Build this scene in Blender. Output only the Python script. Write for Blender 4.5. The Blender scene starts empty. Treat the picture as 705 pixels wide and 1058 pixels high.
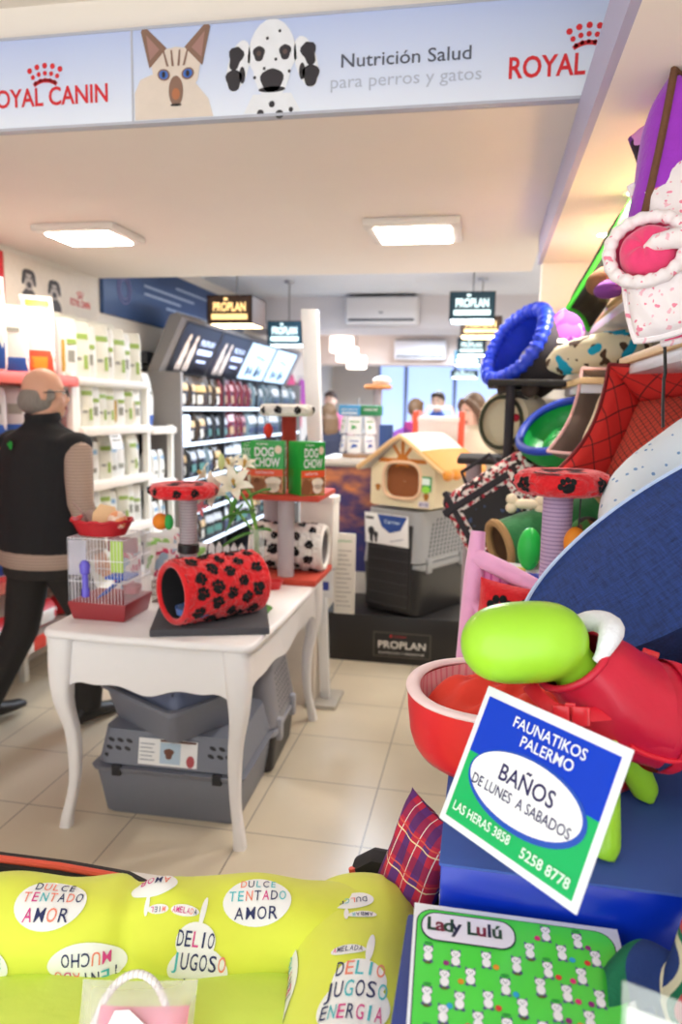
import bpy, bmesh, math, random
from mathutils import Matrix, Vector, Euler, noise as mnoise
from math import sin, cos, pi, radians as R, sqrt
random.seed(7)
SC = bpy.context.scene
COL = SC.collection

# ---------------------------------------------------------------- camera
FPX, HCAM = 770.0, 1.55
cd = bpy.data.cameras.new('camera'); cam = bpy.data.objects.new('camera', cd); COL.objects.link(cam)
cd.sensor_fit = 'HORIZONTAL'; cd.sensor_width = 36.0; cd.lens = FPX / 705.0 * 36.0
cd.clip_start = .05; cd.clip_end = 100
def _cam():
    d = Vector((503 - 352.5, 424 - 529, FPX)).normalized()
    hd = Vector((cos(.018), sin(.018), 0))
    up = d.cross(hd).normalized()
    if up.y > 0: up = -up
    rt = d.cross(up)
    if rt.x < 0: rt = -rt
    col = lambda i: Vector((rt[i], d[i], up[i]))
    r, u, f = col(0), -col(1), col(2)
    m = Matrix((( r.x, u.x, -f.x, 0), (r.y, u.y, -f.y, 0), (r.z, u.z, -f.z, HCAM), (0, 0, 0, 1)))
    cam.matrix_world = m
_cam()
cd.dof.use_dof = True; cd.dof.focus_distance = 1.35; cd.dof.aperture_fstop = 5.0
SC.camera = cam

# ---------------------------------------------------------------- daylight through the open shop front, exposure
w = bpy.data.worlds.new('daylight'); SC.world = w; w.use_nodes = True
bg = w.node_tree.nodes['Background']; bg.inputs[0].default_value = (.93, .97, 1.0, 1); bg.inputs[1].default_value = 1.65
SC.view_settings.view_transform = 'Standard'; SC.view_settings.look = 'None'
SC.view_settings.exposure = 0.72; SC.view_settings.gamma = 1.0; SC.view_settings.use_curve_mapping = False
LAMP = 22.0

# ---------------------------------------------------------------- mesh building
def srgb(h):
    if isinstance(h, str):
        h = h.lstrip('#'); c = [int(h[i:i+2], 16) / 255 for i in (0, 2, 4)]
    else: c = [x / 255 for x in h]
    return tuple(x / 12.92 if x <= .04045 else ((x + .055) / 1.055) ** 2.4 for x in c)

WM = {}
def wm(o): return WM.get(o.name, Matrix.Identity(4))

_tcache = {}
def text_geo(s, fat=0.0):
    k = (s, fat)
    if k not in _tcache:
        c = bpy.data.curves.new('tmp', 'FONT'); c.body = s; c.size = 1; c.offset = fat; c.resolution_u = 3; c.align_x = 'CENTER'
        o = bpy.data.objects.new('tmp', c); COL.objects.link(o)
        dg = bpy.context.evaluated_depsgraph_get(); e = o.evaluated_get(dg); m = e.to_mesh()
        v = [tuple(p.co[:2]) for p in m.vertices]; f = [tuple(p.vertices) for p in m.polygons]
        e.to_mesh_clear(); bpy.data.objects.remove(o); bpy.data.curves.remove(c)
        xs = [p[0] for p in v]
        mx = (min(xs) + max(xs)) / 2; wd = max(xs) - min(xs)
        _tcache[k] = ([((x - mx), y) for x, y in v], f, wd)
    return _tcache[k]

class MB:
    def __init__(s):
        s.v, s.f, s.mi, s.uv, s.m, s.T = [], [], [], [], 0, Matrix.Identity(4)
    def mat(s, i): s.m = i; return s
    def at(s, *loc, rot=(0, 0, 0), sc=None):
        s.T = Matrix.Translation(loc) @ Euler([R(a) for a in rot], 'XYZ').to_matrix().to_4x4()
        if sc: s.T = s.T @ Matrix.Diagonal((*sc, 1))
        return s
    def add(s, vs, fs, uvs=None):
        b = len(s.v); s.v += [s.T @ Vector(p) for p in vs]
        for i, f in enumerate(fs):
            s.f.append([b + k for k in f]); s.mi.append(s.m); s.uv.append(uvs[i] if uvs else None)
        return s
    def bm(s, b):
        b.verts.index_update(); vs = [v.co.copy() for v in b.verts]; fs = [[v.index for v in f.verts] for f in b.faces]; b.free()
        return s.add(vs, fs)
    def box(s, x0, x1, y0, y1, z0, z1, r=0.0, seg=2):
        b = bmesh.new(); bmesh.ops.create_cube(b, size=1)
        for v in b.verts:
            v.co = Vector((x0 + (x1 - x0) * (v.co.x + .5), y0 + (y1 - y0) * (v.co.y + .5), z0 + (z1 - z0) * (v.co.z + .5)))
        if r: bmesh.ops.bevel(b, geom=list(b.edges), offset=min(r, .45 * min(abs(x1 - x0), abs(y1 - y0), abs(z1 - z0))), segments=seg, affect='EDGES', profile=.5)
        return s.bm(b)
    def hexa(s, lo, hi, r=0.0):
        # box between a lower rectangle and an upper rectangle ((x0,x1,y0,y1,z))
        b = bmesh.new(); vs = []
        for (x0, x1, y0, y1, z) in (lo, hi):
            vs += [b.verts.new(p) for p in ((x0, y0, z), (x1, y0, z), (x1, y1, z), (x0, y1, z))]
        for q in ((0, 3, 2, 1), (4, 5, 6, 7), (0, 1, 5, 4), (1, 2, 6, 5), (2, 3, 7, 6), (3, 0, 4, 7)): b.faces.new([vs[i] for i in q])
        if r: bmesh.ops.bevel(b, geom=list(b.edges), offset=r, segments=2, affect='EDGES', profile=.5)
        return s.bm(b)
    def grid(s, fn, nu, nv, cu=False, cv=False, ur=1.0, vr=1.0):
        U, V = (nu if cu else nu + 1), (nv if cv else nv + 1)
        vs = [fn(i / nu, j / nv) for i in range(U) for j in range(V)]; fs, uv = [], []
        for i in range(nu):
            for j in range(nv):
                a, b_ = i, (i + 1) % U; c, d = j, (j + 1) % V
                fs.append((a * V + c, b_ * V + c, b_ * V + d, a * V + d))
                uv.append([(ur * i / nu, vr * j / nv), (ur * (i + 1) / nu, vr * j / nv), (ur * (i + 1) / nu, vr * (j + 1) / nv), (ur * i / nu, vr * (j + 1) / nv)])
        return s.add(vs, fs, uv)
    def rings(s, rs, cap=True, ur=1.0, vr=1.0):
        n = len(rs[0]); vs = [p for r_ in rs for p in r_]; fs, uv = [], []
        for i in range(len(rs) - 1):
            for j in range(n):
                k = (j + 1) % n
                fs.append((i * n + j, i * n + k, (i + 1) * n + k, (i + 1) * n + j))
                a, b_ = i / (len(rs) - 1), (i + 1) / (len(rs) - 1); c, d = j / n, (j + 1) / n
                uv.append([(c * ur, a * vr), (d * ur, a * vr), (d * ur, b_ * vr), (c * ur, b_ * vr)])
        if cap:
            fs += [tuple(range(n))[::-1], tuple((len(rs) - 1) * n + j for j in range(n))]; uv += [None, None]
        return s.add(vs, fs, uv)
    def lathe(s, prof, n=24, cap=False, ur=1.0, vr=1.0, sy=1.0):
        return s.rings([[(r_ * cos(2 * pi * j / n), sy * r_ * sin(2 * pi * j / n), z) for j in range(n)] for r_, z in prof], cap, ur, vr)
    def tube(s, pts, r, n=10, closed=False, cap=True, flat=None):
        pts = [Vector(p) for p in pts]; N = len(pts); rr = r if isinstance(r, (list, tuple)) else [r] * N
        rs, nrm = [], None
        for i, p in enumerate(pts):
            a = pts[(i - 1) % N] if (closed or i) else p; b_ = pts[(i + 1) % N] if (closed or i < N - 1) else p
            t = (b_ - a).normalized()
            if nrm is None:
                nrm = Vector((0, 0, 1)) if abs(t.z) < .9 else Vector((1, 0, 0))
                if flat: nrm = Vector(flat)
            nrm = (nrm - t * nrm.dot(t)).normalized(); bi = t.cross(nrm)
            q = rr[i]; q = q if isinstance(q, (list, tuple)) else (q, q)
            rs.append([p + nrm * (q[0] * cos(2 * pi * k / n)) + bi * (q[1] * sin(2 * pi * k / n)) for k in range(n)])
        if closed: rs.append(rs[0]); cap = False
        return s.rings(rs, cap)
    def cyl(s, p0, p1, r0, r1=None, n=16): return s.tube([p0, p1], [r0, r1 or r0], n)
    def ell(s, c, rx, ry, rz, n=16, m=10, e=1.0):
        pw = lambda q: math.copysign(abs(q) ** e, q)
        rs = []
        for i in range(m + 1):
            a = -pi / 2 + pi * min(max(i / m, .004), .996)
            rs.append([(c[0] + rx * pw(cos(a)) * pw(cos(2 * pi * j / n)), c[1] + ry * pw(cos(a)) * pw(sin(2 * pi * j / n)), c[2] + rz * pw(sin(a))) for j in range(n)])
        return s.rings(rs, True)
    def prism(s, pts, z0, z1):
        n = len(pts); vs = [(x, y, z0) for x, y in pts] + [(x, y, z1) for x, y in pts]
        fs = [tuple(range(n))[::-1], tuple(range(n, 2 * n))] + [(i, (i + 1) % n, n + (i + 1) % n, n + i) for i in range(n)]
        return s.add(vs, fs)
    def flat(s, pts, z=0.0): return s.add([(x, y, z) for x, y in pts], [tuple(range(len(pts)))])
    def text(s, t, x, y, size, z=0.0, fat=0.0, width=None, rot=0):
        v, f, wd = text_geo(t, fat); k = size if not width else size
        sx = (width / wd) if width else size
        c_, s_ = cos(R(rot)), sin(R(rot))
        return s.add([(x + px * sx * c_ - py * k * s_, y + px * sx * s_ + py * k * c_, z) for px, py in v], f)
    def pillow(s, w_, h_, t, nu=20, nv=20, pinch=.06, ur=1.0, vr=1.0, seam=0.0):
        # cushion lying in XY, thickness along Z, pulled-out corners
        def fn(sg):
            def g(u, v):
                a, b_ = 2 * u - 1, 2 * v - 1
                th = max(0, (1 - a ** 4) * (1 - b_ ** 4)) ** .55
                ka = 1 - pinch * (1 - b_ * b_) ; kb = 1 - pinch * (1 - a * a)
                wr = .04 * t * sin(9 * a + 4 * b_) * th
                q = (1 - a * a) * (1 - b_ * b_)
                return (a * w_ / 2 * (1 - pinch * (1 - b_ ** 2) * abs(a)), b_ * h_ / 2 * (1 - pinch * (1 - a ** 2) * abs(b_)), sg * (t / 2 * th + wr + seam))
            return g
        s.grid(fn(1), nu, nv, ur=ur, vr=vr); s.grid(lambda u, v: fn(-1)(1 - u, v), nu, nv, ur=ur, vr=vr)
        return s

def finish(me, smooth, ang, merge=True):
    b = bmesh.new(); b.from_mesh(me)
    if merge: bmesh.ops.remove_doubles(b, verts=b.verts, dist=2e-5)
    bmesh.ops.recalc_face_normals(b, faces=b.faces)
    b.to_mesh(me); b.free()
    if smooth:
        me.polygons.foreach_set('use_smooth', [True] * len(me.polygons))
        me.set_sharp_from_angle(angle=R(ang))

def build(mb, name, mats, parent=None, org=None, smooth=True, ang=40, merge=True, kind=None, label=None):
    if not isinstance(mats, (list, tuple)): mats = [mats]
    if org is None:
        if parent is not None: org = wm(parent)
        else:
            xs = [p.x for p in mb.v]; ys = [p.y for p in mb.v]; zs = [p.z for p in mb.v]
            org = Matrix.Translation(((min(xs) + max(xs)) / 2, (min(ys) + max(ys)) / 2, min(zs)))
    inv = org.inverted()
    me = bpy.data.meshes.new(name)
    me.from_pydata([inv @ p for p in mb.v], [], mb.f)
    for m in mats: me.materials.append(m)
    me.polygons.foreach_set('material_index', mb.mi)
    ul = me.uv_layers.new(name='UVMap').data
    k = 0
    for f, u in zip(mb.f, mb.uv):
        for j in range(len(f)):
            ul[k].uv = u[j] if u else (0, 0); k += 1
    finish(me, smooth, ang, merge)
    o = bpy.data.objects.new(name, me); COL.objects.link(o); WM[o.name] = org
    if parent is not None:
        o.parent = parent; o.matrix_local = wm(parent).inverted() @ org
    else: o.matrix_world = org
    if kind: o['kind'] = kind
    if label: o['label'] = label
    return o

def tag(o, label, cat, group=None):
    o['label'] = label; o['category'] = cat
    if group: o['group'] = group
    return o
def thing(name, label, cat, loc=(0, 0, 0), rz=0, group=None, mtx=None):
    o = bpy.data.objects.new(name, None); COL.objects.link(o); o.empty_display_size = .05
    M = mtx or (Matrix.Translation(loc) @ Matrix.Rotation(R(rz), 4, 'Z'))
    o.matrix_world = M; WM[o.name] = M
    return tag(o, label, cat, group)
def lpart(mb, name, mats, parent, **k):
    """part given in the thing's own coordinates"""
    M = wm(parent); mb.v = [M @ p for p in mb.v]
    return build(mb, name, mats, parent, **k)
def struct(mb, name, mats, parent=None, **k):
    return build(mb, name, mats, parent, kind='structure', **k)
_kids = {}
def copy_tree(o, M, label=None, group=None, parent=None, swap=None):
    c = o.copy(); COL.objects.link(c); WM[c.name] = M
    if parent is not None: c.parent = parent
    else: c.matrix_world = M
    if label: c['label'] = label
    if group: c['group'] = group
    for ch in [x for x in COL.objects if x.parent == o]:
        d = copy_tree(ch, M @ o.matrix_world.inverted() @ wm(ch) if False else M @ wm(o).inverted() @ wm(ch), parent=c)
    return c
def remesh(o, vox, smooth=2):
    m = o.modifiers.new('remesh', 'REMESH'); m.mode = 'VOXEL'; m.voxel_size = vox; m.use_smooth_shade = True
    if smooth:
        q = o.modifiers.new('smooth', 'SMOOTH'); q.iterations = smooth; q.factor = .5
    return o

# ---------------------------------------------------------------- materials
MATS = {}
def nmat(name):
    m = bpy.data.materials.new(name); m.use_nodes = True; nt = m.node_tree
    return m, nt, nt.nodes['Principled BSDF']
def nd(nt, typ, **k):
    n = nt.nodes.new(typ)
    for a, v in k.items(): setattr(n, a, v)
    return n
def coords(nt, scale=(1, 1, 1), kind='Object', rot=(0, 0, 0)):
    tc = nd(nt, 'ShaderNodeTexCoord'); mp = nd(nt, 'ShaderNodeMapping'); mp.inputs['Scale'].default_value = scale
    mp.inputs['Rotation'].default_value = [R(a) for a in rot]
    nt.links.new(tc.outputs[kind], mp.inputs[0]); return mp.outputs[0]
def mixc(nt, fac, a, b):
    n = nd(nt, 'ShaderNodeMix', data_type='RGBA')
    for i, x in ((0, fac), (6, a), (7, b)):
        if isinstance(x, (int, float)): n.inputs[i].default_value = x
        elif isinstance(x, tuple): n.inputs[i].default_value = (*x[:3], 1)
        else: nt.links.new(x, n.inputs[i])
    return n.outputs[2]
def math_(nt, op, a, b=None, c=None):
    n = nd(nt, 'ShaderNodeMath', operation=op)
    for i, x in enumerate((a, b, c)):
        if x is None: continue
        if isinstance(x, (int, float)): n.inputs[i].default_value = x
        else: nt.links.new(x, n.inputs[i])
    return n.outputs[0]
def mat(name, col, rough=.5, var=.06, vscale=30, bump=0.0, bscale=60, metal=0, spec=.5, pattern=None, alpha=1, trans=0, sheen=0, emit=0, stretch=(1, 1, 1)):
    if name in MATS: return MATS[name]
    m, nt, p = nmat(name); c = srgb(col)
    if pattern is None:
        nz = nd(nt, 'ShaderNodeTexNoise'); nz.inputs['Scale'].default_value = vscale; nz.inputs['Detail'].default_value = 3
        nt.links.new(coords(nt, stretch), nz.inputs['Vector'])
        out = mixc(nt, nz.outputs['Fac'], tuple(max(0, x * (1 - var)) for x in c), tuple(min(1, x * (1 + var)) for x in c))
    else: out = pattern(nt, c)
    nt.links.new(out, p.inputs['Base Color'])
    p.inputs['Roughness'].default_value = rough; p.inputs['Metallic'].default_value = metal
    p.inputs['Specular IOR Level'].default_value = spec
    if sheen: p.inputs['Sheen Weight'].default_value = sheen
    if trans: p.inputs['Transmission Weight'].default_value = trans
    if alpha < 1: p.inputs['Alpha'].default_value = alpha
    if emit:
        nt.links.new(out, p.inputs['Emission Color']); p.inputs['Emission Strength'].default_value = emit
    if bump:
        b = nd(nt, 'ShaderNodeBump'); b.inputs['Strength'].default_value = bump; b.inputs['Distance'].default_value = .004
        n2 = nd(nt, 'ShaderNodeTexNoise'); n2.inputs['Scale'].default_value = bscale; n2.inputs['Detail'].default_value = 4
        nt.links.new(coords(nt, stretch), n2.inputs['Vector']); nt.links.new(n2.outputs['Fac'], b.inputs['Height']); nt.links.new(b.outputs[0], p.inputs['Normal'])
    MATS[name] = m; return m
def blotch(scale, thr, c2, kind='Object', stretch=(1, 1, 1), c3=None, scale3=8):
    """irregular patches of a second colour (printed plush)"""
    def f(nt, c):
        nz = nd(nt, 'ShaderNodeTexNoise'); nz.inputs['Scale'].default_value = scale; nz.inputs['Detail'].default_value = 1.2
        nt.links.new(coords(nt, stretch, kind), nz.inputs['Vector'])
        g = math_(nt, 'GREATER_THAN', nz.outputs['Fac'], thr)
        o = mixc(nt, g, c, srgb(c2))
        if c3:
            n2 = nd(nt, 'ShaderNodeTexNoise'); n2.inputs['Scale'].default_value = scale3; n2.inputs['Detail'].default_value = 1
            mp = coords(nt, (1, 1, 1), kind); a = nd(nt, 'ShaderNodeVectorMath', operation='ADD'); a.inputs[1].default_value = (5, 3, 9)
            nt.links.new(mp, a.inputs[0]); nt.links.new(a.outputs[0], n2.inputs['Vector'])
            o = mixc(nt, math_(nt, 'GREATER_THAN', n2.outputs['Fac'], thr + .02), o, srgb(c3))
        return o
    return f
def spots(scale, rad, c2, kind='Object'):
    def f(nt, c):
        v = nd(nt, 'ShaderNodeTexVoronoi'); v.inputs['Scale'].default_value = scale
        nt.links.new(coords(nt, (1, 1, 1), kind), v.inputs['Vector'])
        return mixc(nt, math_(nt, 'LESS_THAN', v.outputs['Distance'], rad), c, srgb(c2))
    return f
def bands(axis, freq, duty, c2, kind='UV'):
    def f(nt, c):
        sp = nd(nt, 'ShaderNodeSeparateXYZ'); nt.links.new(coords(nt, (1, 1, 1), kind), sp.inputs[0])
        fr = math_(nt, 'FRACT', math_(nt, 'MULTIPLY', sp.outputs[axis], freq))
        return mixc(nt, math_(nt, 'LESS_THAN', fr, duty), c, srgb(c2))
    return f
def diamonds(fu, fv, wd, c2, kind='UV', small=None):
    def f(nt, c):
        sp = nd(nt, 'ShaderNodeSeparateXYZ'); nt.links.new(coords(nt, (1, 1, 1), kind), sp.inputs[0])
        a = math_(nt, 'MULTIPLY', sp.outputs[0], fu); b = math_(nt, 'MULTIPLY', sp.outputs[1], fv)
        f1 = math_(nt, 'LESS_THAN', math_(nt, 'FRACT', math_(nt, 'ADD', a, b)), wd)
        f2 = math_(nt, 'LESS_THAN', math_(nt, 'FRACT', math_(nt, 'SUBTRACT', a, b)), wd)
        return mixc(nt, math_(nt, 'MAXIMUM', f1, f2), c, srgb(c2))
    return f
def plaid(kind='UV', sc=1.0):
    def f(nt, c):
        sp = nd(nt, 'ShaderNodeSeparateXYZ'); nt.links.new(coords(nt, (sc, sc, sc), kind), sp.inputs[0])
        def line(ax, fq, lo, hi):
            fr = math_(nt, 'FRACT', math_(nt, 'MULTIPLY', sp.outputs[ax], fq))
            return math_(nt, 'MULTIPLY', math_(nt, 'GREATER_THAN', fr, lo), math_(nt, 'LESS_THAN', fr, hi))
        o = c
        o = mixc(nt, math_(nt, 'MULTIPLY', line(0, 3, .0, .40), .8), o, srgb('1b2f7d'))
        o = mixc(nt, math_(nt, 'MULTIPLY', line(1, 3, .5, .9), .5), o, srgb('5a1a52'))
        o = mixc(nt, line(0, 3, .70, .735), o, srgb('e9ddd2')); o = mixc(nt, line(1, 3, .2, .235), o, srgb('f0d9a8'))
        o = mixc(nt, line(1, 3, .36, .40), o, srgb('d85a48'))
        return o
    return f
def emis(name, col, st):
    if name in MATS: return MATS[name]
    m, nt, p = nmat(name); p.inputs['Base Color'].default_value = (*srgb(col), 1)
    p.inputs['Emission Color'].default_value = (*srgb(col), 1); p.inputs['Emission Strength'].default_value = st
    MATS[name] = m; return m
def glass(name, col=(255, 255, 255), rough=.03, alpha=.18):
    if name in MATS: return MATS[name]
    m, nt, p = nmat(name); p.inputs['Base Color'].default_value = (*srgb(col), 1); p.inputs['Roughness'].default_value = rough
    p.inputs['Alpha'].default_value = alpha; p.inputs['Specular IOR Level'].default_value = .8
    MATS[name] = m; return m

WHITE = mat('white_paint', 'f3efe9', .45, .03)
PLASTIC_W = mat('white_plastic', 'f1f1f2', .35, .02)
BLACK = mat('black_plastic', '1c1c1e', .4, .1)
PAPER = mat('white_paper', 'f6f6f7', .6, .01)
RED = mat('print_red', 'd8202c', .5, .03)
GREEN = mat('print_green', '12a03c', .5, .03)
NAVY = mat('print_navy', '1d2460', .5, .03)
STEEL = mat('brushed_metal', 'b9bbc0', .3, .05, metal=.9)
ORD = ['first', 'second', 'third', 'fourth', 'fifth', 'sixth', 'seventh', 'eighth', 'ninth', 'tenth', 'eleventh', 'twelfth', 'thirteenth', 'fourteenth', 'fifteenth', 'sixteenth', 'seventeenth', 'eighteenth', 'nineteenth', 'twentieth']
XZ = Matrix(((1, 0, 0, 0), (0, 0, -1, 0), (0, 1, 0, 0), (0, 0, 0, 1)))       # drawing plane (x,y) -> world (x, ., z), facing -Y
YZ = Matrix(((0, 0, 1, 0), (1, 0, 0, 0), (0, 1, 0, 0), (0, 0, 0, 1)))        # drawing plane (x,y) -> world (., y, z), facing +X
# ================================================================ the room
XL, XR, XF = -2.65, 1.0, .235
Z1, Z2, ZS = 2.40, 2.72, 2.262
def tiles(nt, c):
    sp = nd(nt, 'ShaderNodeSeparateXYZ'); nt.links.new(coords(nt), sp.inputs[0])
    def ln(ax, pitch, off):
        fr = math_(nt, 'FRACT', math_(nt, 'DIVIDE', math_(nt, 'ADD', sp.outputs[ax], off), pitch))
        return math_(nt, 'LESS_THAN', fr, .011)
    g = math_(nt, 'MAXIMUM', ln(0, .438, .41 + 4.38 + .002), ln(1, .425, 4.25 - 2.39 + .002 + .425))
    nz = nd(nt, 'ShaderNodeTexNoise'); nz.inputs['Scale'].default_value = 3.2; nz.inputs['Detail'].default_value = 5
    nt.links.new(coords(nt), nz.inputs['Vector'])
    b = mixc(nt, nz.outputs['Fac'], tuple(x * .86 for x in c), tuple(min(1, x * 1.08) for x in c))
    return mixc(nt, g, b, srgb('93877a'))
FLOOR = mat('beige_tile', 'dccfb8', .3, pattern=tiles)
CEIL = mat('ceiling_paint', 'f3eae0', .8, .02, 4)
WALLM = mat('wall_paint', 'eee6da', .8, .03, 5)
BLUEW = mat('pale_blue_paint', 'd5dbee', .7, .03, 5)
TAUPE = mat('far_wall_paint', 'cdc3ba', .8, .03, 5)
struct(MB().box(-3.0, 2.2, -1.2, 13.2, -.08, 0), 'floor', FLOOR, ang=20)
struct(MB().box(XL - .1, XL, -1.2, 13.2, 0, 2.95), 'wall_left', WALLM)
struct(MB().box(XR, XR + .1, -1.2, 3.86, 0, 2.95), 'wall_right', WALLM)
struct(MB().box(2.0, 2.1, 3.86, 13.2, 0, 2.95), 'wall_far_right', TAUPE)
struct(MB().box(XF, 2.1, 3.86, 3.98, 0, 2.7), 'wall_alcove', mat('alcove_paint', 'f1ebe2', .8, .02, 5))
# dropped ceiling, its fascia faces, the lower soffit over the alcove, front and rear ceilings
struct(MB().box(XL, XF, 2.29, 4.87, Z1, Z1 + .10), 'ceiling', CEIL)
struct(MB().box(XF, XR, -1.2, 3.86, ZS, ZS + .1), 'ceiling_alcove', mat('alcove_ceiling_paint', 'fbf3ee', .8, .02, 4))
struct(MB().box(XF - .02, XF, -1.2, 3.9, ZS, 2.402), 'trim_1', mat('lavender_trim', 'b9b6d6', .6, .02))
struct(MB().box(XL, XR, 2.30, 2.36, Z1 + .1, 2.80), 'trim_2', CEIL)
struct(MB().box(XL - .1, XR + .1, -1.2, 2.36, 2.78, 2.88), 'ceiling_front', CEIL)
struct(MB().box(XL, 2.1, 4.80, 13.2, Z2, Z2 + .1).box(XL, 2.1, 4.80, 4.86, Z1 + .1, Z2), 'ceiling_rear', mat('rear_ceiling', 'e6e8f0', .8, .02, 4))
struct(MB().box(XL, 2.0, 8.0, 8.7, 2.385, Z2), 'trim_3', mat('beam_paint', 'e4dfe2', .8, .02, 4))
struct(MB().box(XL, 2.0, 11.0, 11.5, 2.19, Z2), 'trim_4', mat('beam_paint_warm', 'ecdcd2', .8, .02, 4))
struct(MB().box(XL, -1.85, 12.9, 13.1, 0, Z2).box(-1.85, 2.0, 12.9, 13.1, 2.36, Z2), 'wall_back', TAUPE)
# the lit pale-blue glazed back front
gw = struct(MB().box(-1.85, 2.0, 13.0, 13.05, 0, 2.36), 'window_1', emis('frosted_daylight_glass', 'a9c3f2', .75))
fr = MB()
for x in (-1.85, -1.38, -.55, .35, 1.2): fr.box(x - .03, x + .03, 12.93, 12.99, 0, 2.36, .004)
fr.box(-1.85, 2.0, 12.93, 12.99, 2.3, 2.36, .004)
struct(fr, 'window_frame', mat('blue_grey_frame', '8f9dc4', .4, .03), gw)

# ceiling panels
def ceiling_light(x, y, wx, wy, label):
    t = thing('ceiling_light', label, 'ceiling light', (x, y, Z1), group='square ceiling lights')
    lpart(MB().box(-wx / 2 - .05, wx / 2 + .05, -wy / 2 - .05, wy / 2 + .05, -.035, 0, .01), 'housing', mat('lamp_housing', 'e6dfd6', .5, .02), t)
    lpart(MB().box(-wx / 2, wx / 2, -wy / 2, wy / 2, -.045, -.03, .004), 'diffuser', emis('lamp_diffuser', 'fff6e6', LAMP), t)
    lpart(MB().box(-.09, .09, wy / 2 + .05, wy / 2 + .075, -.03, -.004, .003), 'clip', mat('lamp_clip', 'f4efe6', .4), t)
ceiling_light(-1.98, 3.56, .33, .26, 'square lit ceiling panel above the bald man')
ceiling_light(-.37, 3.66, .34, .30, 'square lit ceiling panel above the cream cat house')
for i, (x, y) in enumerate(((.50, 1.98), (.45, 2.68), (.44, 3.28))):
    t = thing('downlight', 'round recessed downlight in the alcove soffit, %s from the back wall' % ('third', 'second', 'first')[i], 'downlight', (x, y, ZS), group='alcove downlights')
    lpart(MB().lathe([(.022, -.002), (.045, -.004), (.05, 0)], 20), 'ring', PLASTIC_W, t)
    lpart(MB().lathe([(.0005, -.0035), (.03, -.0035)], 20), 'bulb', emis('warm_bulb', 'ffe6c0', 30), t)
    l = bpy.data.lights.new('downlight_spot', 'SPOT'); l.energy = 28; l.color = (1, .95, .9); l.spot_size = R(120); l.spot_blend = .8; l.shadow_soft_size = .03
    lo = bpy.data.objects.new('downlight_spot', l); COL.objects.link(lo); lo.parent = t; lo.location = (0, 0, -.02)
# light rooms behind
for (x, y, z, e) in ((-.9, 6.2, 2.55, 55), (-.6, 9.8, 2.5, 60), (.9, 5.6, 2.5, 25)):
    l = bpy.data.lights.new('rear_lamp', 'AREA'); l.energy = e; l.size = .8; l.color = (.72, .84, 1) if x < 0 else (1, .94, .85)
    lo = bpy.data.objects.new('rear_lamp', l); COL.objects.link(lo); lo.location = (x, y, z)

# ================================================================ fascia sign
def crown(mb, x, y, s, z=0):
    """five-point beaded crown of width s, base at y"""
    for k in range(5):
        a = (k - 2) * 14; px, py = x + sin(R(a)) * s * 1.30, y - s * .95 + cos(R(a)) * s * 1.30
        for q, rr in ((1.0, .10), (.80, .085), (.63, .07)):
            ex, ey = x + (px - x) * q, y - s * .95 + (py - y + s * .95) * q
            mb.flat([(ex + rr * s * cos(t * pi / 5), ey + rr * s * sin(t * pi / 5)) for t in range(10)], z)
    pts = [(x + sin(R(a)) * s * .86, y - s * .95 + cos(R(a)) * s * .86) for a in range(-36, 37, 8)]
    pts += [(x + sin(R(a)) * s * .72, y - s * .95 + cos(R(a)) * s * .72) for a in range(36, -37, -8)]
    mb.flat(pts, z)
def blob(mb, cx, cy, rx, ry, z, n=20, rot=0, wob=0.0, ph=0):
    c_, s_ = cos(R(rot)), sin(R(rot)); pts = []
    for i in range(n):
        a = 2 * pi * i / n; k = 1 + wob * sin(3 * a + ph) + wob * .6 * sin(5 * a + 2 * ph)
        px, py = rx * k * cos(a), ry * k * sin(a); pts.append((cx + px * c_ - py * s_, cy + px * s_ + py * c_))
    mb.flat(pts, z)
YS = 2.262
sign = thing('fascia_sign', 'long white fascia banner with red lettering, a cat face and a spotted dog', 'sign', (-.9, 2.28, 2.41))
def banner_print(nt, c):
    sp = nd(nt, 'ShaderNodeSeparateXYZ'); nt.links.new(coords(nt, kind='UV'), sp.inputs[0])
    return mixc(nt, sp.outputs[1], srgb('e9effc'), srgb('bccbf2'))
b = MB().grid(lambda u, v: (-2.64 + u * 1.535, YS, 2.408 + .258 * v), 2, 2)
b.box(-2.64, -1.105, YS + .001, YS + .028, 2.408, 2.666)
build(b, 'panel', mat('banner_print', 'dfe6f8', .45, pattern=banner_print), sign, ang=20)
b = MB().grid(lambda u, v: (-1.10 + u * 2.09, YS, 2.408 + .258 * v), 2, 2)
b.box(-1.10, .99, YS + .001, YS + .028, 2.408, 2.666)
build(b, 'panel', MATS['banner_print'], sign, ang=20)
build(MB().box(-2.64, .99, YS - .003, YS + .03, 2.400, 2.408).box(-2.64, .99, YS - .003, YS + .03, 2.666, 2.674).box(-1.106, -1.100, YS - .002, YS + .02, 2.408, 2.666), 'edge_strip', mat('grey_strip', 'b9bcc9', .4), sign)
def plane_at(y): return Matrix.Translation((0, y, 0)) @ XZ
b = MB(); b.T = plane_at(YS - .002)
b.text('ROYAL CANIN', -1.395, 2.470, .075, fat=.018, width=.42); build(b, 'lettering', RED, sign)
b = MB(); b.T = plane_at(YS - .002); b.text('ROYAL CANIN', .232, 2.463, .078, fat=.02, width=.425)
build(b, 'lettering', RED, sign)
b = MB(); b.T = plane_at(YS - .002); crown(b, -1.395, 2.556, .085); build(b, 'crown_logo', RED, sign)
b = MB(); b.T = plane_at(YS - .002); crown(b, .228, 2.556, .085)
build(b, 'crown_logo', RED, sign)
b = MB(); b.T = plane_at(YS - .002); b.text('Nutrición Salud', -.27, 2.521, .052, width=.37, fat=.006)
build(b, 'caption', mat('print_grey', '55596a', .5), sign)
b = MB(); b.T = plane_at(YS - .002); b.text('para perros y gatos', -.27, 2.466, .05, width=.43)
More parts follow.
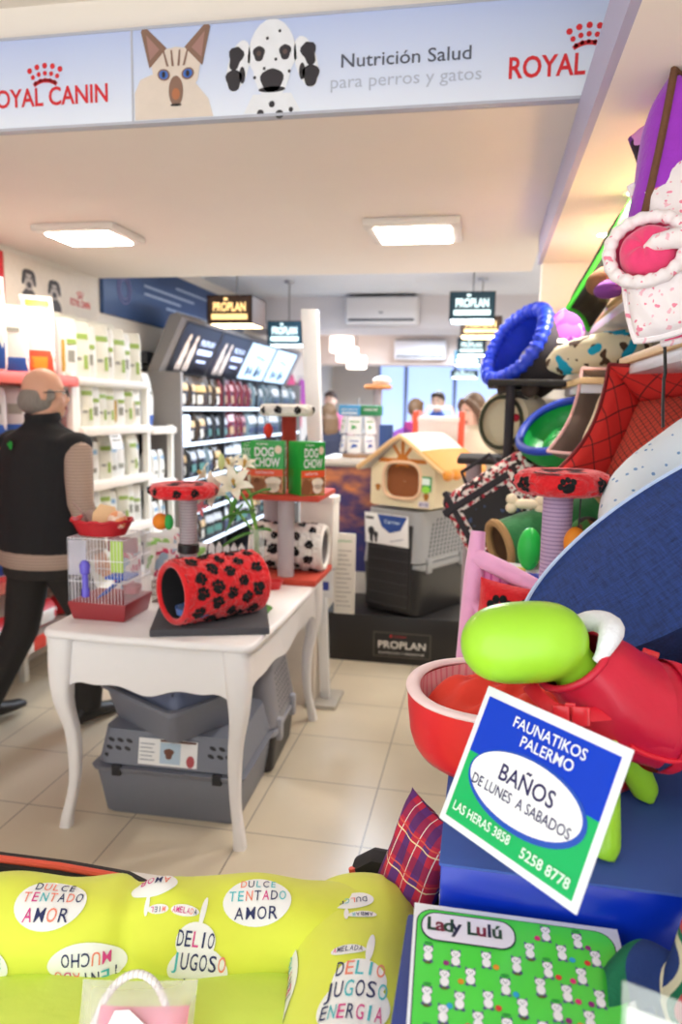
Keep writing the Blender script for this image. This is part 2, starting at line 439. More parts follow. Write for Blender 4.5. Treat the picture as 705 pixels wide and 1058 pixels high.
build(b, 'caption', mat('print_pale_grey', 'b9c0d2', .5), sign)
def pic_at(xn, xo, s_, y): return Matrix.Translation((xn, 0, 2.41)) @ Matrix.Diagonal((s_, 1, s_, 1)) @ Matrix.Translation((-xo, 0, -2.41)) @ plane_at(y)
# cat picture: cream cat with brown mask, dark ears, blue eyes
cx, cy = -.985, 2.505
b = MB(); b.T = pic_at(-.962, -.985, 1.28, YS - .0012)
b.flat([(-1.090, 2.41), (-1.090, 2.47), (-1.075, 2.50), (-1.045, 2.51), (-1.02, 2.49), (-.94, 2.49), (-.905, 2.45), (-.893, 2.41)])
b.T = pic_at(-.962, -.985, 1.28, YS - .0018)
b.flat([(cx - .062, cy + .03), (cx - .05, cy + .055), (cx, cy + .062), (cx + .05, cy + .055), (cx + .062, cy + .03), (cx + .055, cy - .01), (cx + .03, cy - .055), (cx + .012, cy - .078), (cx - .012, cy - .078), (cx - .03, cy - .055), (cx - .055, cy - .01)])
b.T = pic_at(-.962, -.985, 1.28, YS - .0024); b.mat(1)
for s_ in (-1, 1):
    b.flat([(cx + s_ * .022, cy + .060), (cx + s_ * .078, cy + .112), (cx + s_ * .086, cy + .10), (cx + s_ * .066, cy + .018), (cx + s_ * .055, cy + .028)])
b.T = pic_at(-.962, -.985, 1.28, YS - .0030); b.mat(2)
for s_ in (-1, 1): b.flat([(cx + s_ * .040, cy + .058), (cx + s_ * .073, cy + .092), (cx + s_ * .064, cy + .036)])
b.mat(1)
for k in (-.02, -.007, .007, .02): b.flat([(cx + k - .003, cy + .02), (cx + k + .003, cy + .02), (cx + k * 1.5 + .002, cy + .055), (cx + k * 1.5 - .002, cy + .055)])
blob(b, cx, cy - .035, .018, .034, 0)
for s_ in (-1, 1): blob(b, cx + s_ * .03, cy + .002, .016, .013, 0, rot=s_ * 15)
b.T = pic_at(-.962, -.985, 1.28, YS - .0036); b.mat(3)
for s_ in (-1, 1): blob(b, cx + s_ * .03, cy + .002, .0115, .0095, 0, rot=s_ * 15)
b.mat(4); blob(b, cx, cy - .042, .010, .013, 0)
b.T = pic_at(-.962, -.985, 1.28, YS - .0042); b.mat(5)
for s_ in (-1, 1): blob(b, cx + s_ * .03, cy + .002, .0045, .007, 0)
blob(b, cx, cy - .066, .014, .003, 0)
build(b, 'cat_picture', [mat('cat_cream', 'e2d3c6', .5), mat('cat_brown', '8a6a5a', .5), mat('cat_ear', 'a98078', .5), mat('cat_eye', '3c6fc4', .4), mat('cat_nose', 'b5714c', .5), mat('cat_pupil', '2a2022', .4)], sign)
# spotted dog picture
dx, dy = -.705, 2.515
b = MB(); b.T = pic_at(-.662, -.705, 1.17, YS - .0012)
b.flat([(dx - .075, 2.41), (dx - .05, 2.455), (dx + .05, 2.455), (dx + .075, 2.41)])
b.T = pic_at(-.662, -.705, 1.17, YS - .0018)
b.flat([(dx + .064 * cos(a * pi / 12) * (1 if sin(a * pi / 12) > -.2 else .8), dy + .02 + .095 * sin(a * pi / 12)) for a in range(24)])
for s_ in (-1, 1): blob(b, dx + s_ * .088, dy + .01, .028, .062, 0, rot=s_ * 16)
b.T = pic_at(-.662, -.705, 1.17, YS - .0024); b.mat(1)
for s_ in (-1, 1):
    blob(b, dx + s_ * .095, dy + .03, .018, .028, 0, rot=s_ * 16, wob=.15); blob(b, dx + s_ * .10, dy - .022, .021, .026, 0, wob=.1); blob(b, dx + s_ * .078, dy - .012, .008, .02, 0)
    blob(b, dx + s_ * .034, dy + .036, .015, .018, 0, wob=.08)
blob(b, dx, dy - .028, .030, .028, 0, wob=.06); blob(b, dx, dy - .05, .035, .007, 0)
for qx, qy, q in ((.01, .02, .004), (-.012, .07, .004), (.02, .085, .004), (-.02, 0, .004), (.045, -.01, .004), (-.045, -.02, .004), (-.03, -.105, .009), (.02, -.11, .011), (0, -.085, .008), (.05, -.1, .006)): blob(b, dx + qx, dy + qy, q, q, 0, 10)
b.T = pic_at(-.662, -.705, 1.17, YS - .003); b.mat(2)
for s_ in (-1, 1): blob(b, dx + s_ * .034, dy + .036, .006, .006, 0)
build(b, 'dog_picture', [mat('dog_white', 'eceef4', .5), mat('dog_spot', '2e2a30', .5), mat('dog_eye', '5d4a45', .4)], sign)

# ================================================================ signs on the left wall
t = thing('wall_sign', 'pale wall board with sketched dogs and red lettering above the food shelves', 'sign', (XL, 4.3, 2.03))
b = MB().box(XL, XL + .02, 3.80, 4.80, 2.03, 2.37, .003); build(b, 'board', mat('cream_board', 'e6dccf', .6), t)
for q in range(2):
    b = MB(); b.T = Matrix.Translation((XL + .0215, 0, 0)) @ YZ
    ox, oz = 4.02 + q * .26, 2.25 - .02 * q
    blob(b, ox, oz - .13, .07, .09, 0, wob=.06); b.mat(1); blob(b, ox, oz, .050, .058, .0004, wob=.04); b.mat(0)
    for sx in (-1, 1): blob(b, ox + sx * .048, oz + .012, .018, .045, .0008, rot=sx * 18, wob=.08)
    blob(b, ox, oz - .030, .022, .018, .0008); blob(b, ox, oz + .045, .045, .014, .0008, wob=.1)
    for sx in (-1, 1): blob(b, ox + sx * .018, oz + .010, .007, .007, .0008)
    build(b, 'dog_sketch', [mat('print_charcoal', '4e4a4c', .6), mat('print_mid_grey', 'b9b0aa', .6)], t, merge=False)
b = MB(); b.T = Matrix.Translation((XL + .0215, 0, 0)) @ YZ; b.text('ROYAL CANIN', 4.58, 2.17, .06, width=.24, fat=.02); crown(b, 4.58, 2.24, .06); build(b, 'lettering', RED, t)
t = thing('wall_sign', 'red-framed white board at the picture edge above the food shelves', 'sign', (XL, 3.3, 2.0))
b = MB().box(XL, XL + .02, 2.75, 3.78, 1.98, 2.36, .003); build(b, 'board', mat('pink_board', 'f6e4dc', .6), t)
b = MB()
for (y0, y1, z0, z1) in ((2.75, 3.78, 2.31, 2.36), (2.75, 3.78, 1.98, 2.02), (3.73, 3.78, 2.02, 2.31), (2.75, 2.8, 2.02, 2.31)): b.box(XL + .02, XL + .03, y0, y1, z0, z1, .002)
build(b, 'frame', RED, t)
t = thing('wall_sign', 'long dark blue wall banner with faint white writing above the display cabinet', 'sign', (XL, 6, 2.15))
build(MB().box(XL, XL + .03, 4.87, 7.9, 2.17, 2.62, .003), 'board', mat('banner_blue', '33507f', .45, .25, 2), t)
b = MB(); b.T = Matrix.Translation((XL + .032, 0, 0)) @ YZ
for z, a, e in ((2.44, 5.5, 6.5), (2.38, 5.5, 6.2), (2.51, 6.1, 7.1), (2.32, 5.9, 6.9)): b.flat([(a, z), (e, z), (e, z + .02), (a, z + .02)])
build(b, 'text_line', mat('banner_pale', 'aab8d2', .5), t)
b = MB(); b.T = Matrix.Translation((XL + .032, 0, 0)) @ YZ
b.T = Matrix.Translation((XL + .034, 5.17, 2.37)) @ Matrix.Rotation(R(90), 4, 'Y')
for r_ in (.10, .07): b.tube([(r_ * cos(a * pi / 12), r_ * sin(a * pi / 12), 0) for a in range(24)], .004, 6, closed=True)
build(b, 'emblem', mat('banner_lilac', '8f86b8', .5), t)

# ================================================================ air conditioners
def air_con(x0, x1, y, z0, z1, label):
    t = thing('air_conditioner', label, 'air conditioner', ((x0 + x1) / 2, y, z0))
    build(MB().box(x0, x1, y - .2, y, z0, z1, .03, 3), 'casing', mat('ac_white', 'e7e4e6', .4, .02), t)
    build(MB().box(x0 + .04, x1 - .04, y - .205, y - .17, z0 + .03, z0 + .055, .004), 'outlet_slot', mat('ac_dark', '4a4a50', .5), t)
    build(MB().box(x0 + .02, x1 - .02, y - .18, y - .02, z1 - .008, z1 + .006, .002), 'intake_grille', mat('ac_dark', '4a4a50', .5), t)
    build(MB().box((x0 + x1) / 2 - .02, (x0 + x1) / 2 + .02, y - .203, y - .195, z0 + .11, z0 + .125), 'badge', mat('ac_badge', '6a6e7a', .5), t)
air_con(-1.49, -.73, 7.995, 2.41, 2.69, 'white split air conditioner on the nearer ceiling beam')
air_con(-1.34, -.60, 10.995, 2.25, 2.52, 'white split air conditioner on the farther ceiling beam')

# ================================================================ box pendants and round pendants
def pendant(x, y, z0, z1, s, warm, txt, label, ry=None):
    t = thing('pendant_lamp', label, 'pendant lamp', (x, y, z0), group='box pendant lamps')
    ztop = Z2 if y < 8 else Z2
    h = s / 2; d = (ry or s) / 2
    b = MB()
    b.box(x - h, x + h, y - d, y - d + .008, z0, z1); b.box(x - h, x + h, y + d - .008, y + d, z0, z1)
    b.box(x - h, x - h + .008, y - d, y + d, z0, z1); b.box(x + h - .008, x + h, y - d, y + d, z0, z1); b.box(x - h, x + h, y - d, y + d, z1 - .006, z1)
    build(b, 'shade', mat('shade_brown', '4a3120', .5) if warm else mat('shade_teal', '1f4452', .5), t)
    build(MB().box(x - h + .012, x + h - .012, y - d + .012, y + d - .012, z0 + .004, z0 + .014), 'diffuser', emis('pendant_warm' if warm else 'pendant_cool', 'ffe2b0' if warm else 'e8f8ff', 7), t)
    c = 1 if not warm else 0
    b = MB(); b.T = plane_at(y - d - .002); b.text('PROPLAN', x, z0 + (z1 - z0) * .45, (z1 - z0) * .42, width=s * .72, fat=.03)
    b.flat([(x - s * .4, z0 + (z1 - z0) * .16), (x + s * .4, z0 + (z1 - z0) * .16), (x + s * .4, z0 + (z1 - z0) * .34), (x - s * .4, z0 + (z1 - z0) * .34)])
    blob(b, x - s * .08, z0 + (z1 - z0) * .86, s * .05, s * .028, 0)
    b.T = Matrix.Translation((x - h - .002, 0, 0)) @ Matrix(((0, 0, -1, 0), (-1, 0, 0, 0), (0, 1, 0, 0), (0, 0, 0, 1)))
    b.text('PROPLAN', -y, z0 + (z1 - z0) * .45, (z1 - z0) * .4, width=2 * d * .72, fat=.03)
    b.flat([(-y - d * .75, z0 + (z1 - z0) * .16), (-y + d * .75, z0 + (z1 - z0) * .16), (-y + d * .75, z0 + (z1 - z0) * .32), (-y - d * .75, z0 + (z1 - z0) * .32)])
    build(b, 'lettering', emis('shade_print_warm', 'ffd48a', .9) if warm else emis('shade_print_cool', 'd8f4f6', .9), t)
    if warm is not None: build(MB().cyl((x, y, z1), (x, y, ztop), .004, n=6).lathe([(0, 0)], 3) if False else MB().cyl((x, y, z1), (x, y, ztop - .02), .004, n=6), 'cord', BLACK, t)
    build(MB().at(x, y, ztop).lathe([(.05, 0), (.045, -.02), (.001, -.025)], 14), 'canopy', STEEL, t)
pendant(-1.96, 5.75, 2.17, 2.385, .36, True, 1, 'brown square pendant lamp with gold lettering over the screens', .36)
pendant(-1.87, 7.0, 2.12, 2.335, .33, False, 1, 'teal square pendant lamp beside the tall white pole')
pendant(-.14, 6.0, 2.225, 2.43, .34, False, 1, 'nearest teal square pendant lamp above the woman', .34)
pendant(-.08, 7.0, 2.2, 2.37, .36, True, 1, 'brown square pendant lamp just behind the teal one above the woman')
pendant(-.20, 8.9, 2.17, 2.36, .32, False, 1, 'teal square pendant lamp third in the line above the woman')
pendant(-.28, 10.3, 2.14, 2.33, .34, False, 1, 'teal square pendant lamp, last but one in the line to the back window')
pendant(-.36, 11.9, 2.04, 2.15, .40, False, 1, 'teal square pendant lamp, last in the line by the back window')
for i, (x, y, z) in enumerate(((-1.72, 8.85, 2.2), (-1.79, 9.6, 2.14), (-1.84, 10.6, 2.1))):
    t = thing('drum_lamp', '%s glowing white drum lamp in the row behind the white pole' % ('nearest', 'middle', 'last')[i], 'pendant lamp', (x, y, z), group='drum lamps')
    build(MB().at(x, y, z).lathe([(.001, 0), (.13, 0), (.14, .01), (.14, .17), (.13, .18), (.001, .18)], 22), 'lamp_shade', emis('drum_shade', 'fff0e2', 2.2), t)
    build(MB().cyl((x, y, z + .18), (x, y, Z2), .004, n=6), 'cord', BLACK, t)
# ================================================================ food shelving along the left wall
SHW = mat('shelf_white', 'f0ece4', .45, .02)
SHR = mat('shelf_red', 'dd4438', .45, .03)
def shelf_unit(name, label, y0, y1, x1, levels, thick, mshelf, mup, ztop, base_x=None):
    t = thing(name, label, 'shelf unit', (XL + .1, (y0 + y1) / 2, 0))
    for z in levels:
        sh = build(MB().box(XL + .02, x1, y0 + .02, y1 - .02, z - thick, z, .004), 'shelf', mshelf, t)
        build(MB().box(x1, x1 + .012, y0 + .02, y1 - .02, z - thick, z - .006, .003), 'price_rail', mat('rail_pale', 'fbeee2', .4) if mshelf is SHW else mat('rail_red', 'ee6a58', .4), sh)
    for y in (y0, y1 - .04):
        build(MB().box(x1 - .06, x1 - .02, y, y + .04, 0, ztop, .004), 'upright', mup, t)
    build(MB().box(XL + .005, XL + .02, y0, y1, .1, ztop), 'back_panel', mat('shelf_back', 'e2dbd2', .6), t)
    return t
LV = [1.70, 1.41, 1.08, .75, .42]
shelf_unit('display_shelf', 'red-edged shelf unit of big food bags behind the bald man', 1.9, 3.93, -2.28, [1.70, 1.36, 1.02, .68], .06, SHR, SHW, 1.72)
shelf_unit('display_shelf', 'white shelf unit of pale food bags just past the bald man', 3.93, 4.88, -2.28, LV[1:], .05, SHW, SHW, 1.66)
build(MB().box(XL + .02, -2.28, 3.95, 4.86, 1.65, 1.70, .02, 3), 'shelf', SHW, [o for o in COL.objects if o.name == 'display_shelf.001'][0])
shelf_unit('display_shelf', 'narrow low white end unit beside the screen cabinet', 4.89, 5.33, -2.30, [1.39, 1.0, .62], .05, SHW, SHW, 1.40)
t = thing('base_deck', 'low red and white checked display deck near the floor under the shelves', 'display deck', (-2.3, 3.6, 0))
build(MB().box(-2.56, -2.24, 2.2, 4.85, .30, .33, .004), 'deck', mat('deck_grey', '8b8078', .6), t)
build(MB().box(-2.24, -2.225, 2.2, 4.85, .28, .35, .004), 'front_edge', mat('checked_deck', 'e0402f', .5, pattern=bands(1, 6, .35, 'f6efe8', 'Object')), t)
for yy in (2.3, 3.6, 4.75): build(MB().box(-2.5, -2.46, yy - .02, yy + .02, 0, .30, .003), 'foot', SHW, t)

# ---- food bags
def bag_mesh(w_, d_, h_, prints, seal=.03, slump=.1):
    """standing bag, front towards +X, width along Y; prints = list of (y0,y1,z0,z1,matindex) fractions"""
    def ring(z):
        q = z / h_; k = 1 - .05 * max(0, q - .6) / .4
        if q < .08: k = .93 + q
        dd = d_ / 2 * (1 - max(0, (q - .45) / .55) ** 2.2) * (.85 + .15 * min(1, q / .2)) + .004
        pts = []
        for j in range(20):
            a = 2 * pi * j / 20; ex = .55
            cy_, cx_ = math.copysign(abs(cos(a)) ** ex, cos(a)), math.copysign(abs(sin(a)) ** ex, sin(a))
            pts.append((cx_ * dd + slump * d_ * q * q + .004 * sin(7 * cy_ + 9 * q), cy_ * w_ / 2 * k, z))
        return pts
    zs = [0, .03, .08, .15, .25, .35, .45, .55, .65, .75, .84, .92, .96, 1.0]
    b = MB(); b.rings([ring(z * h_) for z in zs])
    return b, ring
def bag_print(b, ring, w_, h_, d_, rects, off=.003):
    for (y0, y1, z0, z1, mi) in rects:
        b.mat(mi)
        def fn(u, v):
            z = (z0 + (z1 - z0) * v); y = y0 + (y1 - y0) * u
            r_ = ring(z * h_); xs = max(p[0] for p in r_)
            edge = abs(y) ** 6
            return (xs + off - edge * .3 * d_, y * w_ * .5 * (1 - .05 * max(0, z - .6) / .4), z * h_)
        b.grid(fn, 4, 5)
    b.mat(0)
def bag_style(w_, d_, h_, rects, mats):
    b, ring = bag_mesh(w_, d_, h_, None); bag_print(b, ring, w_, h_, d_, rects)
    return b, mats
BW = mat('bag_white', 'f4f3ef', .3, .03); BB = mat('bag_blue', '2f5fb4', .35, .1); BO = mat('bag_orange', 'f0a43a', .4)
BR_ = mat('bag_red', 'e0573c', .4, .1); BGc = mat('bag_cream', 'e9e6d8', .35, .04); BGn = mat('bag_leaf', '9cb75a', .4); BT = mat('bag_text_grey', '9b9a90', .5)
BSK = mat('bag_sky', '8fb7d8', .4); BGo = mat('bag_ochre', 'c9a24a', .4); BDk = mat('bag_slate', '6f7480', .4)
proto = {}
def bag(style, x, y, z, label, group, sc=1.0, rz=0, cat='pet food bag', name='pet_food_bag'):
    M = Matrix.Translation((x, y, z)) @ Matrix.Rotation(R(rz), 4, 'Z') @ Matrix.Scale(sc, 4)
    if style not in proto:
        parts = STY[style]
        w_, d_, h_, rects, mats = parts
        b, ring = bag_mesh(w_, d_, h_, None); bag_print(b, ring, w_, h_, d_, rects)
        o = build(b, name, mats, org=Matrix.Identity(4), merge=False)
        o.matrix_world = M; WM[o.name] = M; proto[style] = o
    else:
        o = proto[style].copy(); COL.objects.link(o); o.matrix_world = M; WM[o.name] = M
    o.name = name
    tag(o, label, cat, group); return o
STY = {
 'blue': (.19, .12, .42, [(-.85, .85, .02, .30, 1), (-.5, .5, .45, .6, 3), (-.8, .8, .80, .95, 2)], [BW, BB, BO, BT]),
 'plainblue': (.19, .12, .40, [(-.9, .9, .02, .22, 1), (-.4, .4, .6, .66, 2)], [BW, BB, BT]),
 'red': (.18, .12, .41, [(-.9, .9, .02, .30, 1), (-.5, .4, .07, .22, 2), (-.7, .7, .86, .94, 2)], [BW, BR_, BO]),
 'green': (.115, .08, .30, [(-.8, -.5, .08, .62, 1), (-.3, .7, .55, .64, 2), (-.2, .5, .25, .45, 3)], [BW, BGo, BGn, BT]),
 'green2': (.115, .08, .30, [(-.7, .7, .68, .78, 1), (.2, .6, .15, .4, 1), (-.6, 0, .3, .36, 2)], [BGc, BGn, BT]),
 'sky': (.115, .08, .29, [(-.7, .7, .68, .80, 1), (-.5, .5, .2, .32, 2)], [BW, BSK, BT]),
 'slate': (.16, .1, .30, [(-.9, .9, .02, .3, 1), (-.5, .5, .5, .7, 2)], [mat('bag_pearl', 'd7d3d4', .3), BB, BT]),
}
rnd = random.Random(4)
y = 3.22
for i, s_ in enumerate(('blue', 'plainblue', 'blue', 'red')):
    pass
for i, (s_, y, sc, x) in enumerate((('blue', 2.74, 1.0, -2.43), ('plainblue', 2.93, 1.0, -2.43), ('blue', 3.12, 1.0, -2.42), ('blue', 3.31, 1.02, -2.42), ('plainblue', 3.50, .80, -2.40), ('red', 3.72, .96, -2.40))):
    lab = ('white food bag, blue base and orange top, %s from the red shelf\'s near end' if s_ == 'blue' else 'white blue-footed food bag on the red shelf, %s from its near end' if s_ == 'plainblue' else 'white food bag with red base on the red shelf, %s from its near end') % ORD[i]
    bag(s_, x, y, 1.70, lab, 'big food bags on the red top shelf', sc * 1.05, -42 + rnd.uniform(-8, 8))
k = 0
for i in range(8):
    rnd.random(); bag(('green', 'green2')[i % 2], -2.40 + .02 * (i % 2), 3.99 + i * .112, 1.70, '%s pale food bag from the red section on the white top shelf' % ORD[i], 'pale food bags on the white top shelf', 1.02 + .10 * rnd.random(), -32 + rnd.uniform(-12, 12))
for i in range(5):
    bag('green2', -2.54, 4.08 + i * .16, 1.70, '%s tall pale food bag in the rear row of the white top shelf' % ORD[i], 'rear row of bags on the white top shelf', 1.26, -20 + rnd.uniform(-10, 10))
names_ = ['second', 'third', 'fourth', 'fifth']
for r_, z in enumerate(LV[1:5]):
    for i in range(8):
        s_ = (('green', 'green2', 'green', 'green2', 'green2'), ('sky', 'green2', 'sky', 'green2', 'sky'), ('green2', 'slate', 'green', 'green2', 'sky'), ('sky', 'green', 'green2', 'slate', 'green'))[r_][i % 5]
        if s_ == 'slate': s_ = 'green'
        bag(s_, -2.39 + .04 * rnd.random(), 3.99 + i * .112, z, '%s pale food bag from the man on the %s white shelf down' % (ORD[i], names_[r_]), 'pale food bags on the %s white shelf' % names_[r_], .80 + .13 * rnd.random(), -28 + rnd.uniform(-16, 16))
for i in range(6):
    bag('slate', -2.40, 2.80 + i * .17, 1.36, '%s silvery food bag with blue foot on the shelf below the red-edged one' % ORD[i], 'silvery bags on the second red-edged shelf', .86, -35 + rnd.uniform(-6, 6))
for i in range(5):
    bag('plainblue', -2.40, 2.85 + i * .21, .68, '%s white food bag with blue base on the lowest red-edged shelf' % ORD[i], 'bags on the lowest red-edged shelf', .75, -35)
STY['lime'] = (.24, .14, .40, [(-.9, .9, .05, .2, 1), (-.7, .7, .25, .55, 2), (-.6, .6, .6, .7, 3)], [mat('bag_lime', 'dfe6a8', .4), BR_, mat('bag_vivid_green', '1fb04c', .4), BW])
bag('lime', -2.40, 2.55, .33, 'yellow and green food bag on the floor-level deck behind the man\'s legs', 'bags on the floor-level deck')
STY['redwhite'] = (.30, .16, .12, [(-.9, .9, .1, .7, 1)], [mat('bag_pinkred', 'd8333c', .4, .2), BW])
for i in range(4): bag('redwhite', -2.42, 3.25 + i * .36, .33, '%s low red food bag lying on the floor-level deck' % ORD[i], 'red bags on the floor-level deck')
bag('plainblue', -2.42, 5.02, 1.39, 'tall plain white sack on top of the narrow end unit', None, .95, 10)
for r_, z in enumerate((1.0, .62)):
    for i in range(3): bag('sky', -2.40, 4.99 + i * .12, z, '%s pale pouch on the %s shelf of the narrow end unit' % (ORD[i], ('middle', 'bottom')[r_]), 'pouches in the narrow end unit', .75)
t = thing('shelf_tag', 'white paper price card hanging over the second white shelf', 'price card', (-2.26, 4.32, 1.3))
lpart(MB().at(0, 0, 0, rot=(0, -12, 0)).box(-.002, .002, -.07, .07, -.03, .08), 'card', PAPER, t)
lpart(MB().at(.004, 0, 0, rot=(0, -12, 0)).box(-.001, .001, -.05, .05, .02, .03).box(-.001, .001, -.05, .03, .045, .055), 'printed_line', BT, t)

# ================================================================ cabinet of pouches with a slanted screen header
cab = thing('screen_cabinet', 'long grey display cabinet with slanted lit screens above rows of pouches', 'display cabinet', (-2.4, 7.2, 0))
CG = mat('cabinet_grey', '8f8a88', .45, .04); CGD = mat('cabinet_dark', '2b2c33', .5)
y0, y1 = 5.40, 9.1
b = MB()
pr = [(-2.56, 1.80), (-2.47, 1.80), (-2.27, 2.20), (-2.31, 2.24), (-2.37, 2.22)]
b.add([(x, y0, z) for x, z in pr] + [(x, y1, z) for x, z in pr], [tuple(range(5))[::-1], tuple(range(5, 10))] + [(i, (i + 1) % 5, 5 + (i + 1) % 5, 5 + i) for i in range(5)])
build(b, 'header', CG, cab)
build(MB().box(-2.64, -2.56, y0, y1, 1.86, 1.95, .004), 'bracket', CGD, cab)
build(MB().box(-2.60, -2.28, y0 - .02, y0 + .02, 0, 1.80, .004), 'side_panel', CG, cab)
build(MB().box(-2.64, -2.28, y1 - .02, y1 + .02, 0, 1.82, .004), 'side_panel', CG, cab)
build(MB().box(-2.64, -2.62, y0, y1, 0, 1.82), 'back_panel', CGD, cab)
for y in (6.4, 7.4, 8.3): build(MB().box(-2.62, -2.30, y - .012, y + .012, 0, 1.80), 'divider', CGD, cab)
LED = emis('shelf_strip_light', 'dcecff', .95)
TZ = [1.535, 1.255, .975, .695, .41]
for z in TZ:
    s_ = build(MB().box(-2.62, -2.30, y0 + .02, y1 - .02, z - .025, z, .003), 'shelf', CGD, cab)
    build(MB().box(-2.30, -2.285, y0 + .02, y1 - .02, z - .028, z - .002, .003), 'light_strip', LED, s_)
build(MB().box(-2.62, -2.30, y0, y1, 0, .1), 'plinth', CGD, cab)
# screens: drawn in the slanted plane
sl = Vector((.20, 0, .40)).normalized(); nrm_ = Vector((.40, 0, -.20)).normalized()
def slant(y, h, off): return Vector((-2.47, y, 1.80)) + sl * h + nrm_ * off
YB = [5.50, 6.33, 7.15, 8.05, 8.95]
bright = emis('bright_screen', 'bcd8f4', 1.0); dark = mat('dark_screen', '16161c', .3)
for i in range(4):
    a, e = YB[i] + .03, YB[i + 1] - .03
    b = MB(); b.add([slant(a, .03, .004), slant(e, .03, .004), slant(e, .415, .004), slant(a, .415, .004)], [(0, 1, 2, 3)])
    b.mat(1)
    for (p, q, h0, h1) in ((a - .02, e + .02, .01, .03), (a - .02, e + .02, .415, .435), (a - .02, a, .03, .415), (e, e + .02, .03, .415)):
        b.add([slant(p, h0, .006), slant(q, h0, .006), slant(q, h1, .006), slant(p, h1, .006)], [(0, 1, 2, 3)])
    scr = build(b, 'screen', [dark if i < 2 else bright, CGD], cab, merge=False)
    M = Matrix(((0, sl.x, nrm_.x, -2.47 + nrm_.x * .006), (1, 0, 0, a), (0, sl.z, nrm_.z, 1.80 + nrm_.z * .006), (0, 0, 0, 1)))
    b = MB(); b.T = M
    if i < 2:
        for q in (.16, .31):
            blob(b, q, .31, .028, .035, 0); blob(b, q, .19, .05, .10, 0, wob=.12, ph=q * 9); blob(b, q - .03, .09, .02, .06, 0); blob(b, q + .03, .09, .02, .06, 0)
        build(b, 'athlete_print', emis('screen_figure', 'd6c8c0', .5), scr)
        b = MB(); b.T = M; b.text('PROPLAN', .57, .27, .07, width=.3, fat=.02); b.flat([(.42, .19), (.74, .19), (.74, .235), (.42, .235)]); b.flat([(.48, .12), (.68, .12), (.68, .14), (.48, .14)])
        build(b, 'lettering', emis('screen_text', 'c3d4ff', .8), scr)
    else:
        for q, r_ in ((.2, .05), (.32, .04), (.5, .06), (.62, .04)): blob(b, q, .12, r_, r_ * 1.1, 0, wob=.2, ph=q * 7)
        b.flat([(.3, .28), (.62, .25), (.62, .265), (.3, .295)])
        build(b, 'screen_print', mat('screen_teal', '4a7f9c', .4), scr)
STY2 = {
 'pouch_dark': (.17, .09, .19, [(-.6, .6, .55, .8, 1), (-.5, .5, .15, .4, 2)], [mat('pouch_charcoal', '2c3034', .25, .2), mat('pouch_silver', 'c9cdd2', .25), mat('pouch_teal', '4f8078', .4)]),
 'pouch_maroon': (.17, .09, .19, [(-.6, .6, .6, .82, 1), (-.4, .4, .15, .42, 2)], [mat('pouch_maroon', '6b2430', .25, .2), mat('pouch_rose', 'c98f94', .3), mat('pouch_tan', 'b99770', .4)]),
 'pouch_brown': (.17, .09, .19, [(-.6, .6, .5, .72, 1), (-.5, .2, .1, .4, 2)], [mat('pouch_brown', '3f332a', .25, .2), mat('pouch_gold', 'd5b27a', .3), mat('pouch_cream', 'd9d2c4', .3)]),
 'pouch_grey': (.17, .09, .19, [(-.6, .6, .5, .8, 1), (-.3, .6, .1, .35, 2)], [mat('pouch_grey', '6a7d84', .25, .2), mat('pouch_white', 'e4e8ea', .3), mat('pouch_navy', '2a3a60', .4)]),
}
STY.update(STY2)
tn = ['top', 'second', 'third', 'fourth', 'lowest']
for r_, z in enumerate(TZ):
    n = 19
    for i in range(n):
        y = 5.52 + i * .188
        if r_ == 1 and i == 0: continue
        s_ = ('pouch_brown' if i < 5 else 'pouch_maroon' if i < 10 else 'pouch_grey') if r_ == 0 else ('pouch_brown' if i < 3 else 'pouch_dark' if i < 6 else 'pouch_maroon' if i < 9 else 'pouch_grey') if r_ == 1 else ('pouch_dark', 'pouch_grey', 'pouch_brown', 'pouch_dark')[(i + r_) % 4]
        c_ = {'pouch_brown': 'brown', 'pouch_maroon': 'maroon', 'pouch_grey': 'grey', 'pouch_dark': 'charcoal'}[s_]
        bag(s_, -2.39 + .012 * rnd.random(), y, z, '%s pouch, %s from the near end of the cabinet\'s %s shelf' % (c_, ORD[i], tn[r_]), 'pouches on the cabinet\'s %s shelf' % tn[r_], 1.22 + .12 * rnd.random(), rnd.uniform(-16, 16), 'pet food pouch', 'pet_food_pouch')
t = thing('lit_sign', 'small upright lit white panel on the second shelf of the pouch cabinet', 'lit sign', (-2.3, 5.5, 1.255))
build(MB().box(-2.32, -2.30, 5.44, 5.60, 1.256, 1.47, .004), 'panel', emis('small_lit_panel', 'c9dcff', 1.3), t)
build(MB().box(-2.335, -2.32, 5.43, 5.61, 1.256, 1.48, .003), 'frame', CGD, t)
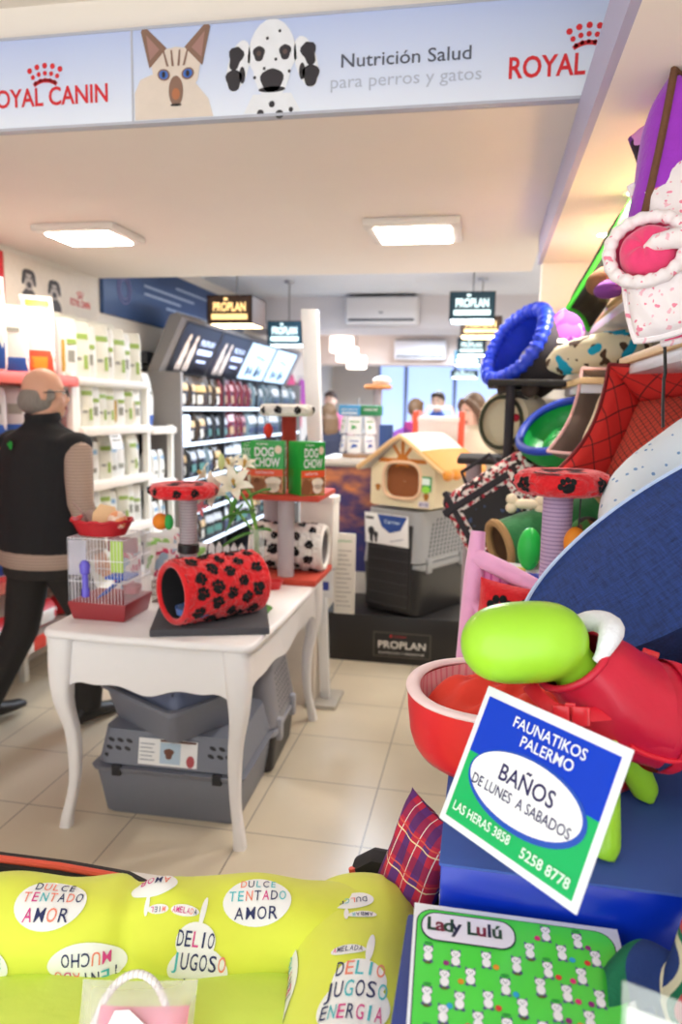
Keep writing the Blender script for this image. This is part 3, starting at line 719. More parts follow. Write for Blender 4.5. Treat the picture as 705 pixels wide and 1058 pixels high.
# ================================================================ people
def loft_z(b, prof, n=20):
    """prof: (z, rx, ry, cx, cy)"""
    b.rings([[(cx + rx * cos(2 * pi * j / n), cy + ry * sin(2 * pi * j / n), z) for j in range(n)] for z, rx, ry, cx, cy in prof]); return b
def lerp(a, b_, t): return tuple(a[i] + (b_[i] - a[i]) * t for i in range(3))
def limb(b, pts, rs, n=12):
    P, Rr = [], []
    for i in range(len(pts) - 1):
        for k in range(4):
            P.append(lerp(pts[i], pts[i + 1], k / 4)); Rr.append(rs[i] + (rs[i + 1] - rs[i]) * k / 4)
    P.append(pts[-1]); Rr.append(rs[-1]); b.tube(P, Rr, n)
def hand(b, wrist, d, side):
    d = Vector(d).normalized(); w_ = Vector(wrist); pn = Vector((side, 0, 0)); pn = (pn - d * pn.dot(d)).normalized(); ac = d.cross(pn).normalized()
    b.tube([w_ - d * .01, w_ + d * .03, w_ + d * .085], [(.017, .026), (.016, .036), (.013, .038)], 10, flat=pn)
    for i, (o_, L) in enumerate(((-.029, .062), (-.010, .074), (.009, .070), (.027, .055))):
        p = w_ + d * .078 + ac * o_; q = p + d * L * .5 - pn * .006; r_ = q + d * L * .38 - pn * .022
        b.tube([p, q, r_], [.0095, .0088, .0075], 8)
    p = w_ + d * .025 - ac * .03; q = p + d * .032 - ac * .022 - pn * .012; r_ = q + d * .03 - ac * .004 - pn * .012
    b.tube([p, q, r_], [.0115, .0105, .0085], 8)
def person(M, label, J, C, hair='short', top='coat', glasses=False, group=None, vox=.011, girth=1.0, detail=True):
    """figure facing local -Y, standing on local z=0. J: joints elbowL wristL elbowR wristR kneeL ankleL kneeR ankleR (L = local +x)"""
    t = thing('person', label, 'person', mtx=M, group=group)
    hd = J.get('head', (0, 0, 1.585)); yaw = J.get('yaw', 0); pit = J.get('pitch', 0)
    HM = Matrix.Translation(hd) @ Matrix.Rotation(R(yaw), 4, 'Z') @ Matrix.Rotation(R(pit), 4, 'X')
    g = girth; lean = J.get('lean', 0)
    shL, shR = (.185 * g, .0 + lean, 1.39), (-.185 * g, .0 + lean, 1.39)
    hipL, hipR = (.09, 0, .90), (-.09, 0, .90)
    b = MB()
    loft_z(b, [(.82, .15 * g, .11 * g, 0, 0), (.92, .17 * g, .125 * g, 0, 0), (1.05, .155 * g, .115 * g, 0, lean * .4), (1.2, .165 * g, .12 * g, 0, lean * .7), (1.34, .175 * g, .11 * g, 0, lean), (1.41, .13 * g, .085 * g, 0, lean), (1.45, .06, .06, 0, lean)])
    b.tube([(0, lean + .01, 1.42), lerp((0, lean, 1.45), hd, .6)], [.058, .052], 14)
    b.T = HM
    b.ell((0, .008, .022), .074, .092, .098, 22, 16); b.ell((0, -.03, -.045), .056, .058, .066, 18, 12); b.ell((0, -.066, -.085), .024, .02, .022, 12, 8)
    b.tube([(0, -.078, .022), (0, -.094, -.006), (0, -.104, -.026)], [.008, .010, .014], 8); b.ell((0, -.094, -.031), .017, .012, .009, 10, 8)
    b.ell((0, -.082, -.058), .021, .010, .011, 12, 8)
    for s_ in (-1, 1):
        b.ell((s_ * .077, .012, -.005), .010, .019, .031, 10, 8); b.ell((s_ * .032, -.076, .03), .022, .012, .007, 10, 6); b.ell((s_ * .040, -.066, -.028), .022, .018, .02, 10, 8)
    b.T = Matrix.Identity(4)
    for s_, sh in ((1, shL), (-1, shR)):
        el, wr = (J['elbowL'], J['wristL']) if s_ > 0 else (J['elbowR'], J['wristR'])
        limb(b, [(sh[0] * .9, sh[1], sh[2] - .06), el, wr], [.045, .038, .027]); hand(b, wr, Vector(wr) - Vector(el), -s_)
    for s_, hp in ((1, hipL), (-1, hipR)):
        kn, an = (J['kneeL'], J['ankleL']) if s_ > 0 else (J['kneeR'], J['ankleR'])
        limb(b, [hp, kn, an], [.078, .054, .038])
        b.tube([(an[0], an[1] + .02, an[2] - .035), (an[0], an[1] - .06, an[2] - .04), (an[0], an[1] - .13, an[2] - .045)], [.024, .020, .014], 10)
    remesh(lpart(b, 'body', C['skin'], t), vox, 3)
    # eyes
    for s_ in (-1, 1):
        b = MB(); b.T = HM; b.ell((s_ * .031, -.079, .010), .0125, .008, .008, 12, 8); b.mat(1).ell((s_ * .031, -.0845, .010), .0055, .0035, .0055, 10, 6)
        lpart(b, 'eye', [mat('eye_white', 'eeeae4', .3), mat('eye_dark', '2c1c14', .3)], t)
    b = MB(); b.T = HM
    for s_ in (-1, 1): b.tube([(s_ * .016, -.088, .028), (s_ * .032, -.090, .034), (s_ * .048, -.080, .028)], .003, 6)
    lpart(b, 'eyebrow', C['hair'], t)
    b = MB(); b.T = HM; b.tube([(-.022, -.0865, -.058), (-.008, -.0925, -.054), (.008, -.0925, -.054), (.022, -.0865, -.058)], .0035, 6); b.tube([(-.02, -.0868, -.060), (0, -.0925, -.065), (.02, -.0868, -.060)], .004, 6)
    lpart(b, 'lips', mat('lip', 'a8574f', .5), t)
    # hair
    b = MB(); b.T = HM
    if hair == 'bald':
        b.ell((0, .032, -.022), .0815, .082, .072, 26, 16); b.ell((0, .06, -.03), .060, .058, .060, 18, 12)
        for s_ in (-1, 1): b.ell((s_ * .070, -.018, -.004), .010, .026, .030, 12, 8)
    elif hair == 'short':
        b.ell((0, .022, .04), .082, .094, .096, 20, 14)
        b.tube([(-.06, -.055, .075), (-.02, -.075, .095), (.03, -.075, .09), (.065, -.05, .07)], .022, 8)
    else:
        b.ell((0, .024, .038), .083, .094, .097, 20, 14)
        for s_ in (-1, 1):
            b.tube([(s_ * .015, -.066, .105), (s_ * .06, -.05, .06), (s_ * .082, -.015, -.02), (s_ * .085, -.005, -.12), (s_ * .08, -.03, -.22)], [.02, .026, .03, .034, .018], 10)
        b.tube([(0, .06, .06), (0, .098, -.04), (0, .095, -.16), (0, .085, -.26)], [(.06, .03), (.085, .03), (.09, .03), (.06, .016)], 12, flat=(1, 0, 0))
    h = lpart(b, 'hair', C['hair'], t)
    remesh(h, .009 if hair != 'bald' else .006, 2)
    if glasses:
        b = MB(); b.T = HM
        for s_ in (-1, 1):
            b.tube([(s_ * .034 + .022 * cos(a * pi / 8), -.096, .008 + .017 * sin(a * pi / 8)) for a in range(16)], .002, 6, closed=True); b.tube([(s_ * .056, -.095, .012), (s_ * .079, -.06, .014), (s_ * .083, .012, .008)], .0025, 6)
        b.tube([(-.012, -.097, .012), (.012, -.097, .012)], .002, 6)
        lpart(b, 'glasses', BLACK, t)
    # clothes
    gg = g * 1.0
    z0_ = .875 if top == 'vest' else .80
    top_prof = [(z0_, .185 * gg, .15 * gg, 0, 0), (z0_ + .03, .19 * gg, .155 * gg, 0, 0), (.95, .192 * gg, .158 * gg, 0, lean * .2), (1.08, .19 * gg, .152 * gg, 0, lean * .5), (1.2, .192 * gg, .15 * gg, 0, lean * .7), (1.32, .198 * gg, .138 * gg, 0, lean), (1.39, .178 * gg, .112 * gg, 0, lean), (1.43, .12 * gg, .09, 0, lean), (1.455, .075, .078, 0, lean + .01), (1.485, .068, .072, 0, lean + .01)]
    b = MB(); loft_z(b, top_prof, 24)
    if top == 'vest':
        for s_ in (-1, 1): b.ell((s_ * .168 * g, lean, 1.365), .052, .095, .06, 12, 8)
        v_ = lpart(b, 'vest', C['top'], t); remesh(v_, .012, 3)
        e = MB(); e.at(0, lean + .005, 1.485, rot=(-6, 0, 0)).lathe([(.064, -.02), (.08, -.02), (.078, .018), (.066, .018), (.064, -.02)], 24); lpart(e, 'collar', C['top'], t)
        e = MB(); loft_z(e, [(.815, .182 * g, .15 * g, 0, 0), (.83, .19 * g, .156 * g, 0, 0), (.88, .187 * g, .154 * g, 0, 0), (.93, .17 * g, .14 * g, 0, 0)], 24); lpart(e, 'shirt_hem', C['sleeve'], t)
        e = MB(); e.T = Matrix.Translation((.0, lean + .145 * g, 1.36)) @ Matrix.Rotation(R(-14), 4, 'X') @ XZ @ Matrix.Rotation(pi, 4, 'Y')
        blob(e, 0, 0, .016, .016, 0, wob=.12); blob(e, .012, .012, .010, .010, 0); e.T = e.T @ Matrix.Translation((0, 0, .0))
        e2 = MB(); e2.v, e2.f, e2.mi, e2.uv = e.v, e.f, e.mi, e.uv
        lpart(e2, 'back_logo', GREEN, t)
    else: remesh(lpart(b, 'jacket', C['top'], t), .012, 3)
    for s_, sh in ((1, shL), (-1, shR)):
        el, wr = (J['elbowL'], J['wristL']) if s_ > 0 else (J['elbowR'], J['wristR'])
        b = MB(); limb(b, [(sh[0] * .70, sh[1], sh[2] - .035), (sh[0] * .97, sh[1], sh[2] - .055), el, lerp(el, wr, .93)], [.045, .066, .056, .043], 16); lpart(b, 'sleeve', C['sleeve'], t)
    b = MB(); loft_z(b, [(.76, .165 * g, .14 * g, 0, 0), (.88, .178 * g, .145 * g, 0, 0), (.98, .165 * g, .13 * g, 0, 0)], 20)
    for s_, hp in ((1, hipL), (-1, hipR)):
        kn, an = (J['kneeL'], J['ankleL']) if s_ > 0 else (J['kneeR'], J['ankleR'])
        limb(b, [(hp[0], hp[1], .86), kn, (an[0], an[1], an[2] - .01)], [.108, .082, .066], 14)
    remesh(lpart(b, 'trousers', C['legs'], t), .013, 3)
    for an in (J['ankleL'], J['ankleR']):
        z = an[2] - .075
        b = MB(); b.rings([[(an[0] + rx * cos(2 * pi * j / 16), an[1] + .05 - yy + .0 * j, z + max(0.0, hh * (.5 + .5 * sin(2 * pi * j / 16)))) for j in range(16)] for yy, rx, hh in ((-.03, .02, .05), (0, .04, .10), (.06, .044, .10), (.12, .046, .075), (.19, .046, .055), (.25, .036, .045), (.275, .014, .03))])
        lpart(b, 'shoe', C['shoe'], t)
    return t
SKIN = mat('skin', 'd9a58a', .5, .05); SKIN2 = mat('skin_fair', 'e6bda6', .5, .04)
def rig(x, y, rz): return Matrix.Translation((x, y, 0)) @ Matrix.Rotation(R(rz), 4, 'Z')
stripe = mat('striped_knit', 'b39a8a', .9, pattern=bands(2, 75, .4, '9c887c', 'Object'))
person(rig(-1.985, 3.08, 160), 'bald grey-haired man in a black vest walking away past the food shelves',
       dict(elbowL=(.27, -.02, 1.12), wristL=(.24, -.14, .90), elbowR=(-.29, .03, 1.12), wristR=(-.27, -.08, .88),
            kneeR=(-.10, -.17, .50), ankleR=(-.09, -.14, .085), kneeL=(.17, .02, .47), ankleL=(.27, .17, .11), yaw=-34, head=(0, -.03, 1.585), lean=-.02),
       dict(skin=SKIN, hair=mat('hair_grey', '8b837b', .8, .25, 120, stretch=(1, 1, .2)), top=mat('black_fleece', '1f1e20', .95, .15, 80, .3, 200), sleeve=stripe, legs=mat('charcoal_trousers', '2b2725', .9, .15, 60), shoe=mat('black_shoe', '1d1b1c', .5)),
       hair='bald', top='vest', glasses=True, girth=1.23)
ST = dict(elbowL=(.25, -.02, 1.12), wristL=(.20, -.18, .98), elbowR=(-.25, -.02, 1.12), wristR=(-.20, -.18, .98), kneeL=(.10, -.02, .48), ankleL=(.10, 0, .085), kneeR=(-.10, -.02, .48), ankleR=(-.10, 0, .085))
person(rig(-.10, 5.5, 0) @ Matrix.Scale(.975, 4), 'long-haired woman in a cream cardigan looking down behind the cat bed stand', dict(ST, yaw=-42, pitch=18),
       dict(skin=SKIN2, hair=mat('hair_brown', '5f4632', .6, .3, 60, stretch=(1, 1, .15)), top=mat('cream_knit', 'd8cbb2', .9, .08, 120, .3), sleeve=MATS.get('cream_knit'), legs=mat('blue_jeans', '33415f', .9), shoe=MATS['black_shoe']), hair='long')
person(rig(-.575, 9.0, 12) @ Matrix.Scale(1.03, 4), 'dark-haired person in a blue top standing before the back window', dict(ST, yaw=-20),
       dict(skin=SKIN2, hair=mat('hair_dark', '3b2a22', .6, .2), top=mat('blue_top', '3d5cab', .8), sleeve=MATS.get('blue_top'), legs=MATS['charcoal_trousers'], shoe=MATS['black_shoe']), vox=.014)
person(rig(-.70, 7.6, 170) @ Matrix.Scale(.965, 4), 'brown-haired person seen from behind, just beyond the white striped cage', dict(ST),
       dict(skin=SKIN, hair=mat('hair_chestnut', '6d5138', .6, .3), top=mat('purple_top', '8a4b9c', .8), sleeve=MATS.get('purple_top'), legs=MATS['charcoal_trousers'], shoe=MATS['black_shoe']), vox=.014)
person(rig(-1.56, 7.4, 200) @ Matrix.Scale(.93, 4), 'brown-haired person in dark navy clothes behind the leaflet rack', dict(ST, yaw=10),
       dict(skin=SKIN, hair=MATS['hair_chestnut'], top=mat('navy_top', '2a2c3e', .9), sleeve=MATS.get('navy_top'), legs=MATS['charcoal_trousers'], shoe=MATS['black_shoe']), vox=.014, hair='long')
person(rig(-2.0, 9.6, 20) @ Matrix.Scale(1.03, 4), 'far person in a pink top beyond the tall white pole', dict(ST, yaw=-20),
       dict(skin=SKIN2, hair=MATS['hair_dark'], top=mat('pink_top', 'c9688c', .9), sleeve=MATS.get('pink_top'), legs=MATS['charcoal_trousers'], shoe=MATS['black_shoe']), vox=.014)
# ================================================================ white cabriole table and what stands on it
TW = mat('table_white', 'f2efef', .35, .02, 12)
TT = .76
table = thing('side_table', 'white table with scalloped apron and curved legs in the middle of the shop', 'table', (-1.12, 2.9, 0))
def rounded(x0, x1, y0, y1, r, wav=0.0):
    pts = []
    for (cx_, cy_, a0) in ((x1 - r, y1 - r, 0), (x0 + r, y1 - r, 90), (x0 + r, y0 + r, 180), (x1 - r, y0 + r, 270)):
        for k in range(7): a = R(a0 + 15 * k); pts.append((cx_ + r * cos(a), cy_ + r * sin(a)))
    out = []
    for i, p in enumerate(pts):
        q = pts[(i + 1) % len(pts)]; out.append(p); L = sqrt((q[0] - p[0]) ** 2 + (q[1] - p[1]) ** 2)
        if L > .1:
            for k in range(1, 16):
                t_ = k / 16; n_ = ((q[1] - p[1]) / L, -(q[0] - p[0]) / L); d_ = wav * (1 - cos(2 * pi * t_)) * .5 - wav * .5 * sin(pi * t_) ** 8
                out.append((p[0] + (q[0] - p[0]) * t_ + n_[0] * d_, p[1] + (q[1] - p[1]) * t_ + n_[1] * d_))
    return out
def inset(pts, d, c): return [(c[0] + (x - c[0]) * (1 - d), c[1] + (y - c[1]) * (1 - d)) for x, y in pts]
oc = rounded(-1.512, -.728, 2.285, 3.525, .05, .016)
cc = (-1.12, 2.9)
b = MB(); b.rings([[(x, y, z) for x, y in inset(oc, d, cc)] for d, z in ((.03, .728), (.006, .733), (0, .742), (.004, .752), (.012, .758), (.03, TT))])
build(b, 'table_top', TW, table, ang=50)
def apron_pts(n, L):
    pts = [(0, .735), (L, .735)]
    for i in range(n + 1):
        t_ = 1 - i / n; z = .588 - .040 * sin(pi * t_) ** 1.2 + .012 * cos(6 * pi * t_) * sin(pi * t_)
        if t_ < .17 or t_ > .83: z -= .10 * (1 - min(t_, 1 - t_) / .17) ** 2
        pts.append((L * t_, z))
    return pts
x0, x1, y0, y1 = -1.475, -.775, 2.325, 3.485
for nm, M in (('apron', Matrix.Translation((x0, y0, 0)) @ XZ), ('apron', Matrix.Translation((x0, y1 - .02, 0)) @ XZ)):
    b = MB(); b.T = M; b.prism(apron_pts(40, x1 - x0), -.02, 0); build(b, nm, TW, table)
for x in (x0 + .02, x1):
    b = MB(); b.T = Matrix.Translation((x, y0, 0)) @ YZ; b.prism(apron_pts(48, y1 - y0), -.02, 0); build(b, 'apron', TW, table)
for sx, sy, lx, ly in ((-1, -1, x0, y0), (1, -1, x1, y0), (-1, 1, x0, y1), (1, 1, x1, y1)):
    rs = []
    for i in range(19):
        t_ = i / 18; z = .735 * (1 - t_)
        off = .010 * sin(pi * min(1, t_ / .5)) - .016 * sin(pi * max(0, min(1, (t_ - .35) / .6))) + .012 * max(0, (t_ - .8) / .2)
        wd = .050 - .018 * min(1, t_ / .42) - .0135 * max(0, min(1, (t_ - .2) / .6)) + (.004 * max(0, (t_ - .88) / .12))
        cx_ = lx - sx * .026 + sx * off; cy_ = ly - sy * .026 + sy * off
        ring = []
        for k in range(16):
            a = 2 * pi * k / 16; ex = .55
            ring.append((cx_ + wd * math.copysign(abs(cos(a)) ** ex, cos(a)), cy_ + wd * math.copysign(abs(sin(a)) ** ex, sin(a)), z))
        rs.append(ring)
    lg = build(MB().rings(rs), 'leg', TW, table, ang=60)
    e = MB().lathe([(.001, 0), (.02, 0), (.022, .004), (.021, .012)], 14); e.v = [p + Vector((cx_, cy_, 0)) for p in e.v]
    build(e, 'glide', mat('glide_grey', '8c857f', .5), lg)

# ---- paw prints mapped on a surface
def paw(b, fn, u, v, s, rot=0, asp=1.0, off=.003):
    c_, s_ = cos(R(rot)), sin(R(rot))
    def put(cx_, cy_, rx, ry, n=14):
        ring = []
        for i in range(n):
            a = 2 * pi * i / n; px, py = cx_ + rx * cos(a), cy_ + ry * sin(a)
            qx, qy = px * c_ - py * s_, px * s_ + py * c_
            ring.append(fn(u + qx * s * asp, v + qy * s, off))
        cen = [fn(u + (cx_ * c_ - cy_ * s_) * s * asp, v + (cx_ * s_ + cy_ * c_) * s, off * 1.35)]
        b.add(cen + ring, [(0, 1 + i, 1 + (i + 1) % n) for i in range(n)])
    put(0, -.22, .62, .50)
    for px, py in ((-.62, .22), (-.24, .58), (.24, .58), (.62, .22)): put(px * 1.05, py * 1.02, .27, .33, 10)
PLR = mat('red_plush', 'e01822', .95, .14, 90, .8, 160, sheen=.4); PLB = mat('black_plush', '141214', .95, .2, 90, .6, 160)
PLW = mat('white_plush', 'efebe4', .95, .06, 90, .8, 160, sheen=.3)
SISAL = mat('grey_sisal', 'b4acb0', .9, pattern=bands(2, 90, .3, '948c92', 'Object'), bump=.4, bscale=200)
def tunnel(parent, c, ang, L, r, matO, matI, name, seed, npaw=26, wob=.004):
    M = Matrix.Translation(c) @ Matrix.Rotation(R(ang), 4, 'Z')
    rr = random.Random(seed)
    def f(u, v, off=0):        # u along axis (m), v angle fraction
        a = 2 * pi * v; k = r + off * 1.6 + wob * sin(5 * a + 40 * u) * .5 + .0075 * mnoise.noise(Vector((u * 75, 7 * cos(a) * r / .11, 7 * sin(a) * r / .11 + seed)))+ .005 * mnoise.noise(Vector((u * 160, 16 * cos(a), 16 * sin(a) + seed)))
        return M @ Vector((u, k * cos(a), k * sin(a)))
    b = MB()
    b.grid(lambda u, v: f((u - .5) * L, v), 70, 130, cv=True)
    for e in (-1, 1):            # rolled rims
        b.grid(lambda u, v: (lambda a, q: M @ Vector((e * L / 2 + e * .012 * sin(q), (r - .012 + .012 * cos(q)) * cos(a), (r - .012 + .012 * cos(q)) * sin(a))))(2 * pi * v, pi * u), 6, 44, cv=True)
    b.mat(1); b.grid(lambda u, v: M @ Vector(((u - .5) * L, (r - .024) * cos(2 * pi * v), (r - .024) * sin(2 * pi * v))), 4, 32, cv=True)
    b.mat(2)
    rows = max(3, int(L / .060)); cols = max(6, int(2 * pi * r / .068))
    for i in range(rows):
        for j in range(cols):
            u = (-.5 + (i + .5) / rows) * L * .9 + rr.uniform(-.01, .01); v = (j + .5 * (i % 2) + rr.uniform(-.15, .15)) / cols
            s = rr.uniform(.021, .031); paw(b, lambda uu, vv, o: f(uu, vv, o), u, v, s * 1.0 / (1), rr.uniform(0, 360), 1.0) if False else paw(b, lambda uu, vv, o, v=v: f(uu, v + (vv - v) / (2 * pi * r), o), u, v, s, rr.uniform(0, 360))
    return build(b, name, [matO, matI, PLB], parent, merge=False)
def plush_disc(parent, c, r, th, matO, name, seed, n=8, ps=.03, sx=1.0, top=None):
    rr = random.Random(seed); C_ = Vector(c)
    def f(u, v):
        a = 2 * pi * u; q = -pi / 2 + pi * v; k = r * (1 - .02 * sin(7 * a)) - th / 2 + th / 2 * cos(q) + .007 * mnoise.noise(Vector((8 * cos(a), 8 * sin(a), 3 * q + seed))) + .004 * mnoise.noise(Vector((20 * cos(a), 20 * sin(a), 6 * q + seed)))
        return C_ + Vector((k * sx * cos(a), k * sin(a), th / 2 * sin(q)))
    b = MB(); b.grid(lambda u, v: f(u, v), 110, 22, cu=True)
    for s_ in (1, -1):
        if s_ > 0 and top is not None: b.mat(2)
        rs = [[C_ + Vector((k * (r - th / 2) * sx * cos(2 * pi * j / 40), k * (r - th / 2) * sin(2 * pi * j / 40), s_ * th / 2 * (1 + .0 * k) - s_ * .012 * (1 - k * k))) for j in range(40)] for k in (1.0, .7, .35, .02)]
        b.rings(rs, False); b.mat(0)
    b.mat(1)
    for i in range(n):
        a0 = (i + rr.uniform(-.2, .2)) / n
        paw(b, lambda uu, vv, o: f(a0 + uu / (2 * pi * r), .5 + vv / (pi * th / 2)) + Vector((cos(2 * pi * a0) * o, sin(2 * pi * a0) * o, 0)), 0, 0, ps * .62, rr.uniform(0, 360))
    for i in range(n):
        a0 = 2 * pi * (i + .4) / n; rad = r * rr.uniform(.4, .75)
        if top is None: paw(b, lambda uu, vv, o: C_ + Vector((rad * sx * cos(a0) + uu, rad * sin(a0) + vv, th / 2 + o - .012 * (1 - (rad / r) ** 2))), 0, 0, ps, rr.uniform(0, 360))
    return build(b, name, [matO, PLB] + ([top] if top is not None else []), parent, merge=False)

# ---- cat tree with red paw tunnel
ct = thing('cat_tree', 'low cat tree with red paw-print tunnel and grey post on the white table', 'cat tree', (-.963, 2.536, TT), 18.7)
lpart(MB().box(-.205, .205, -.18, .18, 0, .026, .004), 'base_board', mat('dark_carpet', '4c4b50', .95, .15, 150, .5, 250), ct)
tunnel(ct, (-.945, 2.515, TT + .026 + .112), 52, .33, .114, PLR, mat('black_lining', '1b1a1e', .9), 'tunnel', 3)
build(MB().at(-1.095, 2.64, TT + .026).lathe([(.001, 0), (.034, 0), (.034, .425), (.001, .425)], 24), 'post', SISAL, ct)
build(MB().at(-1.095, 2.64, TT + .23).lathe([(.035, 0), (.041, .005), (.041, .035), (.035, .04)], 24, sy=1), 'collar', BLACK, ct)
plush_disc(ct, (-1.095, 2.60, 1.235), .125, .052, PLR, 'perch', 5, 9, .032, 1.0)
toy = build(MB().cyl((-1.165, 2.57, 1.22), (-1.165, 2.57, 1.15), .0015, n=5), 'toy_string', BLACK, ct)
build(MB().ell((-1.175, 2.57, 1.118), .030, .030, .032, 14, 10), 'toy_ball', mat('toy_orange', 'ef8a1c', .7), toy)
build(MB().ell((-1.14, 2.565, 1.118), .018, .016, .030, 12, 10), 'toy_ball', mat('toy_green', '2aa34c', .7), toy)
o = tag(build(MB().at(-.985, 2.42, 0).lathe([(.001, .812), (.045, .812), (.062, .822), (.066, .846), (.06, .846), (.05, .83), (.001, .824)], 24), 'food_bowl', mat('blue_bowl', '4a72b8', .35)), 'small blue bowl lying inside the red paw-print tunnel', 'bowl')

# ---- second cat tree, red boards
RB = mat('red_board', 'c4432f', .75, .1, 60, .3, 160)
c2 = thing('cat_tree', 'tall cat tree with red boards and white paw-print tunnel at the table\'s far end', 'cat tree', (-.88, 3.33, TT))
build(MB().box(-1.07, -.712, 3.15, 3.515, TT, TT + .028, .004), 'base_board', RB, c2)
for (x, y) in ((-.865, 3.215), (-1.0, 3.44)):
    build(MB().at(x, y, TT + .028).lathe([(.001, 0), (.037, 0), (.037, .352), (.001, .352)], 22), 'post', mat('pale_sisal', 'c0b8bb', .9, pattern=bands(2, 90, .3, 'a39ba2', 'Object')), c2)
build(MB().box(-1.09, -.70, 3.14, 3.51, 1.14, 1.165, .004), 'middle_board', RB, c2)
tunnel(c2, (-.89, 3.38, TT + .028 + .108), 0, .33, .108, PLW, mat('grey_lining', '8b8486', .9), 'tunnel', 11)
build(MB().at(-.91, 3.42, 1.165).lathe([(.001, 0), (.034, 0), (.034, .355), (.001, .355)], 20), 'post', mat('red_sisal', 'a3352b', .9, .15), c2)
plush_disc(c2, (-.90, 3.35, 1.535), .125, .055, PLW, 'perch', 8, 8, .036)
toy = build(MB().cyl((-.985, 3.33, 1.51), (-.985, 3.33, 1.47), .0015, n=5), 'toy_string', BLACK, c2)
build(MB().ell((-.985, 3.33, 1.44), .022, .022, .035, 12, 8), 'toy_ball', mat('toy_red', 'e0301e', .6), toy)

# ---- boxes of dog food on the middle board
BGRN = mat('box_green', '18a038', .35, .03)
def food_box(x, y, z, w_, d_, h_, rz, label, front=True):
    t = thing('food_box', label, 'food box', (x, y, z), rz, 'green food boxes on the cat tree')
    lpart(MB().box(-w_ / 2, w_ / 2, -d_ / 2, d_ / 2, 0, h_, .002), 'carton', BGRN, t)
    for rot, ww, dd in ((0, w_, d_), (90, d_, w_)):
        T_ = Matrix.Rotation(R(rot), 4, 'Z') @ Matrix.Translation((0, -dd / 2 - .0008, 0)) @ XZ; k = ww / .15
        b = MB(); b.T = T_; b.flat([(-ww / 2 + .002, h_ * .34), (ww / 2 - .002, h_ * .34), (ww / 2 - .002, h_ * .47), (-ww / 2 + .002, h_ * .47)])
        b.mat(1).flat([(-ww / 2 + .002, .004), (ww / 2 - .002, .004), (ww / 2 - .002, h_ * .34), (-ww / 2 + .002, h_ * .34)])
        b.T = T_ @ Matrix.Translation((0, 0, .0005))
        b.mat(2); blob(b, .028 * k, .052, .034 * k, .026, 0, wob=.08); blob(b, .028 * k, .030, .028 * k, .022, 0)
        b.mat(3); blob(b, -.036 * k, .038, .030 * k, .034, 0, wob=.1); blob(b, -.045 * k, .062, .014 * k, .012, 0)
        lpart(b, 'picture_band', [mat('box_orange', 'e8552c', .4), mat('box_tan', 'c98f5e', .45, pattern=blotch(60, .5, '8a5230')), mat('dog_cream', 'efe2cf', .5), mat('dog_brown', '8d5631', .5)], t, merge=False)
        b = MB(); b.T = T_ @ Matrix.Translation((0, 0, .0006))
        b.text('DOG', -.012 * k, h_ * .715, .055, fat=.02, width=.085 * k); b.text('CHOW', .0, h_ * .52, .055, fat=.02, width=.115 * k); b.text('PURINA', -.02 * k, h_ * .92, .014, width=.05 * k)
        b.text('cachorros', -.01 * k, h_ * .385, .02, width=.08 * k)
        lpart(b, 'lettering', PAPER, t)
        b = MB(); b.T = T_ @ Matrix.Translation((0, 0, .0007)); blob(b, .05 * k, h_ * .84, .016 * k, .018, 0)
        lpart(b, 'seal', mat('seal_cream', 'f0dcc2', .5), t)
food_box(-.945, 3.20, 1.165, .152, .065, .235, 4, 'green dog food box facing the table front on the red middle board')
food_box(-.775, 3.22, 1.165, .12, .12, .235, 42, 'green dog food box set cornerwise at the end of the red middle board')
food_box(-1.055, 3.34, 1.165, .07, .13, .22, -8, 'green dog food box set back, half hidden beside the lilies')

# ---- bird cage
cage = thing('bird_cage', 'small white wire cage with dark red tray on the white table corner', 'cage', (-1.365, 2.54, TT))
x0, x1, y0, y1 = -1.475, -1.255, 2.43, 2.645
build(MB().hexa((x0 + .008, x1 - .008, y0 + .008, y1 - .008, TT), (x0 - .006, x1 + .006, y0 - .006, y1 + .006, TT + .068), .004), 'tray', mat('maroon_plastic', '9c3238', .4), cage)
WIRE = mat('white_wire', 'eeeef2', .35, .02)
def wire(b, p, q, r_=.0013): b.tube([p, q], r_, 5)
zt, zb = 1.065, TT + .066
for (a, e) in (((x0, y0), (x1, y0)), ((x1, y0), (x1, y1)), ((x1, y1), (x0, y1)), ((x0, y1), (x0, y0))):
    b = MB(); n = 17
    for i in range(n + 1):
        px, py = a[0] + (e[0] - a[0]) * i / n, a[1] + (e[1] - a[1]) * i / n; wire(b, (px, py, zb), (px, py, zt), .0011)
    for z in (zb, zb + .08, zb + .16, zt): wire(b, (*a, z), (*e, z), .0018)
    build(b, 'wire_side', WIRE, cage)
b = MB()
for i in range(12): x = x0 + (x1 - x0) * i / 11; wire(b, (x, y0, zt), (x, y1, zt))
build(b, 'wire_roof', WIRE, cage)
build(MB().box(x0 + .004, x0 + .075, y0 - .004, y0 - .002, .93, 1.06, .001), 'sliding_door', glass('pale_acrylic', 'e6e4f4', .2, .35), cage)
b = MB(); b.at(-1.405, 2.424, .85).lathe([(.001, 0), (.014, .002), (.014, .03), (.011, .035), (.011, .085), (.017, .09), (.019, .12), (.010, .135), (.001, .137)], 16)
build(b, 'water_bottle', mat('violet_bottle', '6d62d8', .25, .1), cage)
build(MB().at(-1.335, 2.52, .83, rot=(0, 0, 0)).prism([(-.0, 0), (.075, .0), (.075, .03), (.0, .075)], 0, .06) if False else MB().box(-1.37, -1.28, 2.5, 2.6, .90, .912, .003), 'blue_shelf', mat('blue_plastic', '2d62d0', .4), cage)
b = MB()
for k in range(6): b.tube([(-1.38 + .015 * k, 2.47, .84 + .013 * k), (-1.38 + .015 * k, 2.53, .84 + .013 * k)], .003, 6)
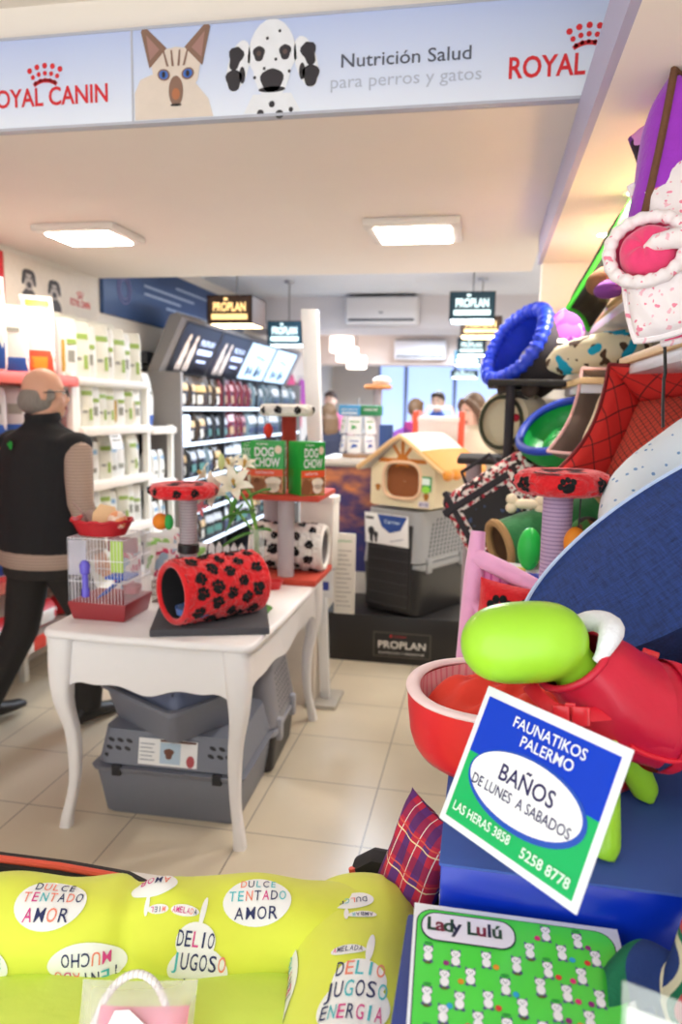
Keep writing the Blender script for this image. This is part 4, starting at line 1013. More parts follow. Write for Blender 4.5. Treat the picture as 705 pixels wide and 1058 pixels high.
b.tube([(-1.385, 2.47, .835), (-1.295, 2.47, .913)], .003, 6); b.tube([(-1.385, 2.53, .835), (-1.295, 2.53, .913)], .003, 6)
build(b, 'ladder', MATS['blue_plastic'], cage)
build(MB().box(-1.31, -1.262, 2.436, 2.44, .945, 1.06, .001), 'header_card', mat('lime_card', 'bfe06a', .5), cage)
build(MB().at(-1.30, 2.58, .836).lathe([(.001, 0), (.03, 0), (.036, .03), (.03, .03), (.026, .006), (.001, .005)], 18), 'feeder', mat('red_plastic', 'c8283a', .4), cage)
build(MB().box(-1.42, -1.30, 2.62, 2.635, .98, 1.04, .004), 'perch_panel', mat('rose_plastic', 'b5717a', .5), cage)

# ---- red basket on the cage
bk = thing('basket', 'red woven oval basket of treats standing on the wire cage', 'basket', (-1.385, 2.52, 1.068))
b = MB(); b.at(-1.385, 2.52, 1.068)
def bsk(u, v):
    a = 2 * pi * u; q = v; k = .085 + .03 * q + .003 * sin(24 * a) * (1 if int(v * 8) % 2 else -1)
    return (k * 1.0 * cos(a), k * .75 * sin(a), .055 * q)
b.grid(bsk, 96, 8, cu=True); b.grid(lambda u, v: (lambda p: (p[0] * .93, p[1] * .93, p[2] + .002))(bsk(1 - u, v)), 96, 8, cu=True)
b.rings([[(.082 * k * cos(2 * pi * j / 32), .06 * k * sin(2 * pi * j / 32), .004) for j in range(32)] for k in (.02, 1)], True)
bkb = build(b, 'body', mat('red_wicker', 'c31f2c', .5, .15, 90), bk)
build(MB().at(-1.385, 2.52, 1.123).tube([(.115 * cos(2 * pi * j / 48), .087 * sin(2 * pi * j / 48), .003 * sin(12 * pi * j / 24)) for j in range(48)], .006, 8, closed=True), 'rim', MATS['red_wicker'], bk)
b = MB().at(-1.365, 2.50, 1.115, rot=(-15, 0, 12)); b.prism([(-.045, 0), (.04, 0), (.05, .03), (.035, .075), (-.02, .085), (-.045, .05)], -.004, .004)
b.v = [Matrix.Translation((-1.365, 2.50, 1.10)) @ Matrix.Rotation(R(14), 4, 'Z') @ Matrix.Rotation(R(72), 4, 'X') @ ((Matrix.Translation((-1.365, 2.50, 1.115)) @ Euler((R(-15), 0, R(12)), 'XYZ').to_matrix().to_4x4()).inverted() @ p) for p in b.v]
tag(build(b, 'dog_biscuit', mat('tan_card', 'e8c090', .6, .06)), 'flat tan treat packet propped up in the red basket', 'treat', 'treats in the red basket')
tag(build(MB().ell((-1.313, 2.50, 1.125), .036, .034, .036, 18, 12), 'treat_ball', mat('peach_ball', 'f0a070', .5, pattern=blotch(40, .52, 'f7d7c0'))), 'round peach-coloured treat ball in the red basket', 'treat', 'treats in the red basket')
b = MB().tube([(-1.47, 2.53, 1.10), (-1.44, 2.53, 1.135), (-1.415, 2.52, 1.105)], [.016, .022, .014], 10).tube([(-1.45, 2.52, 1.13), (-1.49, 2.50, 1.185)], [.006, .003], 6)
tag(build(b, 'rawhide_chew', mat('rawhide', '9c7f78', .7, .2)), 'brown twisted chew with a thin end sticking out of the basket', 'treat', 'treats in the red basket')
tag(build(MB().ell((-1.39, 2.56, 1.115), .05, .03, .035, 14, 10), 'chew_roll', mat('chew_tan', 'c99a5c', .7, .2)), 'ochre chew lying behind the tan packet in the basket', 'treat', 'treats in the red basket')

# ---- lilies in a clear vase
vs = thing('lily_vase', 'clear glass vase of white lilies behind the red paw tunnel', 'vase', (-.872, 2.80, TT))
build(MB().at(-.872, 2.80, TT).lathe([(.001, 0), (.034, 0), (.036, .004), (.012, .012), (.012, .02), (.026, .04), (.030, .31), (.028, .31), (.024, .045), (.001, .03)], 22), 'vessel', glass('clear_glass'), vs)
STEM = mat('stem_green', '6ea13c', .5, .15); LEAF = mat('leaf_green', '4f8b34', .5, .2); PETAL = mat('lily_white', 'f4f0dc', .5, .05)
def lily(b, c, d, s, nb=6):
    d = Vector(d).normalized(); a_ = d.orthogonal().normalized(); e_ = d.cross(a_)
    for k in range(nb):
        an = 2 * pi * k / nb; o_ = a_ * cos(an) + e_ * sin(an); sd = d.cross(o_)
        def f(u, v):
            w_ = s * .19 * sin(pi * min(1, u * .92 + .08)) ; rr = s * (.08 + .75 * u ** 1.3); h_ = s * (.75 * u - .45 * u ** 3)
            return Vector(c) + d * (h_ - abs(v - .5) * 0 + .03 * s * (1 - (2 * v - 1) ** 2) * -1) + o_ * rr + sd * (v - .5) * 2 * w_
        b.grid(f, 7, 4)
def leaf(b, c, d, L, w_, droop=.3):
    d = Vector(d).normalized(); sd = d.cross(Vector((0, 0, 1))).normalized()
    b.grid(lambda u, v: Vector(c) + d * L * u + Vector((0, 0, -droop * L * u * u + .01 * abs(2 * v - 1))) + sd * (2 * v - 1) * w_ * sin(pi * (u * .96 + .02)), 8, 2)
top = Vector((-.93, 2.80, 1.15))
for pts in ([(-.866, 2.80, .80), (-.872, 2.80, 1.05), (-.90, 2.79, 1.16), (-.955, 2.77, 1.25)], [(-.876, 2.80, .80), (-.88, 2.80, 1.05), (-.94, 2.80, 1.12), (-1.01, 2.79, 1.21)], [(-.872, 2.81, .80), (-.87, 2.80, 1.05), (-.91, 2.83, 1.2), (-.99, 2.86, 1.30)]):
    build(MB().tube(pts, .0055, 8), 'stem', STEM, vs)
for c, d, s in (((-.955, 2.76, 1.24), (.2, -.7, .5), .10), ((-1.03, 2.77, 1.215), (-.3, -.8, .3), .10), ((-1.0, 2.86, 1.30), (-.3, -.3, .9), .09), ((-1.085, 2.80, 1.27), (-.7, -.3, .5), .07), ((-.94, 2.84, 1.31), (.3, -.5, .8), .065)):
    b = MB(); lily(b, c, d, s); f_ = build(b, 'flower', PETAL, vs, merge=False)
    b = MB(); dd = Vector(d).normalized()
    for k in range(4): b.tube([Vector(c), Vector(c) + dd * s * .5 + Vector((.006 * cos(k * 1.6), 0, .006 * sin(k * 1.6)))], [.0015, .003], 5)
    build(b, 'stamen', mat('stamen_ochre', 'c79a3a', .6), f_)
b = MB().ell((-1.02, 2.80, 1.33), .014, .014, .034, 10, 8); build(b, 'bud', mat('bud_green', 'c8d28a', .5), vs)
for c, d, L in (((-.90, 2.80, 1.13), (-.7, -.6, .1), .12), ((-.89, 2.80, 1.12), (.2, -.7, .5), .11), ((-.93, 2.80, 1.16), (-.4, -.5, -.6), .11), ((-.88, 2.80, 1.05), (-.8, -.4, -.1), .13), ((-.92, 2.82, 1.18), (.6, .2, .5), .12), ((-.95, 2.8, 1.2), (-.2, -.5, -.7), .09), ((-.87, 2.79, 1.06), (.9, -.4, .4), .08)):
    b = MB(); leaf(b, c, d, L, .014); build(b, 'leaf', LEAF, vs)
b = MB(); lily(b, (-1.10, 2.80, 1.14), (-.2, -.8, .3), .05, 5); tag(build(b, 'pink_flower', mat('petal_pink', 'f08a9a', .6), merge=False), 'small pink bloom beside the grey post of the low cat tree', 'flower')

# ---- small things on the table
tag(build(MB().at(-.885, 3.075, TT).lathe([(.001, 0), (.03, 0), (.044, .034), (.046, .036), (.04, .036), (.027, .006), (.001, .005)], 24), 'food_bowl', mat('red_bowl', 'd8262c', .35)), 'small red bowl in front of the tall cat tree\'s base', 'bowl')
b = MB(); leaf(b, (-.83, 2.74, TT + .014), (.4, -.9, 0), .13, .03, 0.0); tag(build(b, 'fallen_leaf', LEAF), 'green leaf lying on the table beside the dark cat tree base', 'leaf')
rnd = random.Random(9)
PK = mat('packet_pink', 'e8dfe2', .4, pattern=blotch(22, .56, 'c93a66', c3='9fb9d0', scale3=18)); PK2 = mat('packet_green', 'eceae4', .4, pattern=blotch(20, .55, '8fc46a'))
def packet(x, y, w_, h_, rz, m, label, z=TT, lean=-14):
    t = thing('toy_packet', label, 'packet', (x, y, z), rz, 'packets on the table behind the cage')
    b = MB(); b.T = Matrix.Rotation(R(lean), 4, 'X') @ Matrix.Translation((0, 0, h_ / 2 + .004)) @ XZ; b.pillow(w_, h_ * .86, .035, 12, 12, .03); lpart(b, 'pouch', m, t)
    b = MB(); b.T = Matrix.Rotation(R(lean), 4, 'X'); b.box(-w_ * .5, w_ * .5, -.003, .003, h_ * .86, h_ * 1.05, .001); lpart(b, 'header_card', PAPER, t)
for i, (x, y, w_, h_, rz, m, l_) in enumerate(((-1.44, 2.80, .12, .20, 10, PK, 'pink-splashed packet nearest the cage on the white table'), (-1.34, 2.95, .12, .19, -8, PK, 'pink-splashed packet behind the low cat tree post'), (-1.43, 3.08, .13, .21, 4, PK2, 'white packet with green spots at the back of the table'), (-1.30, 3.17, .12, .16, -14, PK2, 'white packet with green spots beside the white picket planter'), (-1.44, 3.28, .12, .20, 12, PK, 'pink-splashed packet in the far corner of the table'))): packet(x, y, w_, h_, rz, m, l_)
wb = thing('wire_basket', 'small dark wire basket behind the red tunnel and the cage', 'basket', (-1.22, 2.78, TT))
for k, (nm, p, q) in enumerate((('wire_side', (-.07, -.05), (.07, -.05)), ('wire_side', (.07, -.05), (.07, .05)), ('wire_side', (.07, .05), (-.07, .05)), ('wire_side', (-.07, .05), (-.07, -.05)))):
    b = MB()
    for i in range(9): px, py = p[0] + (q[0] - p[0]) * i / 8, p[1] + (q[1] - p[1]) * i / 8; wire(b, (px, py, .002), (px, py, .085))
    for z in (.003, .03, .06, .085): wire(b, (*p, z), (*q, z))
    lpart(b, nm, mat('brown_wire', '6a5046', .5), wb)
lpart(MB().box(-.07, .07, -.05, .05, .0, .003), 'floor_plate', MATS['brown_wire'], wb)
pl = thing('picket_planter', 'little white picket-fence planter between post and lilies', 'planter', (-1.05, 2.97, TT))
lpart(MB().box(-.075, .075, -.03, .03, 0, .14, .004), 'trough', PLASTIC_W, pl)
for i in range(5):
    x = -.066 + i * .033; lpart(MB().at(0, -.03, 0).prism([(0, 0)], 0, 0) if False else (lambda b: b)((lambda b: (setattr(b, 'T', Matrix.Translation((x, -.034, 0)) @ XZ), b.prism([(-.013, 0), (.013, 0), (.013, .20), (0, .222), (-.013, .20)], -.006, 0), b)[-1])(MB())), 'picket', PLASTIC_W, pl)
bx = thing('carton', 'plain white carton standing behind the tall cat tree', 'box', (-.80, 3.62, .75), -4)
lpart(MB().box(-.085, .085, -.06, .06, .0, .36, .003), 'body', mat('white_card', 'efeae2', .6, .03), bx); lpart(MB().box(-.088, .088, -.063, .063, .33, .365, .002), 'lid', mat('white_card2', 'f4f0ea', .6), bx)

# ================================================================ pet carriers under the table
GC = mat('carrier_grey', '7b7f8c', .5, .04, 60, .12, 300); GCD = mat('carrier_dark', '24242a', .5)
def tub(b, w0, d0, w1, d1, z0, z1, r=.03, wall=.006, opened=False):
    """rounded tapered tub from (w0,d0) at z0 to (w1,d1) at z1"""
    def rg(w_, d_, z): return [(x, y, z) for x, y in rounded(-w_ / 2, w_ / 2, -d_ / 2, d_ / 2, r)]
    rs = [rg(w0 * .96, d0 * .95, z0), rg(w0, d0, z0 + .012), rg(w1, d1, z1)]
    if opened: rs += [rg(w1 - 2 * wall, d1 - 2 * wall, z1), rg(w0 - 2 * wall, d0 - 2 * wall, z0 + .014)]
    b.rings(rs, True)
def slots(b, M, xs, zs, w_, h_):
    b.T = M
    for i, z in enumerate(zs):
        for x in xs: blob(b, x + .006 * i, z, w_, h_, 0, 10, rot=-20)
def carrier(x, y, rz, w_, d_, h_, label):
    t = thing('pet_carrier', label, 'pet carrier', (x, y, 0), rz)
    hm = h_ * .56
    b = MB(); tub(b, w_ * .88, d_ * .88, w_ * .97, d_ * .97, 0, hm); lpart(b, 'lower_shell', GC, t, ang=35)
    b = MB(); tub(b, w_, d_, w_ * 1.015, d_ * 1.02, hm - .014, hm + .012); lpart(b, 'flange', GC, t, ang=35)
    b = MB(); tub(b, w_ * .955, d_ * .95, w_ * .88, d_ * .84, hm + .01, h_, .045); u = lpart(b, 'upper_shell', GC, t, ang=35)
    sl_ = math.atan((d_ * (.95 - .84) / 2) / (h_ - hm - .01))
    M = Matrix.Translation((0, -d_ * .475 - .0015, hm + .01)) @ Matrix.Rotation(-sl_, 4, 'X') @ XZ
    H_ = h_ - hm
    for sx in (-1, 1):
        b = MB(); slots(b, M, [sx * w_ * q for q in ((.27, .33, .385) if sx > 0 else (.40, .34, .28))], [H_ * .28, H_ * .48, H_ * .68], .014, .0075)
        lpart(b, 'vent_slot', GCD, u, merge=False)
    b = MB(); b.T = M @ Matrix.Translation((0, 0, .002)); b.box(-.115, .115, H_ * .14, H_ * .80, -.001, .001)
    lab = lpart(b, 'paper_label', PAPER, u)
    b = MB(); b.T = M @ Matrix.Translation((0, 0, .0042)); b.flat([(-.03, H_ * .2), (.05, H_ * .2), (.05, H_ * .72), (-.03, H_ * .72)])
    b.mat(1).flat([(-.03, H_ * .74), (.11, H_ * .74), (.11, H_ * .79), (-.03, H_ * .79)]); 
    b.T = M @ Matrix.Translation((0, 0, .0048)); blob(b, .005, H_ * .46, .018, .02, 0, wob=.15); b.mat(2); blob(b, .09, H_ * .30, .016, .022, 0)
    for k in range(5): b.mat(3).flat([(-.108, H_ * (.25 + .1 * k)), (-.05 - .01 * (k % 2), H_ * (.25 + .1 * k)), (-.05 - .01 * (k % 2), H_ * (.275 + .1 * k)), (-.108, H_ * (.275 + .1 * k))])
    lpart(b, 'label_print', [mat('label_sky', 'b9cfe2', .5), mat('label_brown', '6e4436', .5), mat('label_red', 'b65058', .5), mat('label_grey', '9aa0ac', .5)], lab, merge=False)
    for sx in (-.33, .33): lpart(MB().at(w_ * sx, -d_ * .485, hm).box(-.018, .018, -.012, .006, -.02, .022, .004), 'latch', GCD, t)
    return t
carrier(-1.115, 2.67, 1.5, .595, .47, .335, 'larger grey pet carrier with printed label on the floor under the table')
t2 = thing('pet_carrier', 'grey open carrier tub lying askew on top of the larger carrier', 'pet carrier', (-1.14, 2.60, .337), -30)
b = MB(); tub(b, .38, .30, .44, .36, 0, .14, .03, .006, True); lpart(b, 'lower_shell', GC, t2, ang=35)
b = MB()
o_, i_ = rounded(-.235, .235, -.195, .195, .035), rounded(-.214, .214, -.174, .174, .03)
b.rings([[(x, y, z) for x, y in q] for q, z in ((i_, .128), (o_, .128), (o_, .142), (i_, .142), (i_, .128))], False); lpart(b, 'flange', GC, t2, ang=35)
b = MB(); tub(b, .40, .31, .33, .24, .10, .215, .04); u = lpart(b, 'upper_shell', mat('carrier_grey_blue', '6d7590', .5, .04), t2, ang=35)
b = MB(); M = Matrix.Translation((0, -.1555, .10)) @ Matrix.Rotation(-math.atan(.035 / .1), 4, 'X') @ XZ
slots(b, M, (.09, .12, .15), (.06, .08), .009, .005); lpart(b, 'vent_slot', GCD, u, merge=False)
b = MB(); b.T = M @ Matrix.Translation((-.05, 0, .002)); b.box(-.1, .1, .045, .10, -.001, .001); b.mat(1).flat([(-.02, .05), (.09, .05), (.09, .095), (-.02, .095)], .0016); lpart(b, 'paper_label', [PAPER, mat('label_rose', 'b06a72', .5, pattern=blotch(50, .5, 'dfe4ee'))], u)
t3 = thing('pet_carrier', 'two-tone carrier with black base and grey top under the table\'s far half', 'pet carrier', (-1.01, 3.07, 0), 3)
b = MB(); tub(b, .34, .40, .37, .44, 0, .18, .035); lpart(b, 'lower_shell', mat('carrier_black', '26242a', .45), t3, ang=35)
b = MB(); tub(b, .385, .455, .385, .455, .165, .195, .04); lpart(b, 'flange', mat('carrier_pale', 'a5a6b0', .45), t3, ang=35)
b = MB(); tub(b, .375, .44, .29, .33, .195, .49, .05); u = lpart(b, 'upper_shell', mat('carrier_mid', '8a8990', .5, .03), t3, ang=35)
b = MB(); b.T = Matrix.Translation((.1885, 0, .2)) @ Matrix.Rotation(-math.atan(.0425 / .295), 4, 'Y') @ YZ
for i in range(8):
    for j in range(7): blob(b, -.10 + j * .033, .04 + i * .025, .007, .006, 0, 8)
lpart(b, 'vent_slot', GCD, u, merge=False)
for yy in (-.15, .12): lpart(MB().box(.175, .205, yy - .02, yy + .02, .14, .235, .005), 'latch', MATS['carrier_pale'], t3)
lpart(MB().at(.08, -.212, .14, rot=(90, 0, 0)).lathe([(.001, 0), (.009, 0), (.009, .006), (.001, .008)], 12), 'screw', STEEL, t3)
cb = thing('carton', 'pale carton on the floor past the far table legs', 'box', (-.98, 3.78, 0), 0)
lpart(MB().box(-.16, .16, -.15, .15, 0, .44, .004), 'body', mat('cream_card', 'eadfd2', .7, .04), cb); lpart(MB().box(-.163, .163, -.153, .153, .405, .445, .003), 'lid', mat('cream_card2', 'f1e9df', .7), cb)
# ================================================================ white pole stand with leaflet panels
ps = thing('pole_stand', 'tall slim white pole stand at the far end of the white table', 'display stand', (-.79, 3.72, 0))
b = MB(); b.hexa((-.80, -.755, 3.70, 3.745, .02), (-.925, -.845, 3.68, 3.745, 2.03), .004); build(b, 'pole', PLASTIC_W, ps)
build(MB().box(-.865, -.70, 3.60, 3.84, 0, .022, .004), 'foot_plate', mat('stand_grey', 'b7b0a6', .5), ps)
p1 = thing('hanging_leaflet', 'white hanging panel with a blue foot print beside the red cat tree base', 'leaflet', (-.775, 3.66, .58))
build(MB().box(-.815, -.735, 3.655, 3.67, .58, .925, .004), 'board', PLASTIC_W, p1)
b = MB(); b.T = plane_at(3.6535); b.flat([(-.805, .62), (-.755, .62), (-.755, .665), (-.805, .665)]); build(b, 'blue_print', mat('panel_blue', '3344a0', .5), p1)
p2 = thing('hanging_leaflet', 'cream printed list panel hanging between the pole and the dark carrier', 'leaflet', (-.67, 3.67, .50))
b = MB().box(-.73, -.622, 3.665, 3.675, .50, .92, .003); build(b, 'board', mat('panel_cream', 'ece6da', .6, .03), p2)
b = MB(); b.T = plane_at(3.663); b.text('productos', -.676, .875, .022, width=.07); build(b, 'heading', GREEN, p2)
b = MB(); b.T = plane_at(3.663)
for k in range(13): b.flat([(-.72, .54 + k * .024), (-.64 - .012 * (k % 3), .54 + k * .024), (-.64 - .012 * (k % 3), .545 + k * .024), (-.72, .545 + k * .024)])
build(b, 'text_line', mat('panel_text', 'b4ada3', .6), p2)

# ================================================================ black plinth box, kennel, plush cat house
pb = thing('plinth_box', 'low black display box with white lettering carrying the big kennel', 'display box', (-.49, 4.78, 0))
BKM = mat('black_card', '1d1b1c', .4, .15, 6)
build(MB().box(-.925, -.05, 4.38, 5.2, 0, .30, .006), 'body', BKM, pb)
b = MB(); b.T = plane_at(4.378)
for (p, q, r_, s_) in ((-.62, -.27, .195, .199), (-.62, -.27, .045, .049), (-.62, -.616, .045, .199), (-.274, -.27, .045, .199)): b.flat([(p, r_), (q, r_), (q, s_), (p, s_)])
build(b, 'label_frame', mat('label_gold_grey', '6d655c', .5), pb)
b = MB(); b.T = plane_at(4.3775); b.text('PROPLAN', -.445, .10, .065, width=.29, fat=.012); b.text('NUTRICION Y BIENESTAR', -.445, .064, .018, width=.28); build(b, 'lettering', mat('label_white', 'e9e4de', .5), pb)
b = MB(); b.T = plane_at(4.3775); b.flat([(-.52, .170), (-.505, .170), (-.505, .182), (-.52, .182)]); b.text('PURINA', -.455, .17, .014, width=.07); build(b, 'maker_mark', RED, pb)
KG = mat('kennel_grey', 'a3a4a6', .5, .03, 60, .1, 300); KB = mat('kennel_black', '1f1e20', .45, .1)
kn = thing('dog_kennel', 'large grey and black dog kennel with paper label on the black display box', 'pet carrier', (-.40, 4.71, .30), -29)
b = MB(); tub(b, .40, .57, .43, .60, 0, .30, .05); lpart(b, 'lower_shell', KB, kn, ang=35)
b = MB(); tub(b, .45, .605, .45, .605, .285, .325, .05); b.v = [p + Vector((0, .012, 0)) for p in b.v]; lpart(b, 'flange', KG, kn, ang=35)
b = MB(); tub(b, .435, .605, .39, .56, .325, .64, .06); u = lpart(b, 'upper_shell', KG, kn, ang=35)
b = MB(); b.hexa((-.172, .172, -.312, -.27, .03), (-.160, .160, -.306, -.25, .56), .008); d_ = lpart(b, 'door', KB, kn)
b = MB()
for i in range(14): b.tube([(-.14 + i * .0215, -.312, .05), (-.14 + i * .0215, -.312, .42)], .003, 6)
for i in range(6): b.tube([(-.15, -.313, .06 + i * .07), (.15, -.313, .06 + i * .07)], .003, 6)
lpart(b, 'wire_grille', mat('black_wire', '3a393c', .35), d_)
b = MB(); b.at(-.01, -.318, .43, rot=(4, 0, 0)); b.box(-.16, .165, -.004, .0, 0, .19, .001); lb = lpart(b, 'paper_label', PAPER, kn)
b = MB(); b.at(-.01, -.3235, .43, rot=(4, 0, 0)); b.T = b.T @ XZ
b.flat([(-.06, .185), (.16, .185), (.11, .10), (.03, .075), (-.03, .11)]); b.mat(1); b.text('Carrier', .05, .135, .03, z=.0006, width=.12, fat=.02)
b.mat(2); blob(b, -.11, .06, .02, .05, .0003, wob=.2); blob(b, -.075, .045, .014, .035, .0003, wob=.2); b.flat([(-.15, .15), (-.09, .15), (-.09, .165), (-.15, .165)], .0003); b.mat(3); b.flat([(.03, .02), (.13, .045), (.13, .05), (.03, .026)], .0003)
lpart(b, 'label_print', [mat('label_deep_blue', '2d4f9a', .5, .25, 20), mat('label_pale_blue', 'c8dcf2', .5), mat('label_black', '23252c', .5), mat('label_mid_grey', '9fa5b2', .5)], lb, merge=False)
b = MB(); b.T = Matrix.Translation((.2205, 0, .325)) @ Matrix.Rotation(-math.atan(.0225 / .315), 4, 'Y') @ YZ
for i in range(9):
    for j in range(10):
        yy, zz = -.19 + j * .042 + .008 * i, .05 + i * .026
        if (yy / .23) ** 2 + ((zz - .04) / .25) ** 2 < 1: blob(b, yy, zz, .012, .007, 0, 8, rot=50)
lpart(b, 'vent_slot', GCD, u, merge=False)
for yy in (-.2, .18): lpart(MB().box(.212, .236, yy - .025, yy + .025, .27, .36, .006), 'latch', KG, kn)
lpart(MB().box(-.09, .09, -.03, .03, .635, .66, .01), 'handle', KB, kn)

CH = mat('cream_plush', 'ecdcb8', .95, .06, 50, .5, 140, sheen=.3)
OR = mat('orange_plush', 'f09a32', .95, .1, 50, .5, 140, sheen=.3)
ch = thing('cat_house', 'cream plush cat house with orange-hemmed roof on top of the kennel', 'cat house', (-.385, 4.68, .961), -25)
W_, D_ = .45, .46
def house_edge(ang):
    dx, dz = cos(ang), sin(ang); best = 9
    cz = .165
    # walls x=+-.225 , base z=0, roof lines from (+-.225,.225) to (0,.425)
    for nx, nz, d in ((1, 0, .225), (-1, 0, .225), (0, -1, cz), (.2, .225, .225 * .2 + .225 * .225 - .225 * cz), (-.2, .225, .225 * .2 + .225 * .225 - .225 * cz)):
        k = nx * dx + nz * dz
        if k > 1e-6: best = min(best, d / k)
    return (dx * best, cz + dz * best)
N = 72
outer = [house_edge(2 * pi * i / N) for i in range(N)]
inner = []
for i in range(N):
    a = 2 * pi * i / N; e = .6
    inner.append((.125 * math.copysign(abs(cos(a)) ** e, cos(a)), .155 + (.112 if sin(a) > 0 else .10) * math.copysign(abs(sin(a)) ** e, sin(a))))
b = MB()
b.rings([[(x, y, z) for x, z in q] for q, y in ((inner, -D_ / 2 + .03), (inner, -D_ / 2), (outer, -D_ / 2), (outer, -D_ / 2 + .03), (inner, -D_ / 2 + .03))], False)
b.rings([[(x, y, z) for x, z in outer] for y in (-D_ / 2 + .03, D_ / 2)], True)
lpart(b, 'walls', CH, ch, ang=30, merge=False)
b = MB(); b.rings([[(x * k, -D_ / 2 + .029, .155 + (z - .155) * k) for x, z in inner] for k in (1, .02)], False); lpart(b, 'doorway_lining', mat('brown_lining', '8e5430', .95, .1), ch)
lpart(MB().tube([(x * 1.04, -D_ / 2 - .004, .155 + (z - .155) * 1.04) for x, z in inner[::2]], .011, 8, closed=True), 'doorway_piping', mat('peach_plush', 'eec9a6', .95), ch)
def roofp(u):
    # profile from one eave over the ridge to the other
    x = -.30 + .60 * u; z = .43 - .155 * (abs(x) / .225) ** 1.0 * 1.15 + .02 * (abs(x) / .3) ** 2 - .02 * math.exp(-(x / .05) ** 2) * 0
    return x, z - .015 * math.exp(-(x / .035) ** 2)
def roof(b, ua, ub, y0, y1, th, off, hem=0.0, n=24):
    def f(u, v, o):
        x, z = roofp(ua + (ub - ua) * u); y = y0 + (y1 - y0) * v
        return (x, y, z + o + (hem * .0))
    top = lambda u, v: f(u, v, th + off + .006 * sin(pi * v)); bot = lambda u, v: f(u, 1 - v, off)
    b.grid(top, n, 10); b.grid(bot, n, 10)
    for v in (0, 1): b.grid(lambda u, w_: (lambda p, q: tuple(p[i] + (q[i] - p[i]) * w_ for i in range(3)))(f(u, v, off), f(u, v, th + off + .0)), n, 1)
    for u in (0, 1): b.grid(lambda w_, v: (lambda p, q: tuple(p[i] + (q[i] - p[i]) * w_ for i in range(3)))(f(u, v, off), top(u, v)), 1, 10)
b = MB(); roof(b, 0, 1, -.27, .27, .026, .0); rf = lpart(b, 'roof', mat('white_fleece', 'f7ecdf', .95, .03, 50, .5, 140, sheen=.3), ch, ang=50)
b = MB(); roof(b, .76, 1.02, -.275, .275, .034, .001); b2 = lpart(b, 'roof_hem', OR, rf, ang=50)
b = MB()
for k in range(5):
    y = -.22 + k * .11; b.ell((.305, y, roofp(1)[1] - .003), .022, .058, .034, 14, 8)
lpart(b, 'scalloped_edge', OR, rf)
b = MB(); b.tube([(roofp(i / 20)[0], -.272, roofp(i / 20)[1] + .012) for i in range(21)], .015, 8); lpart(b, 'roof_piping', mat('tan_piping', 'efc894', .95), rf)
b = MB(); b.T = Matrix.Translation((0, -D_ / 2 - .002, 0)) @ XZ
for a in (90, 128, 52):
    c_, s_ = cos(R(a)), sin(R(a)); L = .12 if a == 90 else .11
    b.flat([(-s_ * .011, .285 + c_ * .011), (c_ * L - s_ * .011, .285 + s_ * L + c_ * .011), (c_ * L + s_ * .011, .285 + s_ * L - c_ * .011), (s_ * .011, .285 - c_ * .011)])
b.flat([(-.17, .268), (.17, .268), (.155, .292), (-.155, .292)], .0004); blob(b, 0, .283, .042, .036, .0008)
for sx in (-1, 1): b.flat([(sx * .02, .27), (sx * .05, .245), (sx * .035, .24), (0, .262)], .0012)
lpart(b, 'timber_print', mat('beam_orange', 'c9782e', .9), ch, merge=False)
b = MB(); b.T = Matrix.Translation((0, -D_ / 2 - .003, 0)) @ XZ
for x, z in ((-.17, .11), (.17, .075)): blob(b, x, z, .018, .022, 0, wob=.12)
lpart(b, 'leaf_patch', mat('patch_ochre', 'b0712e', .9), ch)
b = MB(); b.T = Matrix.Translation((0, -D_ / 2 - .005, 0)) @ XZ; b.flat([(.13, .105), (.205, .105), (.205, .195), (.13, .195)]); b.mat(1).flat([(.14, .145), (.195, .145), (.195, .185), (.14, .185)], .0006); b.mat(2); blob(b, .168, .118, .028, .022, .0008)
lpart(b, 'swing_tag', [mat('tag_green', '1b9a58', .5), mat('tag_white', 'e4f4ee', .5), mat('tag_lime', '9be04a', .5)], ch, merge=False)
b = MB(); b.T = Matrix.Translation((0, -D_ / 2 - .004, 0)) @ XZ; b.flat([(.12, .01), (.19, .01), (.19, .045), (.12, .045)]); b.mat(1).text('M', .155, .018, .022, .0006, width=.05); lpart(b, 'woven_label', [mat('label_lilac', 'd8d0e0', .5), NAVY], ch)
b = MB(); b.T = Matrix.Translation((.2285, -.05, .05)) @ YZ; blob(b, 0, 0, .02, .022, 0, wob=.12); lpart(b, 'leaf_patch', MATS['patch_ochre'], ch)

# ================================================================ counter with the sunset print, leaflet rack, checkout
ct_ = thing('counter', 'white-topped counter whose front carries a sunset cloud print', 'counter', (-.88, 5.1, 0))
build(MB().box(-1.06, -.66, 4.90, 5.38, 0, 1.17, .004), 'body', WHITE, ct_)
build(MB().box(-1.10, -.62, 4.86, 5.42, 1.17, 1.215, .015, 3), 'worktop', mat('worktop_ivory', 'e6e0d8', .4, .02), ct_)
def sunset(nt, c):
    nz = nd(nt, 'ShaderNodeTexNoise'); nz.inputs['Scale'].default_value = 7; nz.inputs['Detail'].default_value = 4; nt.links.new(coords(nt, (1, 1, 1.8)), nz.inputs['Vector'])
    sp = nd(nt, 'ShaderNodeSeparateXYZ'); nt.links.new(coords(nt), sp.inputs[0])
    h_ = math_(nt, 'ADD', math_(nt, 'MULTIPLY', sp.outputs[2], 2.2), math_(nt, 'MULTIPLY_ADD', nz.outputs['Fac'], 1.8, -2.45))
    cl = math_(nt, 'MINIMUM', math_(nt, 'MAXIMUM', h_, 0), 1)
    n2 = math_(nt, 'MINIMUM', math_(nt, 'MAXIMUM', math_(nt, 'MULTIPLY_ADD', nz.outputs['Fac'], 3, -1.1), 0), 1)
    return mixc(nt, cl, c, mixc(nt, n2, srgb('7a4a55'), srgb('e08a55')))
